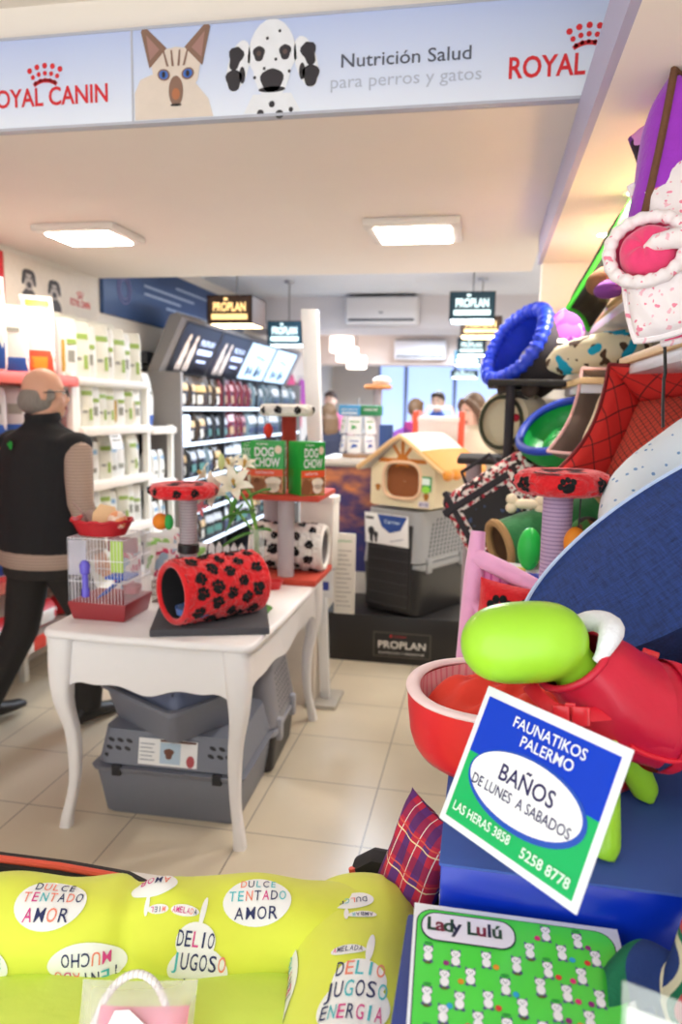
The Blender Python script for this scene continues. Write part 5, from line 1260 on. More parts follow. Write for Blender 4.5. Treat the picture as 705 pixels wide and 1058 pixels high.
b = MB(); b.T = Matrix.Translation((0, 4.898, 0)) @ XZ; b.box(-1.05, -.67, .45, 1.16, -.001, .002); build(b, 'front_print', mat('sunset_print', '2c2f78', .4, pattern=sunset), ct_, org=wm(ct_))
lr = thing('leaflet_rack', 'countertop rack of white leaflets under a blue and green header', 'leaflet rack', (-.86, 5.08, 1.215))
lpart(MB().lathe([(.001, 0), (.11, 0), (.11, .02), (.02, .03), (.001, .03)], 20), 'base', mat('rack_wood', 'a9805a', .5), lr)
lpart(MB().cyl((0, 0, .02), (0, 0, .40), .010), 'post', STEEL, lr)
b = MB().box(-.13, .02, -.05, .05, .285, .355, .004); lpart(b, 'header_box', mat('header_blue', '4aa0d8', .4), lr)
b = MB().box(.021, .16, -.05, .05, .285, .355, .004); lpart(b, 'header_box', mat('header_green', '2c8a55', .4), lr)
b = MB(); b.T = Matrix.Translation((0, -.052, 0)) @ XZ; b.text('para perros', -.055, .32, .022, width=.11, fat=.02); b.flat([(-.11, .295), (0, .295), (0, .306), (-.11, .306)]); b.text('natural', .09, .32, .024, width=.09, fat=.02); lpart(b, 'lettering', PAPER, lr)
for r_ in range(2):
    for a in range(6):
        M = Matrix.Rotation(R(a * 60 - 4), 4, 'Z') @ Matrix.Translation((0, -.115, .035 + r_ * .125)) @ Matrix.Rotation(R(-8), 4, 'X')
        b = MB(); b.T = M; b.box(-.046, .046, -.004, .004, 0, .115, .001); lf = lpart(b, 'leaflet', PAPER, lr)
        b = MB(); b.T = M @ Matrix.Translation((0, -.005, 0)) @ XZ
        if r_: b.flat([(-.02, .03), (.02, .045), (-.018, .065)]); b.flat([(-.035, .08), (.035, .08), (.035, .088), (-.035, .088)])
        else: b.flat([(-.025, .03), (.025, .04), (.02, .055), (-.01, .06)]); b.flat([(-.035, .075), (.03, .075), (.03, .082), (-.035, .082)])
        lpart(b, 'leaflet_print', GREEN if r_ else mat('print_mid_blue', '3d63b5', .5), lf)
ck = thing('checkout_counter', 'plain white checkout counter behind the plush cat house', 'counter', (-.30, 5.14, 0))
build(MB().box(-.585, .12, 5.24, 5.38, 0, 1.20, .004), 'body', WHITE, ck); build(MB().box(-.60, .14, 4.90, 5.40, 1.20, 1.24, .012), 'worktop', MATS['worktop_ivory'], ck)
build(MB().box(-.56, -.52, 5.22, 5.26, 0, 1.2), 'support', WHITE, ck)
cg = thing('travel_cage', 'white slatted travel cage with orange-red corner bars behind the cat house roof', 'cage', (-.31, 5.08, 1.24))
ORR = mat('coral_plastic', 'f05a3c', .4, .04); PWC = mat('cage_white', 'f5ebe6', .4, .03)
lpart(MB().box(-.145, .145, -.09, .09, 0, .05, .01), 'tray', PWC, cg)
for sx in (-1, 1): lpart(MB().hexa((sx * .15 - .02, sx * .15 + .02, -.105, .105, 0), (sx * .15 - .02, sx * .15 + .02, -.09, .09, .30), .008), 'end_frame', ORR, cg)
lpart(MB().box(-.14, .14, -.10, .10, .225, .265, .012), 'top_bar', PWC, cg); lpart(MB().tube([(-.10, 0, .265), (-.08, 0, .325), (.08, 0, .325), (.10, 0, .265)], .012, 8), 'handle', PWC, cg)
b = MB()
for i in range(13): b.tube([(-.13 + i * .0217, -.09, .05), (-.13 + i * .0217, -.09, .23)], .003, 6)
b.box(-.14, .14, -.086, -.084, .05, .23); lpart(b, 'wire_grille', mat('cage_pale', 'f4e4de', .5), cg)
fc = thing('cat_tree', 'far slim cat tree with an orange perch in front of the back window', 'cat tree', (-.85, 5.9, 0))
lpart(MB().box(-.2, .2, -.2, .2, 0, .03, .004), 'base_board', OR, fc); lpart(MB().cyl((0, 0, .03), (0, 0, 1.70), .035, n=18), 'post', SISAL, fc); lpart(MB().lathe([(.001, 1.70), (.10, 1.70), (.115, 1.715), (.10, 1.735), (.001, 1.735)], 24), 'perch', mat('brown_orange_plush', 'b8743c', .9), fc)
lpart(MB().ell((.03, 0, 1.765), .075, .06, .035, 18, 10), 'cushion', PLW, fc)
for nm, lab, x0, x1, z1, m in (('upright_carton', 'narrow dark blue carton upright on the counter beside the leaflets', -.665, -.635, 1.44, mat('carton_blue', '2f4f8c', .5)), ):
    tag(build(MB().box(x0 - .06, x1, 5.15, 5.22, 1.215, z1, .003), nm, m), lab, 'box')
tag(build(MB().box(-.57, -.47, 5.28, 5.36, 1.24, 1.46, .004), 'upright_carton', mat('carton_magenta', 'c44bb0', .5, pattern=blotch(14, .5, '7a3fa8'))), 'magenta and purple carton on the checkout behind the striped cage', 'box')
tag(build(MB().box(-.595, -.50, 5.10, 5.18, 1.24, 1.38, .004), 'small_carton', mat('carton_red', 'c8343c', .5)), 'small red carton at the end of the checkout counter', 'box')
# merchandise on the far wall beyond the screens
for i, (y, z, m, lab) in enumerate(((9.5, 1.75, 'e05a8c', 'hot pink pet coat hanging beyond the screen cabinet'), (9.9, 1.45, 'd8486a', 'rose pet coat hanging below the hot pink one'), (10.4, 1.7, 'b05ab0', 'purple pet coat hanging last on the far wall'))):
    t = thing('pet_coat', lab, 'pet clothing', (XL, y, z), group='pet coats on the far wall')
    mm = mat('coat_' + m, m, .8, .12)
    b = MB(); b.T = Matrix.Translation((XL + .10, y, z)) @ YZ; b.pillow(.40, .50, .14, 12, 12, .1); build(b, 'body', mm, t); build(MB().cyl((XL, y, z + .27), (XL + .12, y, z + .27), .006, n=6), 'hook', STEEL, t)
# ================================================================ the alcove of pet beds
WOOD = mat('pale_wood', 'e8c48c', .5, .08, 20, stretch=(1, .2, 4))
def shelf(x0, y0, y1, z, label):
    t = thing('wall_shelf', label, 'shelf', ((x0 + XR) / 2, (y0 + y1) / 2, z - .05), group='alcove wall shelves')
    build(MB().box(x0, XR, y0, y1, z - .022, z, .002), 'board', WOOD, t)
    build(MB().box(x0 + .012, XR, y0 + .03, y1 - .005, z - .055, z - .0225, .003), 'underframe', mat('shelf_metal', 'd9dbe4', .45, .02), t)
    return t
shelf(.405, 1.30, 3.855, 1.93, 'upper pale wooden wall shelf carrying the purple and green beds')
shelf(.420, 1.30, 2.62, 1.725, 'pale wooden wall shelf below the pink heart bed')
shelf(.318, 2.78, 3.42, 1.672, 'short pale wooden shelf under the teal-spotted bolster')
shelf(.44, 1.66, 3.855, 1.30, 'lower wooden wall shelf hidden behind the red quilted bed')
tp = thing('display_plinth', 'low white plinth under the pile of beds along the alcove', 'plinth', (.52, 2.7, 0))
build(MB().box(.05, .995, 1.75, 3.84, 0, .80, .006), 'body', WHITE, tp); build(MB().box(.04, .998, 1.74, 3.85, .80, .83, .004), 'top_board', WOOD, tp)

def frame(c, n, up=(0, 0, 1), spin=0):
    n = Vector(n).normalized(); u = Vector(up).cross(n)
    if u.length < 1e-3: u = Vector((1, 0, 0))
    u.normalize(); v = n.cross(u)
    M = Matrix(((u.x, v.x, n.x, c[0]), (u.y, v.y, n.y, c[1]), (u.z, v.z, n.z, c[2]), (0, 0, 0, 1)))
    return M @ Matrix.Rotation(R(spin), 4, 'Z')
def cup_bed(name, label, cat, M, r, depth, rim, mats, sy=1.0, ruf=0, flare=.9, wall=.03, lift=.03, cush=True, group=None, ang=60, names=('outer_wall', 'lining', 'rim', 'cushion')):
    """round bed: local +z is the open side, z=0 at the rim plane"""
    t = thing(name, label, cat, mtx=M, group=group)
    n = 64
    def ring(k, z, w_=0): return [((r * k + w_ * sin(9 * 2 * pi * j / n)) * cos(2 * pi * j / n), (r * k + w_ * sin(9 * 2 * pi * j / n)) * sy * sin(2 * pi * j / n), z) for j in range(n)]
    b = MB(); b.rings([ring(1, -.002), ring(.99, -depth * .3), ring((1 + flare) / 2, -depth * .7), ring(flare, -depth + .012), ring(flare - .04, -depth), ring(.02, -depth)], False, ur=8, vr=1); lpart(b, names[0], mats[0], t, ang=ang)
    ki = 1 - wall / r
    b = MB(); b.rings([ring(ki, -.002), ring(ki * .99, -depth * .4, .004), ring(ki * flare * .98, -depth + .03), ring(.02, -depth + .03)], False, ur=8); lpart(b, names[1], mats[1], t, ang=ang)
    km = (1 + ki) / 2
    def rf(u, v):
        a = 2 * pi * u; q = 2 * pi * v; e = rim * (1 + (.22 * sin(ruf * a) * (1 if ruf else 0)))
        rr = r * km + (wall / 2 + e * .4) * cos(q); 
        return (rr * cos(a), rr * sy * sin(a), e * sin(q) + .004 * sin(3 * a))
    b = MB(); b.grid(rf, 120 if ruf else 72, 12, cu=True, cv=True, ur=10); lpart(b, names[2], mats[2], t)
    if cush:
        def cf(u, v):
            a = 2 * pi * u; k = ki * flare * .97 * (1 - v)
            return (k * r * cos(a), k * r * sy * sin(a), -depth + lift + .045 * (1 - (1 - v) ** 4) ** .6 + .004 * sin(5 * a) * v * (1 - v) * 4 - .012 * math.exp(-(v - 1) ** 2 * 60))
        b = MB(); b.grid(cf, 60, 14, cu=True); lpart(b, names[3], mats[3] if len(mats) > 3 else mats[1], t)
    return t
def cushion(name, label, M, w_, h_, th, m, piping=None, cat='cushion', pinch=.07, ur=1, vr=1, group=None, extra=None, body='cover'):
    t = thing(name, label, cat, mtx=M, group=group)
    b = MB(); b.pillow(w_, h_, th, 22, 22, pinch, ur, vr); lpart(b, body, m, t)
    if piping is not None:
        pts = []
        for s0, s1 in (((-1, -1), (1, -1)), ((1, -1), (1, 1)), ((1, 1), (-1, 1)), ((-1, 1), (-1, -1))):
            for k in range(14):
                a, c_ = s0[0] + (s1[0] - s0[0]) * k / 14, s0[1] + (s1[1] - s0[1]) * k / 14
                pts.append((a * w_ / 2 * (1 - pinch * (1 - c_ ** 2) * abs(a)), c_ * h_ / 2 * (1 - pinch * (1 - a ** 2) * abs(c_)), 0))
        lpart(MB().tube(pts, .0085, 8, closed=True), 'piping', piping, t)
    return t
def box_bed(name, label, M, w_, h_, d_, mo, mi, pip, ur=3, mc=None, lean=.03):
    """square bed with soft walls; local +z is the open side, z=0 the floor of the bed"""
    t = thing(name, label, 'pet bed', mtx=M)
    b = MB(); b.T = Matrix.Translation((0, 0, .02)); b.pillow(w_, h_, .05, 16, 16, .02, ur, ur); lpart(b, 'base', mo, t)
    b = MB(); b.T = Matrix.Translation((0, 0, .055)); b.pillow(w_ * .84, h_ * .84, .07, 16, 16, .05, ur * 1.5, ur * 1.5); lpart(b, 'cushion', mc or mi, t)
    for k in range(4):
        L = w_ if k % 2 == 0 else h_; off = (h_ if k % 2 == 0 else w_) / 2
        T_ = Matrix.Rotation(R(90 * k), 4, 'Z')
        def top(u): return d_ * (1 - .28 * sin(pi * u))
        def wf(s):
            def g(u, v):
                x = (u - .5) * L; z = .01 + top(u) * v; y = -off - lean * v * 1.0 + s * .016 * sqrt(max(0, 1 - (2 * v - 1) ** 4)) * sqrt(max(.02, 1 - (2 * u - 1) ** 8)) + .003 * sin(11 * u + 3 * v)
                return T_ @ Vector((x * (1 + 2 * lean * v / L), y, z))
            return g
        b = MB(); b.grid(wf(1), 18, 8, ur=ur, vr=ur * d_ / L); b.grid(lambda u, v: wf(-1)(1 - u, v), 18, 8, ur=ur, vr=ur * d_ / L); wl = lpart(b, 'wall', mo, t)
        if pip is not None: lpart(MB().tube([T_ @ Vector(((u_ / 18 - .5) * L * (1 + 2 * lean / L), -off - lean, .01 + top(u_ / 18))) for u_ in range(19)], .006, 8), 'piping', pip, wl)
    return t
# materials
BLUEQ = mat('blue_satin', '1d3fd0', .4, .12, 30, .5, 50); BLKF = mat('black_canvas', '2e2a30', .8, .12, 80, .3, 300)
LEO = mat('dalmatian_plush', 'd9c8a8', .95, pattern=blotch(11, .60, '3a2c24'), bump=.4, bscale=150, sheen=.3); CRM = mat('cream_lining', 'e8dcc0', .95, .05, 40, .5, 60)
GRQ = mat('green_satin', '18a548', .4, .12, 30, .4, 50); GRF = mat('green_felt', '1d9a45', .7, .06)
NAVR = mat('royal_blue_trim', '1c3fb4', .5, .06)

# ---- dark cat tree with two platforms, carrying the patched house and the blue bucket bed
dt = thing('cat_tree', 'dark two-platform cat tree under the blue and black bucket bed', 'cat tree', (.08, 3.42, 0))
DKC = mat('dark_grey_carpet', '3b3836', .95, .15, 100, .4, 250)
build(MB().box(-.08, .26, 3.28, 3.68, 0, .035, .005), 'base_board', DKC, dt)
build(MB().cyl((-.045, 3.40, .035), (-.045, 3.40, 1.315), .035, n=20), 'post', mat('mauve_sisal', 'b9a9ae', .9, pattern=bands(2, 90, .3, '9c8c92', 'Object')), dt)
build(MB().box(-.118, .30, 3.31, 3.70, 1.315, 1.342, .006), 'platform', DKC, dt)
build(MB().cyl((.096, 3.25, 1.342), (.096, 3.25, 1.655), .020, n=18), 'post', BLKF, dt)
build(MB().box(.0, .36, 3.22, 3.80, 1.655, 1.68, .006), 'platform', DKC, dt)
M = frame((.125, 3.42, 1.495), (-.62, -.78, .05))
t = thing('cat_house', 'round patched plush cat house with dark-rimmed opening on the dark cat tree', 'cat house', mtx=M)
prof = [(.112, .10), (.135, .085), (.150, .03), (.152, -.03), (.135, -.09), (.09, -.13), (.002, -.145)]
lpart(MB().lathe(prof, 40, sy=1.0), 'shell', LEO, t)
lpart(MB().lathe([(.105, .10), (.128, .06), (.110, .035), (.06, .030), (.002, .032)], 40), 'lining', CRM, t)
lpart(MB().tube([(.110 * cos(2 * pi * j / 40), .110 * sin(2 * pi * j / 40), .10) for j in range(40)], .009, 8, closed=True), 'rim', mat('olive_trim', '3c3f2c', .8), t)
lpart(MB().ell((.085, .02, .115), .020, .018, .018, 14, 10), 'nose', mat('cherry_plush', 'c8203a', .8), t)
for x in (-.02, .11): lpart(MB().ell((x, .145, .06), .042, .036, .025, 14, 10), 'ear', mat('plush_dark_patch', '4a3a30', .95, .2), t)
cup_bed('bucket_bed', 'blue satin-lined black bucket bed tipped on the highest platform', 'pet bed', frame((.115, 3.50, 1.845), (-.76, -.44, .50)), .205, .21, .028, (BLKF, BLUEQ, BLUEQ, mat('grey_cushion', '7c7880', .8)), ruf=34, flare=.84, wall=.045, lift=.075, names=('outer_wall', 'lining', 'ruffled_rim', 'cushion'))
# ---- upper shelf
M = frame((.418, 1.88, 2.075), (.78, -.60, -.12), up=(.12, 0, .99))
cushion('cushion_bed', 'big purple plush bed with brown rope piping on the upper wall shelf', M, .30, .345, .155, mat('purple_plush', '9a2fc0', .85, .12, 30, .5, 90, sheen=.3), mat('brown_rope', '6b4630', .9, .2, 200), 'pet bed', .05)
cushion('cushion', 'black and purple cushion with pale heart behind the big purple bed', frame((.372, 1.98, 2.17), (-.62, -.78, .1), spin=25), .11, .15, .08, mat('black_purple_print', '2a1628', .9, pattern=blotch(14, .5, '6a2a90', c3='d890d0', scale3=16)))
cushion('carrier_bag', 'tall black bag with neon green piping leaning on the upper shelf', frame((.395, 2.80, 2.048), (.80, -.46, -.42), up=(.46, 0, .88)), .24, .40, .075, mat('black_nylon', '26261f', .7, .2, 40), mat('neon_green', '46d838', .6), 'bag', .09)
tag(build(MB().at(.375, 2.66, 1.985, rot=(0, -24, 20)).ell((0, 0, 0), .075, .06, .045, 24, 16, .9), 'cushion', mat('brown_plush', '8a5f40', .95, .12, 60, .6, 120)), 'brown plush cushion beside the black and green bag', 'cushion')
tag(build(MB().at(.375, 2.60, 1.945, rot=(0, -10, 20)).ell((0, 0, 0), .05, .06, .03, 20, 12), 'cushion', mat('violet_plush', '7a3a90', .95, .12)), 'small violet cushion under the brown one on the upper shelf', 'cushion')
# ---- pink heart bed
FLO = mat('floral_white', 'f6edef', .8, pattern=blotch(60, .66, 'ee8aa2', c3='f4c0cc', scale3=70), bump=.3, bscale=60); PNK = mat('hot_pink_plush', 'ee3f78', .85, .08, 40, .4, 120, sheen=.4)
t = cup_bed('heart_bed', 'white floral bed with hot pink hollow tipped out over the shelf edge', 'pet bed', frame((.312, 1.70, 1.888), (-.42, -.86, .28)), .086, .065, .013, (FLO, PNK, FLO, PNK), sy=.95, ruf=18, wall=.018, lift=.045, names=('outer_wall', 'lining', 'frilled_rim', 'cushion'))
lpart(MB().tube([(.088, .012, .004), (.055, .006, .020), (.022, .0, .022), (.002, -.004, .012)], [.022, .020, .017, .008], 14), 'frilled_flap', FLO, t)
cushion('cushion', 'white floral cushion with pink specks above the pink hollow', frame((.425, 1.76, 1.985), (-.5, -.8, .3), spin=24), .24, .27, .12, FLO, FLO, pinch=.04)
cushion('cushion', 'white floral cushion hanging below the pink hollow', frame((.352, 1.71, 1.790), (-.42, -.90, .05), spin=14), .13, .145, .07, FLO, FLO, pinch=-.08)
cushion('cushion', 'hot pink cushion behind the hanging floral one at the shelf edge', frame((.415, 1.725, 1.785), (-.45, -.88, .1), spin=12), .13, .15, .08, PNK, FLO, pinch=.02)
# ---- middle shelf
b = MB(); b.tube([(.235, 3.12, 1.735), (.27, 3.10, 1.745), (.34, 3.08, 1.765), (.44, 3.06, 1.785), (.54, 3.05, 1.80), (.60, 3.05, 1.80)], [.025, .055, .068, .072, .07, .03], 24)
tag(build(b, 'bolster', mat('teal_leopard', 'd9cfb4', .9, pattern=blotch(20, .60, '4a3628', c3='149fc4', scale3=15), bump=.3)), 'cream bolster with teal and brown spots on the short wooden shelf', 'cushion')
t = thing('plush_cushion', 'rounded pink and purple cushion with a striped patch beside the bucket bed', 'cushion', (.315, 3.44, 1.80))
lpart(MB().at(0, 0, .075, rot=(0, 20, 0)).ell((0, 0, 0), .085, .06, .13, 24, 16), 'cover', mat('pink_purple_plush', 'c05ab8', .9, pattern=blotch(9, .52, 'e8a0c8', c3='8a3aa0', scale3=12)), t)
lpart(MB().at(-.02, -.045, .03, rot=(0, 20, 0)).ell((0, 0, 0), .048, .03, .04, 16, 12), 'striped_patch', mat('black_white_stripe', 'f0ece4', .9, pattern=bands(2, 34, .4, '241f22', 'Object')), t)
# ---- lower wall shelf
cup_bed('bowl_bed', 'green bowl-shaped bed with royal blue rim beside the red perch', 'pet bed', frame((.29, 3.02, 1.50), (-.42, -.42, .80)), .185, .12, .016, (GRF, GRQ, NAVR, GRQ), flare=.72, wall=.022)
box_bed('box_bed', 'taupe square bed with pale pink piping between green bowl and red quilted bed', frame((.475, 2.74, 1.505), (-.66, -.50, .55), spin=10), .26, .30, .13, mat('taupe_suede', '6a5a50', .9, .08, 40), mat('cream_suede', 'e9d6b8', .9, .05), mat('pale_pink_piping', 'e6b8b4', .7))
QRD = mat('red_quilted', 'd8302a', .75, pattern=diamonds(1.6, 1.6, .055, '3a1a1c'), bump=.3, bscale=40); QRD2 = mat('red_plaid_cushion', 'c2402f', .8, pattern=diamonds(3.2, 3.2, .13, '4a2422'))
box_bed('box_bed', 'red quilted square bed with black diamond stitching', frame((.545, 2.36, 1.455), (-.62, -.48, .62), spin=10), .34, .36, .17, QRD, QRD2, mat('dark_red_piping', '7c1c20', .7), 2.4, QRD2)
PALE = mat('pale_blue_dotted', 'e4ecf4', .9, pattern=spots(34, .16, '7aa0cc'), bump=.3, bscale=60)
t = thing('donut_bed', 'pale bed dotted with blue, its thick bolster above the denim bed', 'pet bed', mtx=frame((.485, 1.80, 1.40), (-.62, -.30, .72)))
lpart(MB().tube([(.17 * cos(2 * pi * j / 48), .19 * sin(2 * pi * j / 48), .006 * sin(4 * 2 * pi * j / 48)) for j in range(48)], .07, 18, closed=True), 'bolster', PALE, t)
b = MB(); b.T = Matrix.Translation((0, 0, -.03)); b.ell((0, 0, 0), .15, .17, .045, 28, 12); lpart(b, 'cushion', mat('white_dotted', 'f2f4f6', .9, pattern=spots(40, .13, 'a4bcd8')), t)
st = thing('hanging_strap', 'thin black strap hanging from the middle shelf over the red quilted bed', 'strap', (.385, 1.76, 1.52))
build(MB().tube([(.43, 1.72, 1.745), (.392, 1.74, 1.735), (.372, 1.75, 1.70), (.380, 1.76, 1.64), (.378, 1.76, 1.62)], .004, 6), 'cord', BLACK, st)
build(MB().tube([(.378, 1.76, 1.625), (.380, 1.76, 1.57), (.384, 1.76, 1.52)], [(.003, .010)] * 3, 8), 'webbing', BLACK, st)
# ---- the pile on the plinth
cb_ = thing('carrier_bag', 'floral pet carrier bag with black mesh window tilted behind the pink bed', 'bag', mtx=frame((.06, 3.02, 1.17), (-.30, -.92, .22), spin=36))
FLR = mat('red_floral', 'eadfd8', .8, pattern=blotch(48, .53, 'b8283c', c3='2c2024', scale3=42)); 
lpart(MB().box(-.205, .205, -.16, .165, -.20, 0, .04, 3), 'body', FLR, cb_)
lpart(MB().box(-.135, .075, -.105, .06, .0, .008, .02), 'mesh_window', mat('black_mesh', '1e1b1e', .7, pattern=blotch(20, .66, '3a4a70')), cb_)
lpart(MB().box(-.21, .10, .075, .105, -.1, .010, .006), 'black_trim', BLKF, cb_); lpart(MB().box(-.175, -.15, -.165, .17, -.205, .006, .004), 'black_trim', BLKF, cb_)
lpart(MB().tube([(-.09, .16, -.1), (-.08, .235, -.1), (.06, .235, -.1), (.07, .16, -.1)], .009, 8), 'handle', BLKF, cb_)
def tube_bed(name, label, p, q, r, mo, mi, mr):
    d = Vector(q) - Vector(p); L = d.length
    t = thing(name, label, 'pet tunnel', mtx=frame(p, -d, up=(0, .2, 1)))
    lpart(MB().lathe([(r, 0), (r * 1.05, -L * .3), (r * .97, -L * .6), (r, -L)], 36), 'sleeve', mo, t)
    lpart(MB().lathe([(r * .9, .0), (r * .9, -L * .9), (.002, -L * .92)], 30), 'lining', mi, t)
    for z in (0, -L): lpart(MB().tube([(r * .96 * cos(2 * pi * j / 36), r * .96 * sin(2 * pi * j / 36), z) for j in range(36)], r * .17, 8, closed=True), 'rim', mr, t)
    return t
TAN = mat('tan_plush', 'a98558', .95, .1, 60, .5, 120); GPL = mat('green_plush', '2a7a42', .95, .15, 60, .6, 100, sheen=.3)
tube_bed('plush_tunnel', 'green plush tunnel with tan rims lying behind the lilac post', (.065, 2.62, 1.085), (.40, 2.78, 1.18), .085, GPL, mat('brown_lining2', '6a4a30', .9), TAN)
tag(build(MB().at(.0, 0, 0).ell((.315, 2.32, 1.125), .075, .06, .115, 20, 14), 'plush_toy', mat('green_brown_plush', '3f7a3a', .95, pattern=blotch(12, .5, '6a4a30', c3='1d1a16', scale3=16))), 'green and brown plush toy to the side of the lilac post', 'plush toy')
tag(build(MB().ell((.145, 2.27, 1.14), .036, .036, .065, 20, 14), 'egg_toy', mat('vivid_green_toy', '22d050', .4, .03)), 'bright green egg-shaped toy beside the lilac post', 'toy')
b = MB()
b.ell((0.15, 2.665, 1.228), .055, .02, .018, 16, 10)
for sx in (-1, 1):
    for sz in (-1, 1): b.ell((0.15 + sx * .05, 2.665, 1.228 + sz * .015), .02, .018, .02, 12, 8)
tag(build(b, 'bone_toy', mat('cream_plush_toy', 'f2e2c4', .9)), 'cream plush bone above the green egg toy', 'toy')
for i, (x, y, z, m, lab) in enumerate(((.10, 2.30, 1.055, 'f2d860', 'yellow toy packet in front of the green plush tunnel'), (.17, 2.24, 1.05, '4a5ad0', 'small blue toy packet by the green egg toy'), (.03, 2.34, 1.06, 'f4a8c8', 'pale pink toy packet inside the pink plush frame'), (.075, 2.22, 1.045, 'e8e4d8', 'white printed toy packet inside the pink plush frame'))):
    t = thing('toy_packet', lab, 'packet', (x, y, z - .03), 15 * i - 20)
    b = MB(); b.T = Matrix.Rotation(R(-40), 4, 'X') @ Matrix.Translation((0, 0, .03)) @ XZ; b.pillow(.075, .06, .028, 10, 10, .03); lpart(b, 'pouch', mat('packet_' + m, m, .4, pattern=blotch(40, .6, 'c05070' if i % 2 else '5070c0')), t)
    b = MB(); b.T = Matrix.Rotation(R(-40), 4, 'X'); b.box(-.036, .036, -.002, .002, .055, .07); lpart(b, 'header_card', PAPER, t)
t = thing('storage_crate', 'white crate under the toys and the green plush tunnel', 'crate', (.3, 2.5, .83))
build(MB().box(.06, .60, 2.12, 2.85, .83, 1.0, .01), 'body', PLASTIC_W, t); build(MB().box(.05, .61, 2.11, 2.86, .985, 1.01, .006), 'rim', PLASTIC_W, t)
# pink plush framed bed
PK_ = mat('pink_frame_plush', 'f8b2dc', .85, .07, 40, .4, 100, sheen=.4)
t = thing('pet_tent', 'open pink plush framed bed standing in front of the toys', 'pet bed', (.13, 1.98, .83))
A, B_, C2, D2 = (-.012, 2.03, 1.215), (-.035, 1.98, .86), (.36, 1.86, .86), (.34, 1.93, 1.05)
build(MB().tube([(-.008, 2.05, 1.222), (-.014, 2.03, 1.12), (-.022, 2.01, .98), (-.030, 1.98, .855)], [.020, .026, .026, .024], 14), 'upright', PK_, t)
build(MB().tube([(-.012, 2.03, 1.155), (.06, 2.0, 1.13), (.16, 1.97, 1.085), (.26, 1.95, 1.06)], .024, 14), 'top_rail', PK_, t)
build(MB().tube([(-.022, 2.01, 1.04), (.012, 2.0, 1.005), (.06, 1.99, .985), (.28, 1.95, .94)], .016, 12), 'middle_rail', PK_, t)
build(MB().tube([(-.028, 1.98, .855), (.10, 1.95, .852), (.34, 1.90, .852)], .022, 12), 'bottom_rail', PK_, t)
b = MB(); b.grid(lambda u, v: (-.018 + .33 * u, 2.035 - .08 * u + .006 * sin(20 * u), .85 + (.28 - .07 * u) * v), 16, 6); b.grid(lambda u, v: (-.018 + .33 * (1 - u), 2.047 - .08 * (1 - u), .85 + (.28 - .07 * (1 - u)) * v), 16, 6); build(b, 'back_panel', mat('pink_panel', 'f08ac4', .8, pattern=bands(0, 14, .25, 'd45aa8')), t)
M = frame((.10, 1.93, 1.005), (-.15, -.97, .12), spin=-6)
cu = cushion('paw_cushion', 'red cushion with black paw prints leaning inside the pink frame', M, .22, .20, .07, PLR, None)
b = MB()
for x, y_, r_ in ((-.045, .035, 10), (.035, .045, -15), (-.05, -.05, 30), (.04, -.03, 0)):
    paw(b, lambda uu, vv, o: M @ Vector((uu, vv, .037 + o - .9 * (uu * uu + vv * vv))), x, y_, .036, r_, 1.0)
build(b, 'paw_print', PLB, cu, merge=False)
# red perch cat tree
ct3 = thing('cat_tree', 'cat tree with lilac post and red paw-print perch beside the denim bed', 'cat tree', (.20, 1.97, .83))
build(MB().box(.06, .36, 1.80, 2.10, .831, .855, .004), 'base_board', DKC, ct3)
build(MB().at(.192, 1.985, .855).lathe([(.001, 0), (.038, 0), (.038, .48), (.001, .48)], 24), 'post', mat('lilac_sisal', 'c3a9c8', .9, pattern=bands(2, 95, .35, '9d84ac', 'Object'), bump=.4, bscale=220), ct3)
plush_disc(ct3, (.197, 1.97, 1.372), .118, .062, PLR, 'perch', 21, 8, .042)
toy = build(MB().cyl((.240, 1.92, 1.35), (.238, 1.92, 1.245), .002, n=6), 'toy_string', BLACK, ct3)
build(MB().ell((.232, 1.92, 1.225), .028, .026, .04, 16, 12), 'toy_ball', mat('orange_toy', 'f0901c', .6, .08), toy)
# ---- denim bed tipped up, underside to the viewer
def denim(nt, c):
    a = nd(nt, 'ShaderNodeTexNoise'); a.inputs['Scale'].default_value = 260; nt.links.new(coords(nt, (1, .12, 1)), a.inputs['Vector'])
    e = nd(nt, 'ShaderNodeTexNoise'); e.inputs['Scale'].default_value = 260; nt.links.new(coords(nt, (.12, 1, 1)), e.inputs['Vector'])
    f = math_(nt, 'MULTIPLY_ADD', math_(nt, 'ADD', a.outputs['Fac'], e.outputs['Fac']), 1.4, -.9)
    return mixc(nt, math_(nt, 'MINIMUM', math_(nt, 'MAXIMUM', f, 0), 1), tuple(x * .62 for x in c), tuple(min(1, x * 1.5) for x in c))
DEN = mat('denim', '1b3878', .85, pattern=denim, bump=.35, bscale=500)
n_ = Vector((-.58, -.40, .71)).normalized(); u_ = Vector((.80, 0, .60)); u_ = (u_ - n_ * u_.dot(n_)).normalized(); v_ = n_.cross(u_)
DC = Vector((.352, 1.455, 1.312))
M = Matrix(((u_.x, v_.x, n_.x, DC.x), (u_.y, v_.y, n_.y, DC.y), (u_.z, v_.z, n_.z, DC.z), (0, 0, 0, 1)))
t = thing('denim_bed', 'large round dark blue denim bed tipped up on edge behind the dog dummy', 'pet bed', mtx=M)
n = 72
rg = lambda k, z: [(.34 * k * cos(2 * pi * j / n), .195 * k * sin(2 * pi * j / n), z) for j in range(n)]
lpart(MB().rings([rg(1, 0), rg(.7, .004), rg(.35, .006), rg(.01, .006)], False), 'base_panel', DEN, t)
lpart(MB().rings([rg(1, 0), rg(1.02, -.05), rg(1.01, -.11), rg(.93, -.135), rg(.86, -.11), rg(.84, -.03), rg(.01, -.03)], False), 'side_wall', mat('denim_shaded', '152a5a', .85, pattern=denim, bump=.35, bscale=500), t)  # same denim with the side's shade put into a darker colour
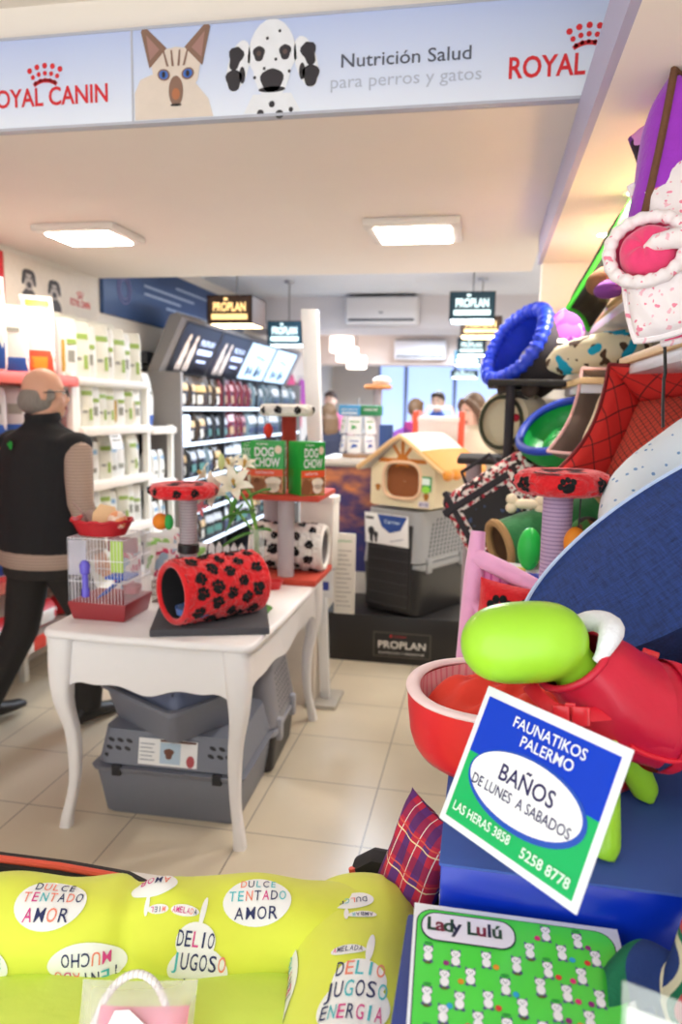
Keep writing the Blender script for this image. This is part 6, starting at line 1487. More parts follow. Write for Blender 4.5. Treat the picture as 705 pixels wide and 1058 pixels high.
lpart(MB().tube([(.341 * cos(2 * pi * j / n), .196 * sin(2 * pi * j / n), .001) for j in range(-2, n // 2 + 3)], .0045, 8), 'piping', mat('pale_blue_piping', 'bcd0f0', .6), t)
# ================================================================ front display: platform, blue box, bed, dummy dog, signs
pf = thing('display_platform', 'low white platform of the shop front under the beds and blue box', 'platform', (-.2, .8, 0))
build(MB().box(-1.6, .99, .30, 1.45, 0, .50, .006), 'body', WHITE, pf)
BLU = mat('blue_lacquer', '0a2fb2', .18, .04, 5, spec=.6)
bb = thing('display_box', 'glossy blue display box carrying the dog dummy and red bed', 'display box', (.3, 1.2, .50))
build(MB().box(-.034, .72, .93, 1.60, .50, .95, .004), 'body', BLU, bb)
build(MB().box(-.036, .722, .928, 1.602, .948, .952, .001), 'top_panel', mat('blue_top', '1038b0', .14, .05, 4, spec=.7), bb)

# ---- red oval bed
REDV = mat('red_vinyl', 'e0202c', .35, .05, 20); REDF = mat('red_fabric', 'e23a28', .8, .1, 25, .5, 40)
cup_bed('oval_bed', 'red oval bed with pale pink striped lining on the blue box', 'pet bed', Matrix.Translation((.098, 1.275, 1.070)), .215, .115, .006, (REDV, mat('striped_pink', 'f4b8bc', .7, pattern=bands(0, 9, .35, 'ee8f9c')), mat('pale_pink_rim', 'f8dcdc', .6), REDF), sy=.78, flare=.93, wall=.020)
t = thing('plush_blanket', 'crumpled red cushion pad filling the red oval bed', 'cushion', (.098, 1.275, 1.0))
def rum(u, v):
    a = 2 * pi * u; k = (1 - v); rr = .192 * k
    return (.098 + rr * cos(a), 1.275 + rr * .76 * sin(a), 1.0 + .080 * (1 - k ** 5) ** .6 + .010 * sin(5 * a + 7 * k) * sin(pi * k) + .006 * sin(11 * a - 9 * k) * sin(pi * k))
build(MB().grid(rum, 80, 24, cu=True), 'cover', REDF, t)

# ---- lime dog dummy wearing a red vest
LIME = mat('lime_plastic', 'a2dc34', .28, .02, 6)
dg = thing('dog_dummy', 'lime green plastic dog dummy wearing a shiny red vest', 'mannequin', (.25, 1.1, .952))
b = MB()
hc = Vector((.066, 1.045, 1.228)); hd_ = Vector((.985, .12, .10)).normalized()
rs = []; hx = Vector((0, 0, 1)); hx = (hx - hd_ * hx.dot(hd_)).normalized(); hy = hd_.cross(hx)
for i in range(25):
    q = -cos(pi * i / 24); L = .089
    r_ = .0575 * max(.0004, (1 - abs(q) ** 2.9)) ** .5
    rs.append([hc + hd_ * (q * L) + hx * (r_ * cos(2 * pi * j / 32)) + hy * (r_ * sin(2 * pi * j / 32)) for j in range(32)])
b.rings(rs)
ax = [Vector(p) for p in ((.115, 1.05, 1.222), (.140, 1.058, 1.190), (.165, 1.07, 1.155), (.21, 1.09, 1.125), (.28, 1.115, 1.11), (.37, 1.14, 1.112), (.45, 1.165, 1.118), (.50, 1.18, 1.12))]
b.tube(ax, [.030, .034, .048, .066, .064, .060, .062, .035], 24)
for top_, ft in (((.165, 1.03, 1.10), (.183, .985, .952)), ((.20, 1.15, 1.10), (.268, 1.155, .952)), ((.44, 1.11, 1.10), (.46, 1.10, .952)), ((.47, 1.22, 1.10), (.49, 1.23, .952))):
    T0, T1 = Vector(top_), Vector(ft); mid = T0.lerp(T1, .5) + Vector((.004, 0, 0))
    b.tube([T0, mid, T1 + Vector((0, 0, .018)), T1 + Vector((-.004, -.004, .004))], [.034, .025, .021, .017], 18)
b.tube([(.49, 1.18, 1.15), (.53, 1.19, 1.19), (.55, 1.19, 1.24)], [.02, .015, .010], 12)
remesh(build(b, 'body', LIME, dg, merge=False), .0055, 4)
# white fleece hood lining behind the head
b = MB(); b.T = frame((.152, 1.066, 1.226), (-.62, -.28, .73)); b.tube([(.042 * cos(R(a)), .040 * sin(R(a)), .004 * sin(R(3 * a))) for a in range(-20, 201, 11)], [.006 + .013 * sin(pi * k / 20) for k in range(21)], 12)
build(b, 'fleece_collar', mat('white_fleece_trim', 'eef0f6', .95, .04, 80, .8, 140), dg)
VST = mat('red_vest_nylon', 'cc1638', .38, .06, 20, .35, 30); VTR = mat('red_webbing', 'e01a34', .5, .05)
def body_at(t_):
    n = len(ax) - 1; i = min(int(t_ * n), n - 1); f = t_ * n - i; rr = [.042, .050, .062, .070, .068, .064, .065, .04]
    p = ax[i].lerp(ax[i + 1], f); d = (ax[min(i + 1, n)] - ax[i]).normalized(); return p, d, rr[i] + (rr[i + 1] - rr[i]) * f
def vest(t0, t1, a0, a1, extra=.006, n1=30, n2=36):
    def f(u, v):
        p, d, r_ = body_at(t0 + (t1 - t0) * u); up = Vector((0, 0, 1)); up = (up - d * up.dot(d)).normalized(); sd = d.cross(up)
        a = R(a0 + (a1 - a0) * v); k = r_ + extra + .0022 * sin(14 * u + 5 * v) + .002 * sin(23 * u - 9 * v)
        return p + up * (k * cos(a)) + sd * (k * sin(a))
    return f
b = MB(); b.grid(vest(.40, .97, -128, 118, .008), 34, 40); b.grid(lambda u, v: vest(.40, .97, -128, 118, .005)(1 - u, v), 34, 40)
nk = []
for c, nn, r_ in (((.134, 1.058, 1.204), (-.58, -.30, .75), .054), ((.155, 1.063, 1.190), (-.66, -.28, .66), .060), ((.178, 1.072, 1.163), (-.78, -.25, .50), .071), ((.210, 1.085, 1.138), (-.90, -.26, .25), .077), ((.250, 1.10, 1.122), (-.95, -.28, .06), .078)):
    Mf = frame(c, nn); nk.append([Mf @ Vector(((r_ + .0022 * sin(7 * 2 * pi * j / 40 + 30 * r_)) * cos(2 * pi * j / 40), (r_ + .002 * sin(5 * 2 * pi * j / 40)) * sin(2 * pi * j / 40), 0)) for j in range(40)])
b.rings(nk, False); b.rings([[p + (Vector((.19, 1.075, 1.15)) - p) * .05 for p in q] for q in nk], False)
build(b, 'vest', VST, dg)
f0 = vest(.40, .97, -128, 118, .0085)
for k, pts in enumerate(([f0(i / 24, 0) for i in range(25)], [f0(i / 24, 1) for i in range(25)])): build(MB().tube(pts, .0042, 8), 'binding', VTR, dg)
b = MB(); b.T = frame((.134, 1.058, 1.204), (-.58, -.30, .75)); b.tube([(.054 * cos(R(a)), .054 * sin(R(a)), 0) for a in range(0, 360, 12)], .0055, 10, closed=True); build(b, 'hood_edge', VST, dg)
def strap(t_, a0, a1, w_=.011, ex=.011, n=30):
    b = MB(); p, d, r_ = body_at(t_); g = lambda a, o: vest(t_, t_ + .001, a, a, ex)(0, 0) + d * o
    b.grid(lambda u, v: g(a0 + (a1 - a0) * u, (v - .5) * 2 * w_), n, 2); b.grid(lambda u, v: g(a0 + (a1 - a0) * (1 - u), (v - .5) * 2 * w_) + (p - g(a0 + (a1 - a0) * (1 - u), 0)).normalized() * .002, n, 2)
    return b
build(strap(.72, -260, 95, .010, .013, 50), 'belly_strap', VTR, dg); build(strap(.55, -260, 95, .010, .013, 40), 'belly_strap', VTR, dg)
# buckles
def buckle(c, n, spin, lab):
    M = frame(c, n, spin=spin)
    b = MB(); b.T = M; b.box(-.024, -.002, -.0125, .0125, 0, .007, .002); b.box(.001, .024, -.0125, .0125, 0, .007, .002)
    for s_ in (-1, 1): b.box(-.008, .006, s_ * .0135 - .003, s_ * .0135 + .003, .0005, .0065, .0015)
    for x in (-.020, .018): b.box(x - .002, x + .002, -.010, .010, .006, .0085)
    o = build(b, 'buckle', mat('red_buckle', 'e82432', .25, .04), dg, merge=False)
p0 = Vector((.110, 1.00, 1.137))
build(MB().tube([(.075, 1.05, 1.165), (.088, 1.015, 1.160), (.105, .992, 1.155), (.14, .990, 1.150), (.18, 1.012, 1.148)], [(.0015, .010)] * 5, 8, flat=(0, -1, .2)), 'chest_strap', VTR, dg)
buckle((.128, .984, 1.152), (-.15, -.97, .2), 4, '')
fb = vest(.55, .551, -48, -48, .014)(0, 0); buckle(tuple(fb), (-.2, -.85, .5), 78, '')
fb = vest(.46, .461, -30, -30, .014)(0, 0)

# ---- square laminated price sign
def sign_frame(tl, tr, bl):
    tl, tr, bl = Vector(tl), Vector(tr), Vector(bl); u = (tr - tl); w_ = u.length; u.normalize(); v = tl - bl; v = v - u * v.dot(u); h_ = v.length; v.normalize(); n = u.cross(v)
    return Matrix(((u.x, v.x, n.x, tl.x), (u.y, v.y, n.y, tl.y), (u.z, v.z, n.z, tl.z), (0, 0, 0, 1))), w_, h_

SG = sign_frame((.019, 1.0, 1.177), (.177, .833, 1.179), (-.044, .948, 1.008))
SM, SW, SH = SG
sg = thing('price_sign', 'square blue and green laminated bath price sign leaning before the dog dummy', 'sign', mtx=SM)
lpart(MB().box(0, SW, -SH, 0, -.003, 0, .0008), 'card', mat('laminated_white', 'eef2fb', .15, .01, spec=.7), sg)
b = MB(); z = .0006; m_ = .0095
b.flat([(m_, -SH * .47), (SW - m_, -SH * .47), (SW - m_, -m_ * 1.3), (m_, -m_ * 1.3)], z); b.mat(1).flat([(m_, -SH + m_), (SW - m_, -SH + m_), (SW - m_, -SH * .47), (m_, -SH * .47)], z)
lpart(b, 'colour_field', [mat('sign_blue', '063cc4', .3, .02, spec=.25), mat('sign_green', '1cb464', .3, .02, spec=.25)], sg, merge=False)
b = MB(); b.mat(0); blob(b, SW * .5, -SH * .565, SW * .415, SH * .245, .0012, 48); b.mat(1); blob(b, SW * .492, -SH * .555, SW * .392, SH * .218, .0018, 48)
lpart(b, 'oval_field', [mat('sign_oval_blue', '1a4fb8', .25), mat('sign_oval_white', 'f6f8fc', .25)], sg, merge=False)
b = MB(); b.text('FAUNATIKOS', SW * .53, -SH * .185, .0195, .0024, .008, width=SW * .50); b.text('PALERMO', SW * .55, -SH * .285, .0195, .0024, .008, width=SW * .36); lpart(b, 'shop_lettering', mat('sign_text_white', 'f2f7ff', .3), sg)
b = MB(); b.text('BAÑOS', SW * .50, -SH * .545, .029, .0024, .014, width=SW * .385); b.text('DE LUNES  A SABADOS', SW * .49, -SH * .655, .0185, .0024, .010, width=SW * .70); lpart(b, 'oval_lettering', mat('sign_text_navy', '231c58', .4), sg)
b = MB(); b.text('LAS HERAS 3858', SW * .30, -SH * .885, .0165, .0024, .012, width=SW * .44); b.text('5258 8778', SW * .765, -SH * .905, .0175, .0024, .012, width=SW * .32); lpart(b, 'address_lettering', mat('sign_text_mint', 'e8fff0', .3), sg)
build(MB().tube([(.085, .915, 1.06), (.105, .96, 1.0), (.105, .965, .953)], [(.002, .012)] * 3, 8), 'easel_strut', PLASTIC_W, sg)
build(MB().tube([(.055, .885, 1.006), (.09, .94, .958), (.105, .965, .953)], [(.002, .012)] * 3, 8), 'easel_strut', PLASTIC_W, sg)

# ---- printed mat with cats and balls, lying on a carton in front of the blue box
tag(build(MB().box(-.075, .22, .66, .925, .50, .876, .004), 'support_carton', mat('kraft_blue_card', '2c3f8a', .6)), 'dark blue carton under the printed green cat mat', 'box')
LM, LW, LH = sign_frame((-.065, .905, .907), (.192, .918, .900), (-.0745, .733, .880)); LH = .235
lm = thing('feeding_mat', 'green laminated mat printed with white kittens and a name plate, before the blue box', 'mat', mtx=LM)
lpart(MB().box(0, LW, -LH, 0, -.0025, 0, .0008), 'sheet', MATS['laminated_white'], lm)
def rrect(x0, x1, y0, y1, r): return [(cx_ + r * cos(R(a0 + 15 * k)), cy_ + r * sin(R(a0 + 15 * k))) for (cx_, cy_, a0) in ((x1 - r, y1 - r, 0), (x0 + r, y1 - r, 90), (x0 + r, y0 + r, 180), (x1 - r, y0 + r, 270)) for k in range(7)]
b = MB(); b.flat(rrect(.004, LW - .008, -LH + .008, -.008, .022), .0005); b.mat(1).flat(rrect(.0055, LW - .0095, -LH + .0095, -.0095, .021), .0009)
lpart(b, 'printed_field', [mat('mat_navy', '141a3c', .25), mat('mat_green', '4fd84c', .2, .04, 4, spec=.7)], lm, merge=False)
rk = random.Random(12)
tmp = [MB() for _ in range(3)]
b = MB(); bc = ['d42a7a', '8a1a7a', 'e0902a', '2aa0d8', 'd83038']
def kitten(x, y, s, k, fl):
    q = .0014
    b.mat(1); blob(b, x, y, .0052 * s, .0062 * s, q, 12); blob(b, x, y + .0088 * s, .0058 * s, .0050 * s, q, 12)
    for sx in (-1, 1):
        b.flat([(x + sx * .0052 * s, y + .0098 * s), (x + sx * .0054 * s, y + .0155 * s), (x + sx * .0014 * s, y + .0130 * s)], q); blob(b, x + sx * .0035 * s, y - .0058 * s, .0024 * s, .0018 * s, q, 8)
    q = .0017; b.mat(0); blob(b, x, y, .0047 * s, .0057 * s, q, 12); blob(b, x, y + .0088 * s, .0053 * s, .0045 * s, q, 12)
    b.mat(1); q = .0020
    for sx in (-1, 1): blob(b, x + sx * .0019 * s, y + .0092 * s, .0006 * s, .0009 * s, q, 8)
    blob(b, x, y + .0074 * s, .0010 * s, .0007 * s, q, 6)
    if k % 3 != 2: b.mat(2 + k % 5); blob(b, x + fl * .010 * s, y - .004 * s, .0033 * s, .0033 * s, q, 12)
    if k % 4 == 1: b.mat(7); blob(b, x, y + .0165 * s, .0042 * s, .0020 * s, q, 10, wob=.2)
    if k % 3 == 2: b.mat(8); blob(b, x, y - .0085 * s, .004 * s, .0012 * s, q, 8)
k = 0
for r_ in range(9):
    for c_ in range(8):
        x, y = .020 + c_ * .0365 + (.018 if r_ % 2 else 0), -.026 - r_ * .0262
        if x > LW - .022 or y < -LH + .02 or (y > -.060 and x < .132): continue
        kitten(x + rk.uniform(-.004, .004), y + rk.uniform(-.004, .004) - .004, 1.12, k, 1 if k % 2 else -1); k += 1
lpart(b, 'kitten_print', [mat('kit_white', 'f2f2fa', .3), mat('kit_line', '4e5484', .4)] + [mat('ball_' + c, c, .3) for c in bc] + [mat('kit_leaf', '1f9a3c', .4), mat('kit_shadow', '6a3a2a', .5)], lm, merge=False)
b = MB(); b.flat(rrect(.010, .128, -.058, -.014, .020), .0022); b.mat(1).flat(rrect(.0118, .1262, -.0562, -.0158, .0185), .0026)
npl = lpart(b, 'name_plate', [MATS['mat_navy'], mat('plate_lavender', 'e6e2f4', .25)], lm, merge=False)
b = MB()
for i, (ch_, x) in enumerate((('L', .0215), ('a', .0315), ('d', .0415), ('y', .0515), ('L', .0715), ('u', .0825), ('l', .0925), ('ú', .1020))):
    b.mat((0, 1, 0, 2, 0, 1, 2, 0)[i]); b.text(ch_, x + .003, -.0425, .0275, .0032, .028)
lpart(b, 'lettering', [mat('text_dark_green', '17402f', .4), mat('text_wine', '7c1f3f', .4), mat('text_ink', '1d1d46', .4)], npl, merge=False)

# ---- lime fruit-print sofa bed
YG = mat('lime_fabric', 'dde548', .8, .04, 14, .35, 26, sheen=.2)
O_, E_, F_ = Vector((-.06, 1.06, 0)), Vector((.978, .208, 0)), Vector((.208, -.978, 0))
def Wd(s, t_, z): return O_ + E_ * s + F_ * t_ + Vector((0, 0, z))
sofa = thing('pet_sofa', 'lime yellow dog sofa bed printed with lettered white fruit', 'pet bed', tuple(Wd(-.55, .2, .50)), 12)
def tapr(q): return max(.0, 1 - abs(q) ** 6) ** .45
def BOL(s, a, o=0):
    q = (s + .535) / .475; k = .55 + .45 * tapr(q) if abs(q) < 1 else .55
    wv = .0042 * sin(46 * s + 1.2 * sin(5 * a)) * math.exp(-((s + .42) / .10) ** 2) + .0035 * sin(33 * s + 2 * a) + .003 * sin(17 * s - 3 * a) - .010 * math.exp(-((s + .455) / .016) ** 2)
    r1, r2 = .08 * k + wv + o, .076 * k + wv + o
    return Wd(s, -.03 + r1 * cos(a), .728 + r2 * sin(a))
b = MB(); b.grid(lambda u, v: BOL(-1.01 + .95 * u, 2 * pi * v), 120, 40, cv=True)
for e in (0, 1): b.rings([[BOL(-1.01 + .95 * e, 2 * pi * j / 40) for j in range(40)], [BOL(-1.01 + .95 * e, 2 * pi * j / 40, -.04) for j in range(40)]], True)
bol = build(b, 'back_bolster', YG, sofa)
def ARM(t_, a, o=0):
    q = (t_ - .20) / .31; k = .62 + .38 * tapr(q) if abs(q) < 1 else .62
    pk = .030 * math.exp(-((t_ + .10) / .05) ** 2) * max(0, cos(a - .35)) ** 6
    wv = .003 * sin(27 * t_ + 3 * a) + .0025 * sin(15 * t_ - 4 * a)
    return Wd(-.10 + (.105 * k + wv + o + pk * .9) * cos(a), t_, .718 + (.080 * k + wv + o + pk * .2) * sin(a))
b = MB(); b.grid(lambda u, v: ARM(-.108 + .60 * u, 2 * pi * v), 70, 44, cv=True)
for e in (0, 1): b.rings([[ARM(-.108 + .60 * e, 2 * pi * j / 44) for j in range(44)], [ARM(-.108 + .60 * e, 2 * pi * j / 44, -.045) for j in range(44)]], True)
arm = build(b, 'arm_bolster', YG, sofa)
def SEAT(s, t_, o=0):
    u, v = (s + .56) / .46, (t_ - .26) / .27
    return Wd(s, t_, .675 + .045 * max(0, (1 - abs(u) ** 6) * (1 - abs(v) ** 6)) ** .5 + .004 * sin(21 * s + 9 * t_) + .003 * sin(13 * s - 17 * t_) + o)
b = MB(); b.grid(lambda u, v: SEAT(-1.02 + .92 * u, -.01 + .54 * v), 60, 40); b.grid(lambda u, v: SEAT(-1.02 + .92 * (1 - u), -.01 + .54 * v) * 1.0 - Vector((0, 0, .02)), 60, 40)
seat = build(b, 'seat_cushion', mat('lime_fabric_light', 'd6ec62', .8, .04, 14, .35, 26), sofa)
build(MB().rings([[Wd(s, t_, z) for s, t_ in ((-1.0, .50), (-.03, .50), (-.03, -.10), (-1.0, -.10))] for z in (.505, .66)]), 'base', YG, sofa)
# lettered fruit printed on the fabric
INK = [mat('ink_navy', '27305e', .7), mat('ink_magenta', 'd8468c', .7), mat('ink_coral', 'ee8a70', .7), mat('ink_turquoise', '4fbcc4', .7)]
FW = mat('fruit_white', 'f2f2ee', .8, .02)
def decal(parent, fn, shapes, words, seed, leafs=True):
    """shapes: list of ellipses (x,y,rx,ry); words: (text, x, y, height, width)"""
    b = MB(); rr = random.Random(seed)
    for si, (x, y, rx, ry) in enumerate(shapes):
        n, K = 36, 5; vs = [fn(x, y, .0016)]; fs = []
        for k in range(1, K + 1):
            vs += [fn(x + rx * k / K * cos(2 * pi * j / n), y + ry * k / K * sin(2 * pi * j / n), .0016) for j in range(n)]
        fs += [(0, 1 + j, 1 + (j + 1) % n) for j in range(n)]
        for k in range(K - 1):
            fs += [(1 + k * n + j, 1 + (k + 1) * n + j, 1 + (k + 1) * n + (j + 1) % n, 1 + k * n + (j + 1) % n) for j in range(n)]
        b.add(vs, fs)
    fr_ = build(b, 'fruit_print', FW, parent, merge=False)
    b = MB()
    for (t_, x, y, h_, w_) in words:
        n = len(t_); adv = w_ / n
        for i, c in enumerate(t_):
            if c == ' ': continue
            v, f, wd = text_geo(c, 0.004); b.mat(rr.choice((0, 0, 0, 1, 2, 3)))
            k = min(adv * .80 / max(wd, .15), h_ * 1.2)
            b.add([fn(x - w_ / 2 + adv * (i + .5) + px * k, y + (py) * h_ * 1.38, .0028) for px, py in v], f)
    build(b, 'printed_words', INK, fr_, merge=False)
def onbol(s0, a0, rot=0):
    c_, s_ = cos(R(rot)), sin(R(rot))
    return lambda x, y, o: BOL(s0 + x * c_ - y * s_, R(a0) + (x * s_ + y * c_) / .086, o)
def onarm(t0, a0, rot=0):
    c_, s_ = cos(R(rot)), sin(R(rot))
    return lambda x, y, o: ARM(t0 - (x * s_ + y * c_), R(a0) - (x * c_ - y * s_) / .095, o)
def onseat(s0, t0, rot=0):
    c_, s_ = cos(R(rot)), sin(R(rot))
    return lambda x, y, o: SEAT(s0 + x * c_ - y * s_, t0 - (x * s_ + y * c_), o)
sc = lambda k, L: [tuple([q[0]] + [x * k for x in q[1:]]) if isinstance(q[0], str) else tuple(x * k for x in q) for q in L]
decal(bol, onbol(-.571, 66), sc(1.05, [(0, 0, .051, .042)]), sc(1.05, [('DULCE', 0, .021, .015, .060), ('TENTADO', .002, .0, .017, .088), ('AMOR', 0, -.030, .021, .068)]), 3)
decal(bol, onbol(-.258, 70), sc(1.05, [(0, 0, .050, .040)]), sc(1.05, [('DULCE', 0, .022, .013, .055), ('TENTADO', 0, .0, .017, .086), ('AMOR', 0, -.029, .020, .066)]), 5)
pear = [(0, -.022, .040, .036), (-.008, .018, .026, .026), (-.006, .060, .0035, .022), (-.030, .056, .019, .0075)]
pw = [('DELIO', -.008, .012, .021, .050), ('JUGOSO', 0, -.017, .022, .074), ('AMIS', .004, -.046, .018, .052), ('AMELADA', -.030, .052, .008, .034)]
decal(bol, onbol(-.338, 13, -6), sc(1.12, pear), sc(1.12, pw), 8)
decal(bol, onbol(-.504, 1, 180), sc(1.08, [(0, 0, .052, .036), (-.01, .046, .0035, .018), (.016, .054, .016, .007)]), sc(1.08, [('MUCHO', 0, -.022, .020, .066), ('TENTADO', 0, .006, .020, .088)]), 9)
decal(bol, onbol(-.420, 84, 180), [(0, -.004, .036, .024), (.004, .032, .0035, .016), (-.014, .038, .016, .007)], [('AMOR', 0, -.016, .016, .050), ('MIEL', -.014, .035, .008, .024)], 10)
decal(bol, onbol(-.655, -2), [(0, 0, .036, .034)], [('DULCE', 0, .002, .018, .056), ('RICO', 0, -.022, .018, .046)], 12)
bigp = [(0, -.030, .040, .036), (.002, .006, .030, .030), (.008, .058, .0042, .026), (-.016, .052, .020, .008)]
decal(arm, onarm(.165, 97, -10), sc(1.12, bigp), sc(1.12, [('DELIO', .002, .012, .021, .054), ('JUGOSO', 0, -.018, .023, .070), ('ENERGIA', 0, -.048, .021, .068), ('AMELADA', -.016, .048, .009, .034)]), 14)
decal(arm, onarm(-.005, 96, 180), [(.0, -.006, .030, .020), (.010, .026, .0035, .014), (-.012, .030, .020, .008)], [('DULCE', 0, -.012, .013, .042), ('AMBAR', -.012, .027, .009, .030)], 15)
decal(arm, onarm(.075, 172, 84), [(0, .0, .056, .034), (-.035, .006, .030, .026)], [('MUCHO', .004, .008, .020, .070), ('TENTADO', .0, -.018, .020, .084)], 16)
decal(seat, onseat(-.445, .135, 170), [(0, .03, .0035, .02), (-.018, .02, .018, .008)], [('AMELADA', -.018, .017, .009, .030)], 17)
decal(seat, onseat(-.62, .215, 20), [(0, 0, .022, .018), (-.016, .016, .016, .010)], [('MIEL', 0, -.004, .010, .028)], 18)

# ---- small bag with white rope handle and blank card on the seat
hb = thing('gift_bag', 'clear bag with pink lining, white rope handle and blank card on the lime seat', 'bag', tuple(Wd(-.40, .20, .72)))
b = MB(); b.T = Matrix.Translation(Wd(-.395, .20, .745)) @ Matrix.Rotation(R(12), 4, 'Z') @ Matrix.Rotation(R(58), 4, 'X'); b.pillow(.15, .14, .045, 14, 14, .03); build(b, 'clear_wrap', glass('clear_film', (250, 246, 250), .06, .28), hb)
b = MB(); b.T = Matrix.Translation(Wd(-.385, .21, .742)) @ Matrix.Rotation(R(12), 4, 'Z') @ Matrix.Rotation(R(58), 4, 'X'); b.pillow(.115, .10, .03, 12, 12, .03); build(b, 'pink_lining', mat('pink_tissue', 'ee6f92', .7, .15), hb)
b = MB(); b.T = Matrix.Translation(Wd(-.41, .225, .768)) @ Matrix.Rotation(R(12), 4, 'Z') @ Matrix.Rotation(R(48), 4, 'X'); b.prism([(-.045, -.06), (.040, -.07), (.034, .018), (.010, .035), (-.008, .034)], -.001, .001); build(b, 'blank_card', PAPER, hb)
pts = []
for i in range(25):
    a = pi * i / 24; pts.append(Wd(-.40 - .052 * cos(a), .21 - .055 * sin(a) * .9, .735 + .075 * sin(a)))
build(MB().tube(pts, .0052, 10), 'rope_handle', mat('white_rope', 'f4f0ec', .9, pattern=bands(0, 160, .3, 'd8d0cc', 'Object'), bump=.5, bscale=300), hb)
rp = thing('rope_end', 'loose pale rope tassels lying on the lime seat', 'rope', tuple(Wd(-.62, .22, .72)))
for k in (0, 1): build(MB().tube([Wd(-.66 + .07 * k, .235, .725), Wd(-.645 + .07 * k, .20, .735), Wd(-.61 + .07 * k, .205, .73), Wd(-.60 + .07 * k, .25, .722)], .006, 8), 'cord', mat('pale_rope', 'e8e2c4', .9), rp)

# ---- black bed with coral piping behind the sofa, plaid cushion
BKF = mat('black_bed_fabric', '2d2a2a', .9, .15, 40, .4, 80)
kb = thing('pet_bed', 'black fabric bed edged with coral piping behind the lime sofa', 'pet bed', (-.55, 1.27, .50))
prof = [(-1.10, .645), (-.93, .632), (-.80, .622), (-.67, .612), (-.55, .575), (-.35, .57), (-.235, .60), (-.199, .735), (-.165, .757), (-.120, .752), (-.06, .748), (-.045, .66)]
def wall_b(y, off):
    return [(x, y + .02 * sin(7 * x) + off, z) for x, z in prof]
b = MB(); n = len(prof)
ring0, ring1 = wall_b(1.25, -.022), wall_b(1.25, .022)
vs = [(x, 1.245, .505) for x, _ in prof] + ring0 + [(x, y + .022, z + .008) for x, y, z in ring0] + ring1 + [(x, 1.295, .505) for x, _ in prof]
fs = [(r_ * n + i, r_ * n + i + 1, (r_ + 1) * n + i + 1, (r_ + 1) * n + i) for r_ in range(4) for i in range(n - 1)]
b.add(vs, fs); b.add([vs[r_ * n] for r_ in range(5)], [(0, 1, 2, 3, 4)]); b.add([vs[r_ * n + n - 1] for r_ in range(5)], [(0, 1, 2, 3, 4)])
build(b, 'back_wall', BKF, kb, ang=70)
b = MB().box(-1.10, -.06, 1.13, 1.30, .503, .56, .02, 3); build(b, 'base_pad', BKF, kb)
CPI = mat('coral_piping', 'f0604a', .6)
build(MB().tube([(x, y + .012, z + .007) for x, y, z in ring0[:4]], .0075, 8), 'piping', CPI, kb)
build(MB().tube([(-.212, 1.222, .69), (-.204, 1.218, .715), (-.197, 1.216, .738)][::-1] + [(-.19, 1.212, .66), (-.175, 1.21, .64)], .006, 8) if False else MB().tube([(-.200, 1.212, .738), (-.192, 1.208, .70), (-.172, 1.204, .655)], .0065, 8), 'piping', CPI, kb)
PLD = mat('plaid_fabric', 'c02440', .85, pattern=plaid('UV', 1.0), bump=.3, bscale=120)
cushion('cushion', 'red and navy plaid cushion wedged between the blue box and the black bed', frame((-.080, 1.135, .818), (-.62, -.76, .18), spin=-14), .12, .195, .062, PLD, None, pinch=.10)

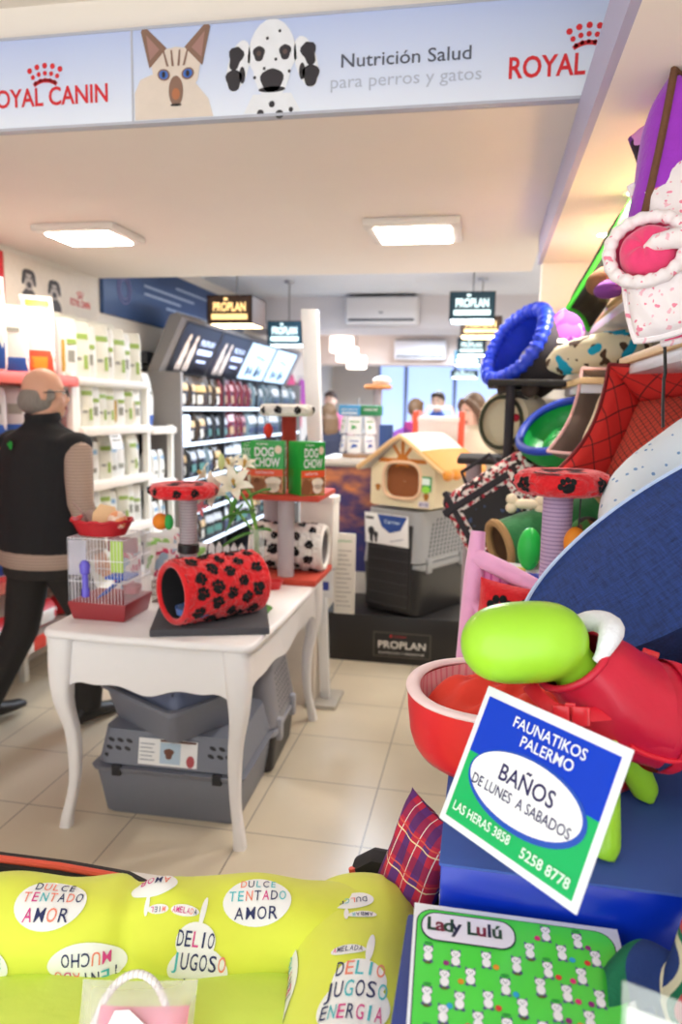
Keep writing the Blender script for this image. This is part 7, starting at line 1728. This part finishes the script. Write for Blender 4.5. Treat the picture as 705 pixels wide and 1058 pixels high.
# ---- green knitted coat and acrylic card holder at the corner
cw = thing('dog_coat', 'dark green wavy-striped coat bundled in front of the blue box corner', 'pet clothing', (.20, .80, .86))
def coat(u, v):
    x = .165 + .20 * u; y = .86 - .24 * v + .015 * sin(6 * u); z = .885 + .10 * u ** 1.5 + .020 * sin(9 * u + 5 * v) * (1 - .3 * v) + .014 * sin(14 * v + 3 * u) - .07 * v * (1 - u)
    return (x, y, z)
def wavy(nt, c):
    sp = nd(nt, 'ShaderNodeSeparateXYZ'); nt.links.new(coords(nt, (1, 1, 1), 'UV'), sp.inputs[0])
    q = math_(nt, 'ADD', math_(nt, 'MULTIPLY', sp.outputs[0], 1.7), math_(nt, 'MULTIPLY_ADD', math_(nt, 'SINE', math_(nt, 'MULTIPLY', sp.outputs[1], 15)), .10, math_(nt, 'MULTIPLY', sp.outputs[1], .9)))
    fr_ = math_(nt, 'FRACT', q); o = c
    def band(lo, hi, colr):
        nonlocal o
        o = mixc(nt, math_(nt, 'MULTIPLY', math_(nt, 'GREATER_THAN', fr_, lo), math_(nt, 'LESS_THAN', fr_, hi)), o, srgb(colr))
    band(.40, .74, '1d3672'); band(.74, .80, 'd8cfae'); band(.86, .95, 'c8404a'); band(.95, .985, 'd8cfae'); return o
GCO = mat('green_knit', '0f6a48', .9, pattern=wavy, bump=.4, bscale=200)
b = MB(); b.grid(coat, 50, 40); b.grid(lambda u, v: tuple(Vector(coat(1 - u, v)) - Vector((.0, 0, .025))), 50, 40); build(b, 'coat_body', GCO, cw)
b = MB(); b.grid(lambda u, v: (lambda a, q: (.245 + .10 * q + (.030 + .02 * q) * cos(a) * (1 + .1 * sin(3 * a)), .84 + .02 * q + .035 * sin(a), .880 + .15 * q ** .9 + .020 * sin(a + 9 * q)))(2 * pi * u, v), 30, 26, cu=True, ur=.6, vr=1.0); build(b, 'folded_sleeve', GCO, cw)
tag(build(MB().box(.10, .40, .56, .90, .50, .80, .01), 'support_carton', mat('grey_card', '6d7078', .7)), 'grey carton under the green striped coat', 'box')
AM, AW, AH = sign_frame((.1425, .620, 1.040), (.232, .575, 1.052), (.138, .60, .95))
ah = thing('card_holder', 'clear acrylic holder with a white card at the picture corner on the green coat', 'card holder', mtx=AM)
lpart(MB().box(-.003, AW, -.16, .022, .004, .006, .001), 'acrylic_front', glass('acrylic', (235, 245, 240), .04, .22), ah)
lpart(MB().box(0, AW, -.16, .0, -.001, .001), 'card', PAPER, ah)
b = MB(); b.flat([(.012, -.06), (AW, -.06), (AW, -.022), (.012, -.022)], .0014); lpart(b, 'card_print', mat('pale_blue_print', 'ccd6ee', .5), ah)
lpart(MB().box(-.003, AW, -.165, -.158, -.06, .006, .001), 'acrylic_base', MATS['acrylic'], ah)
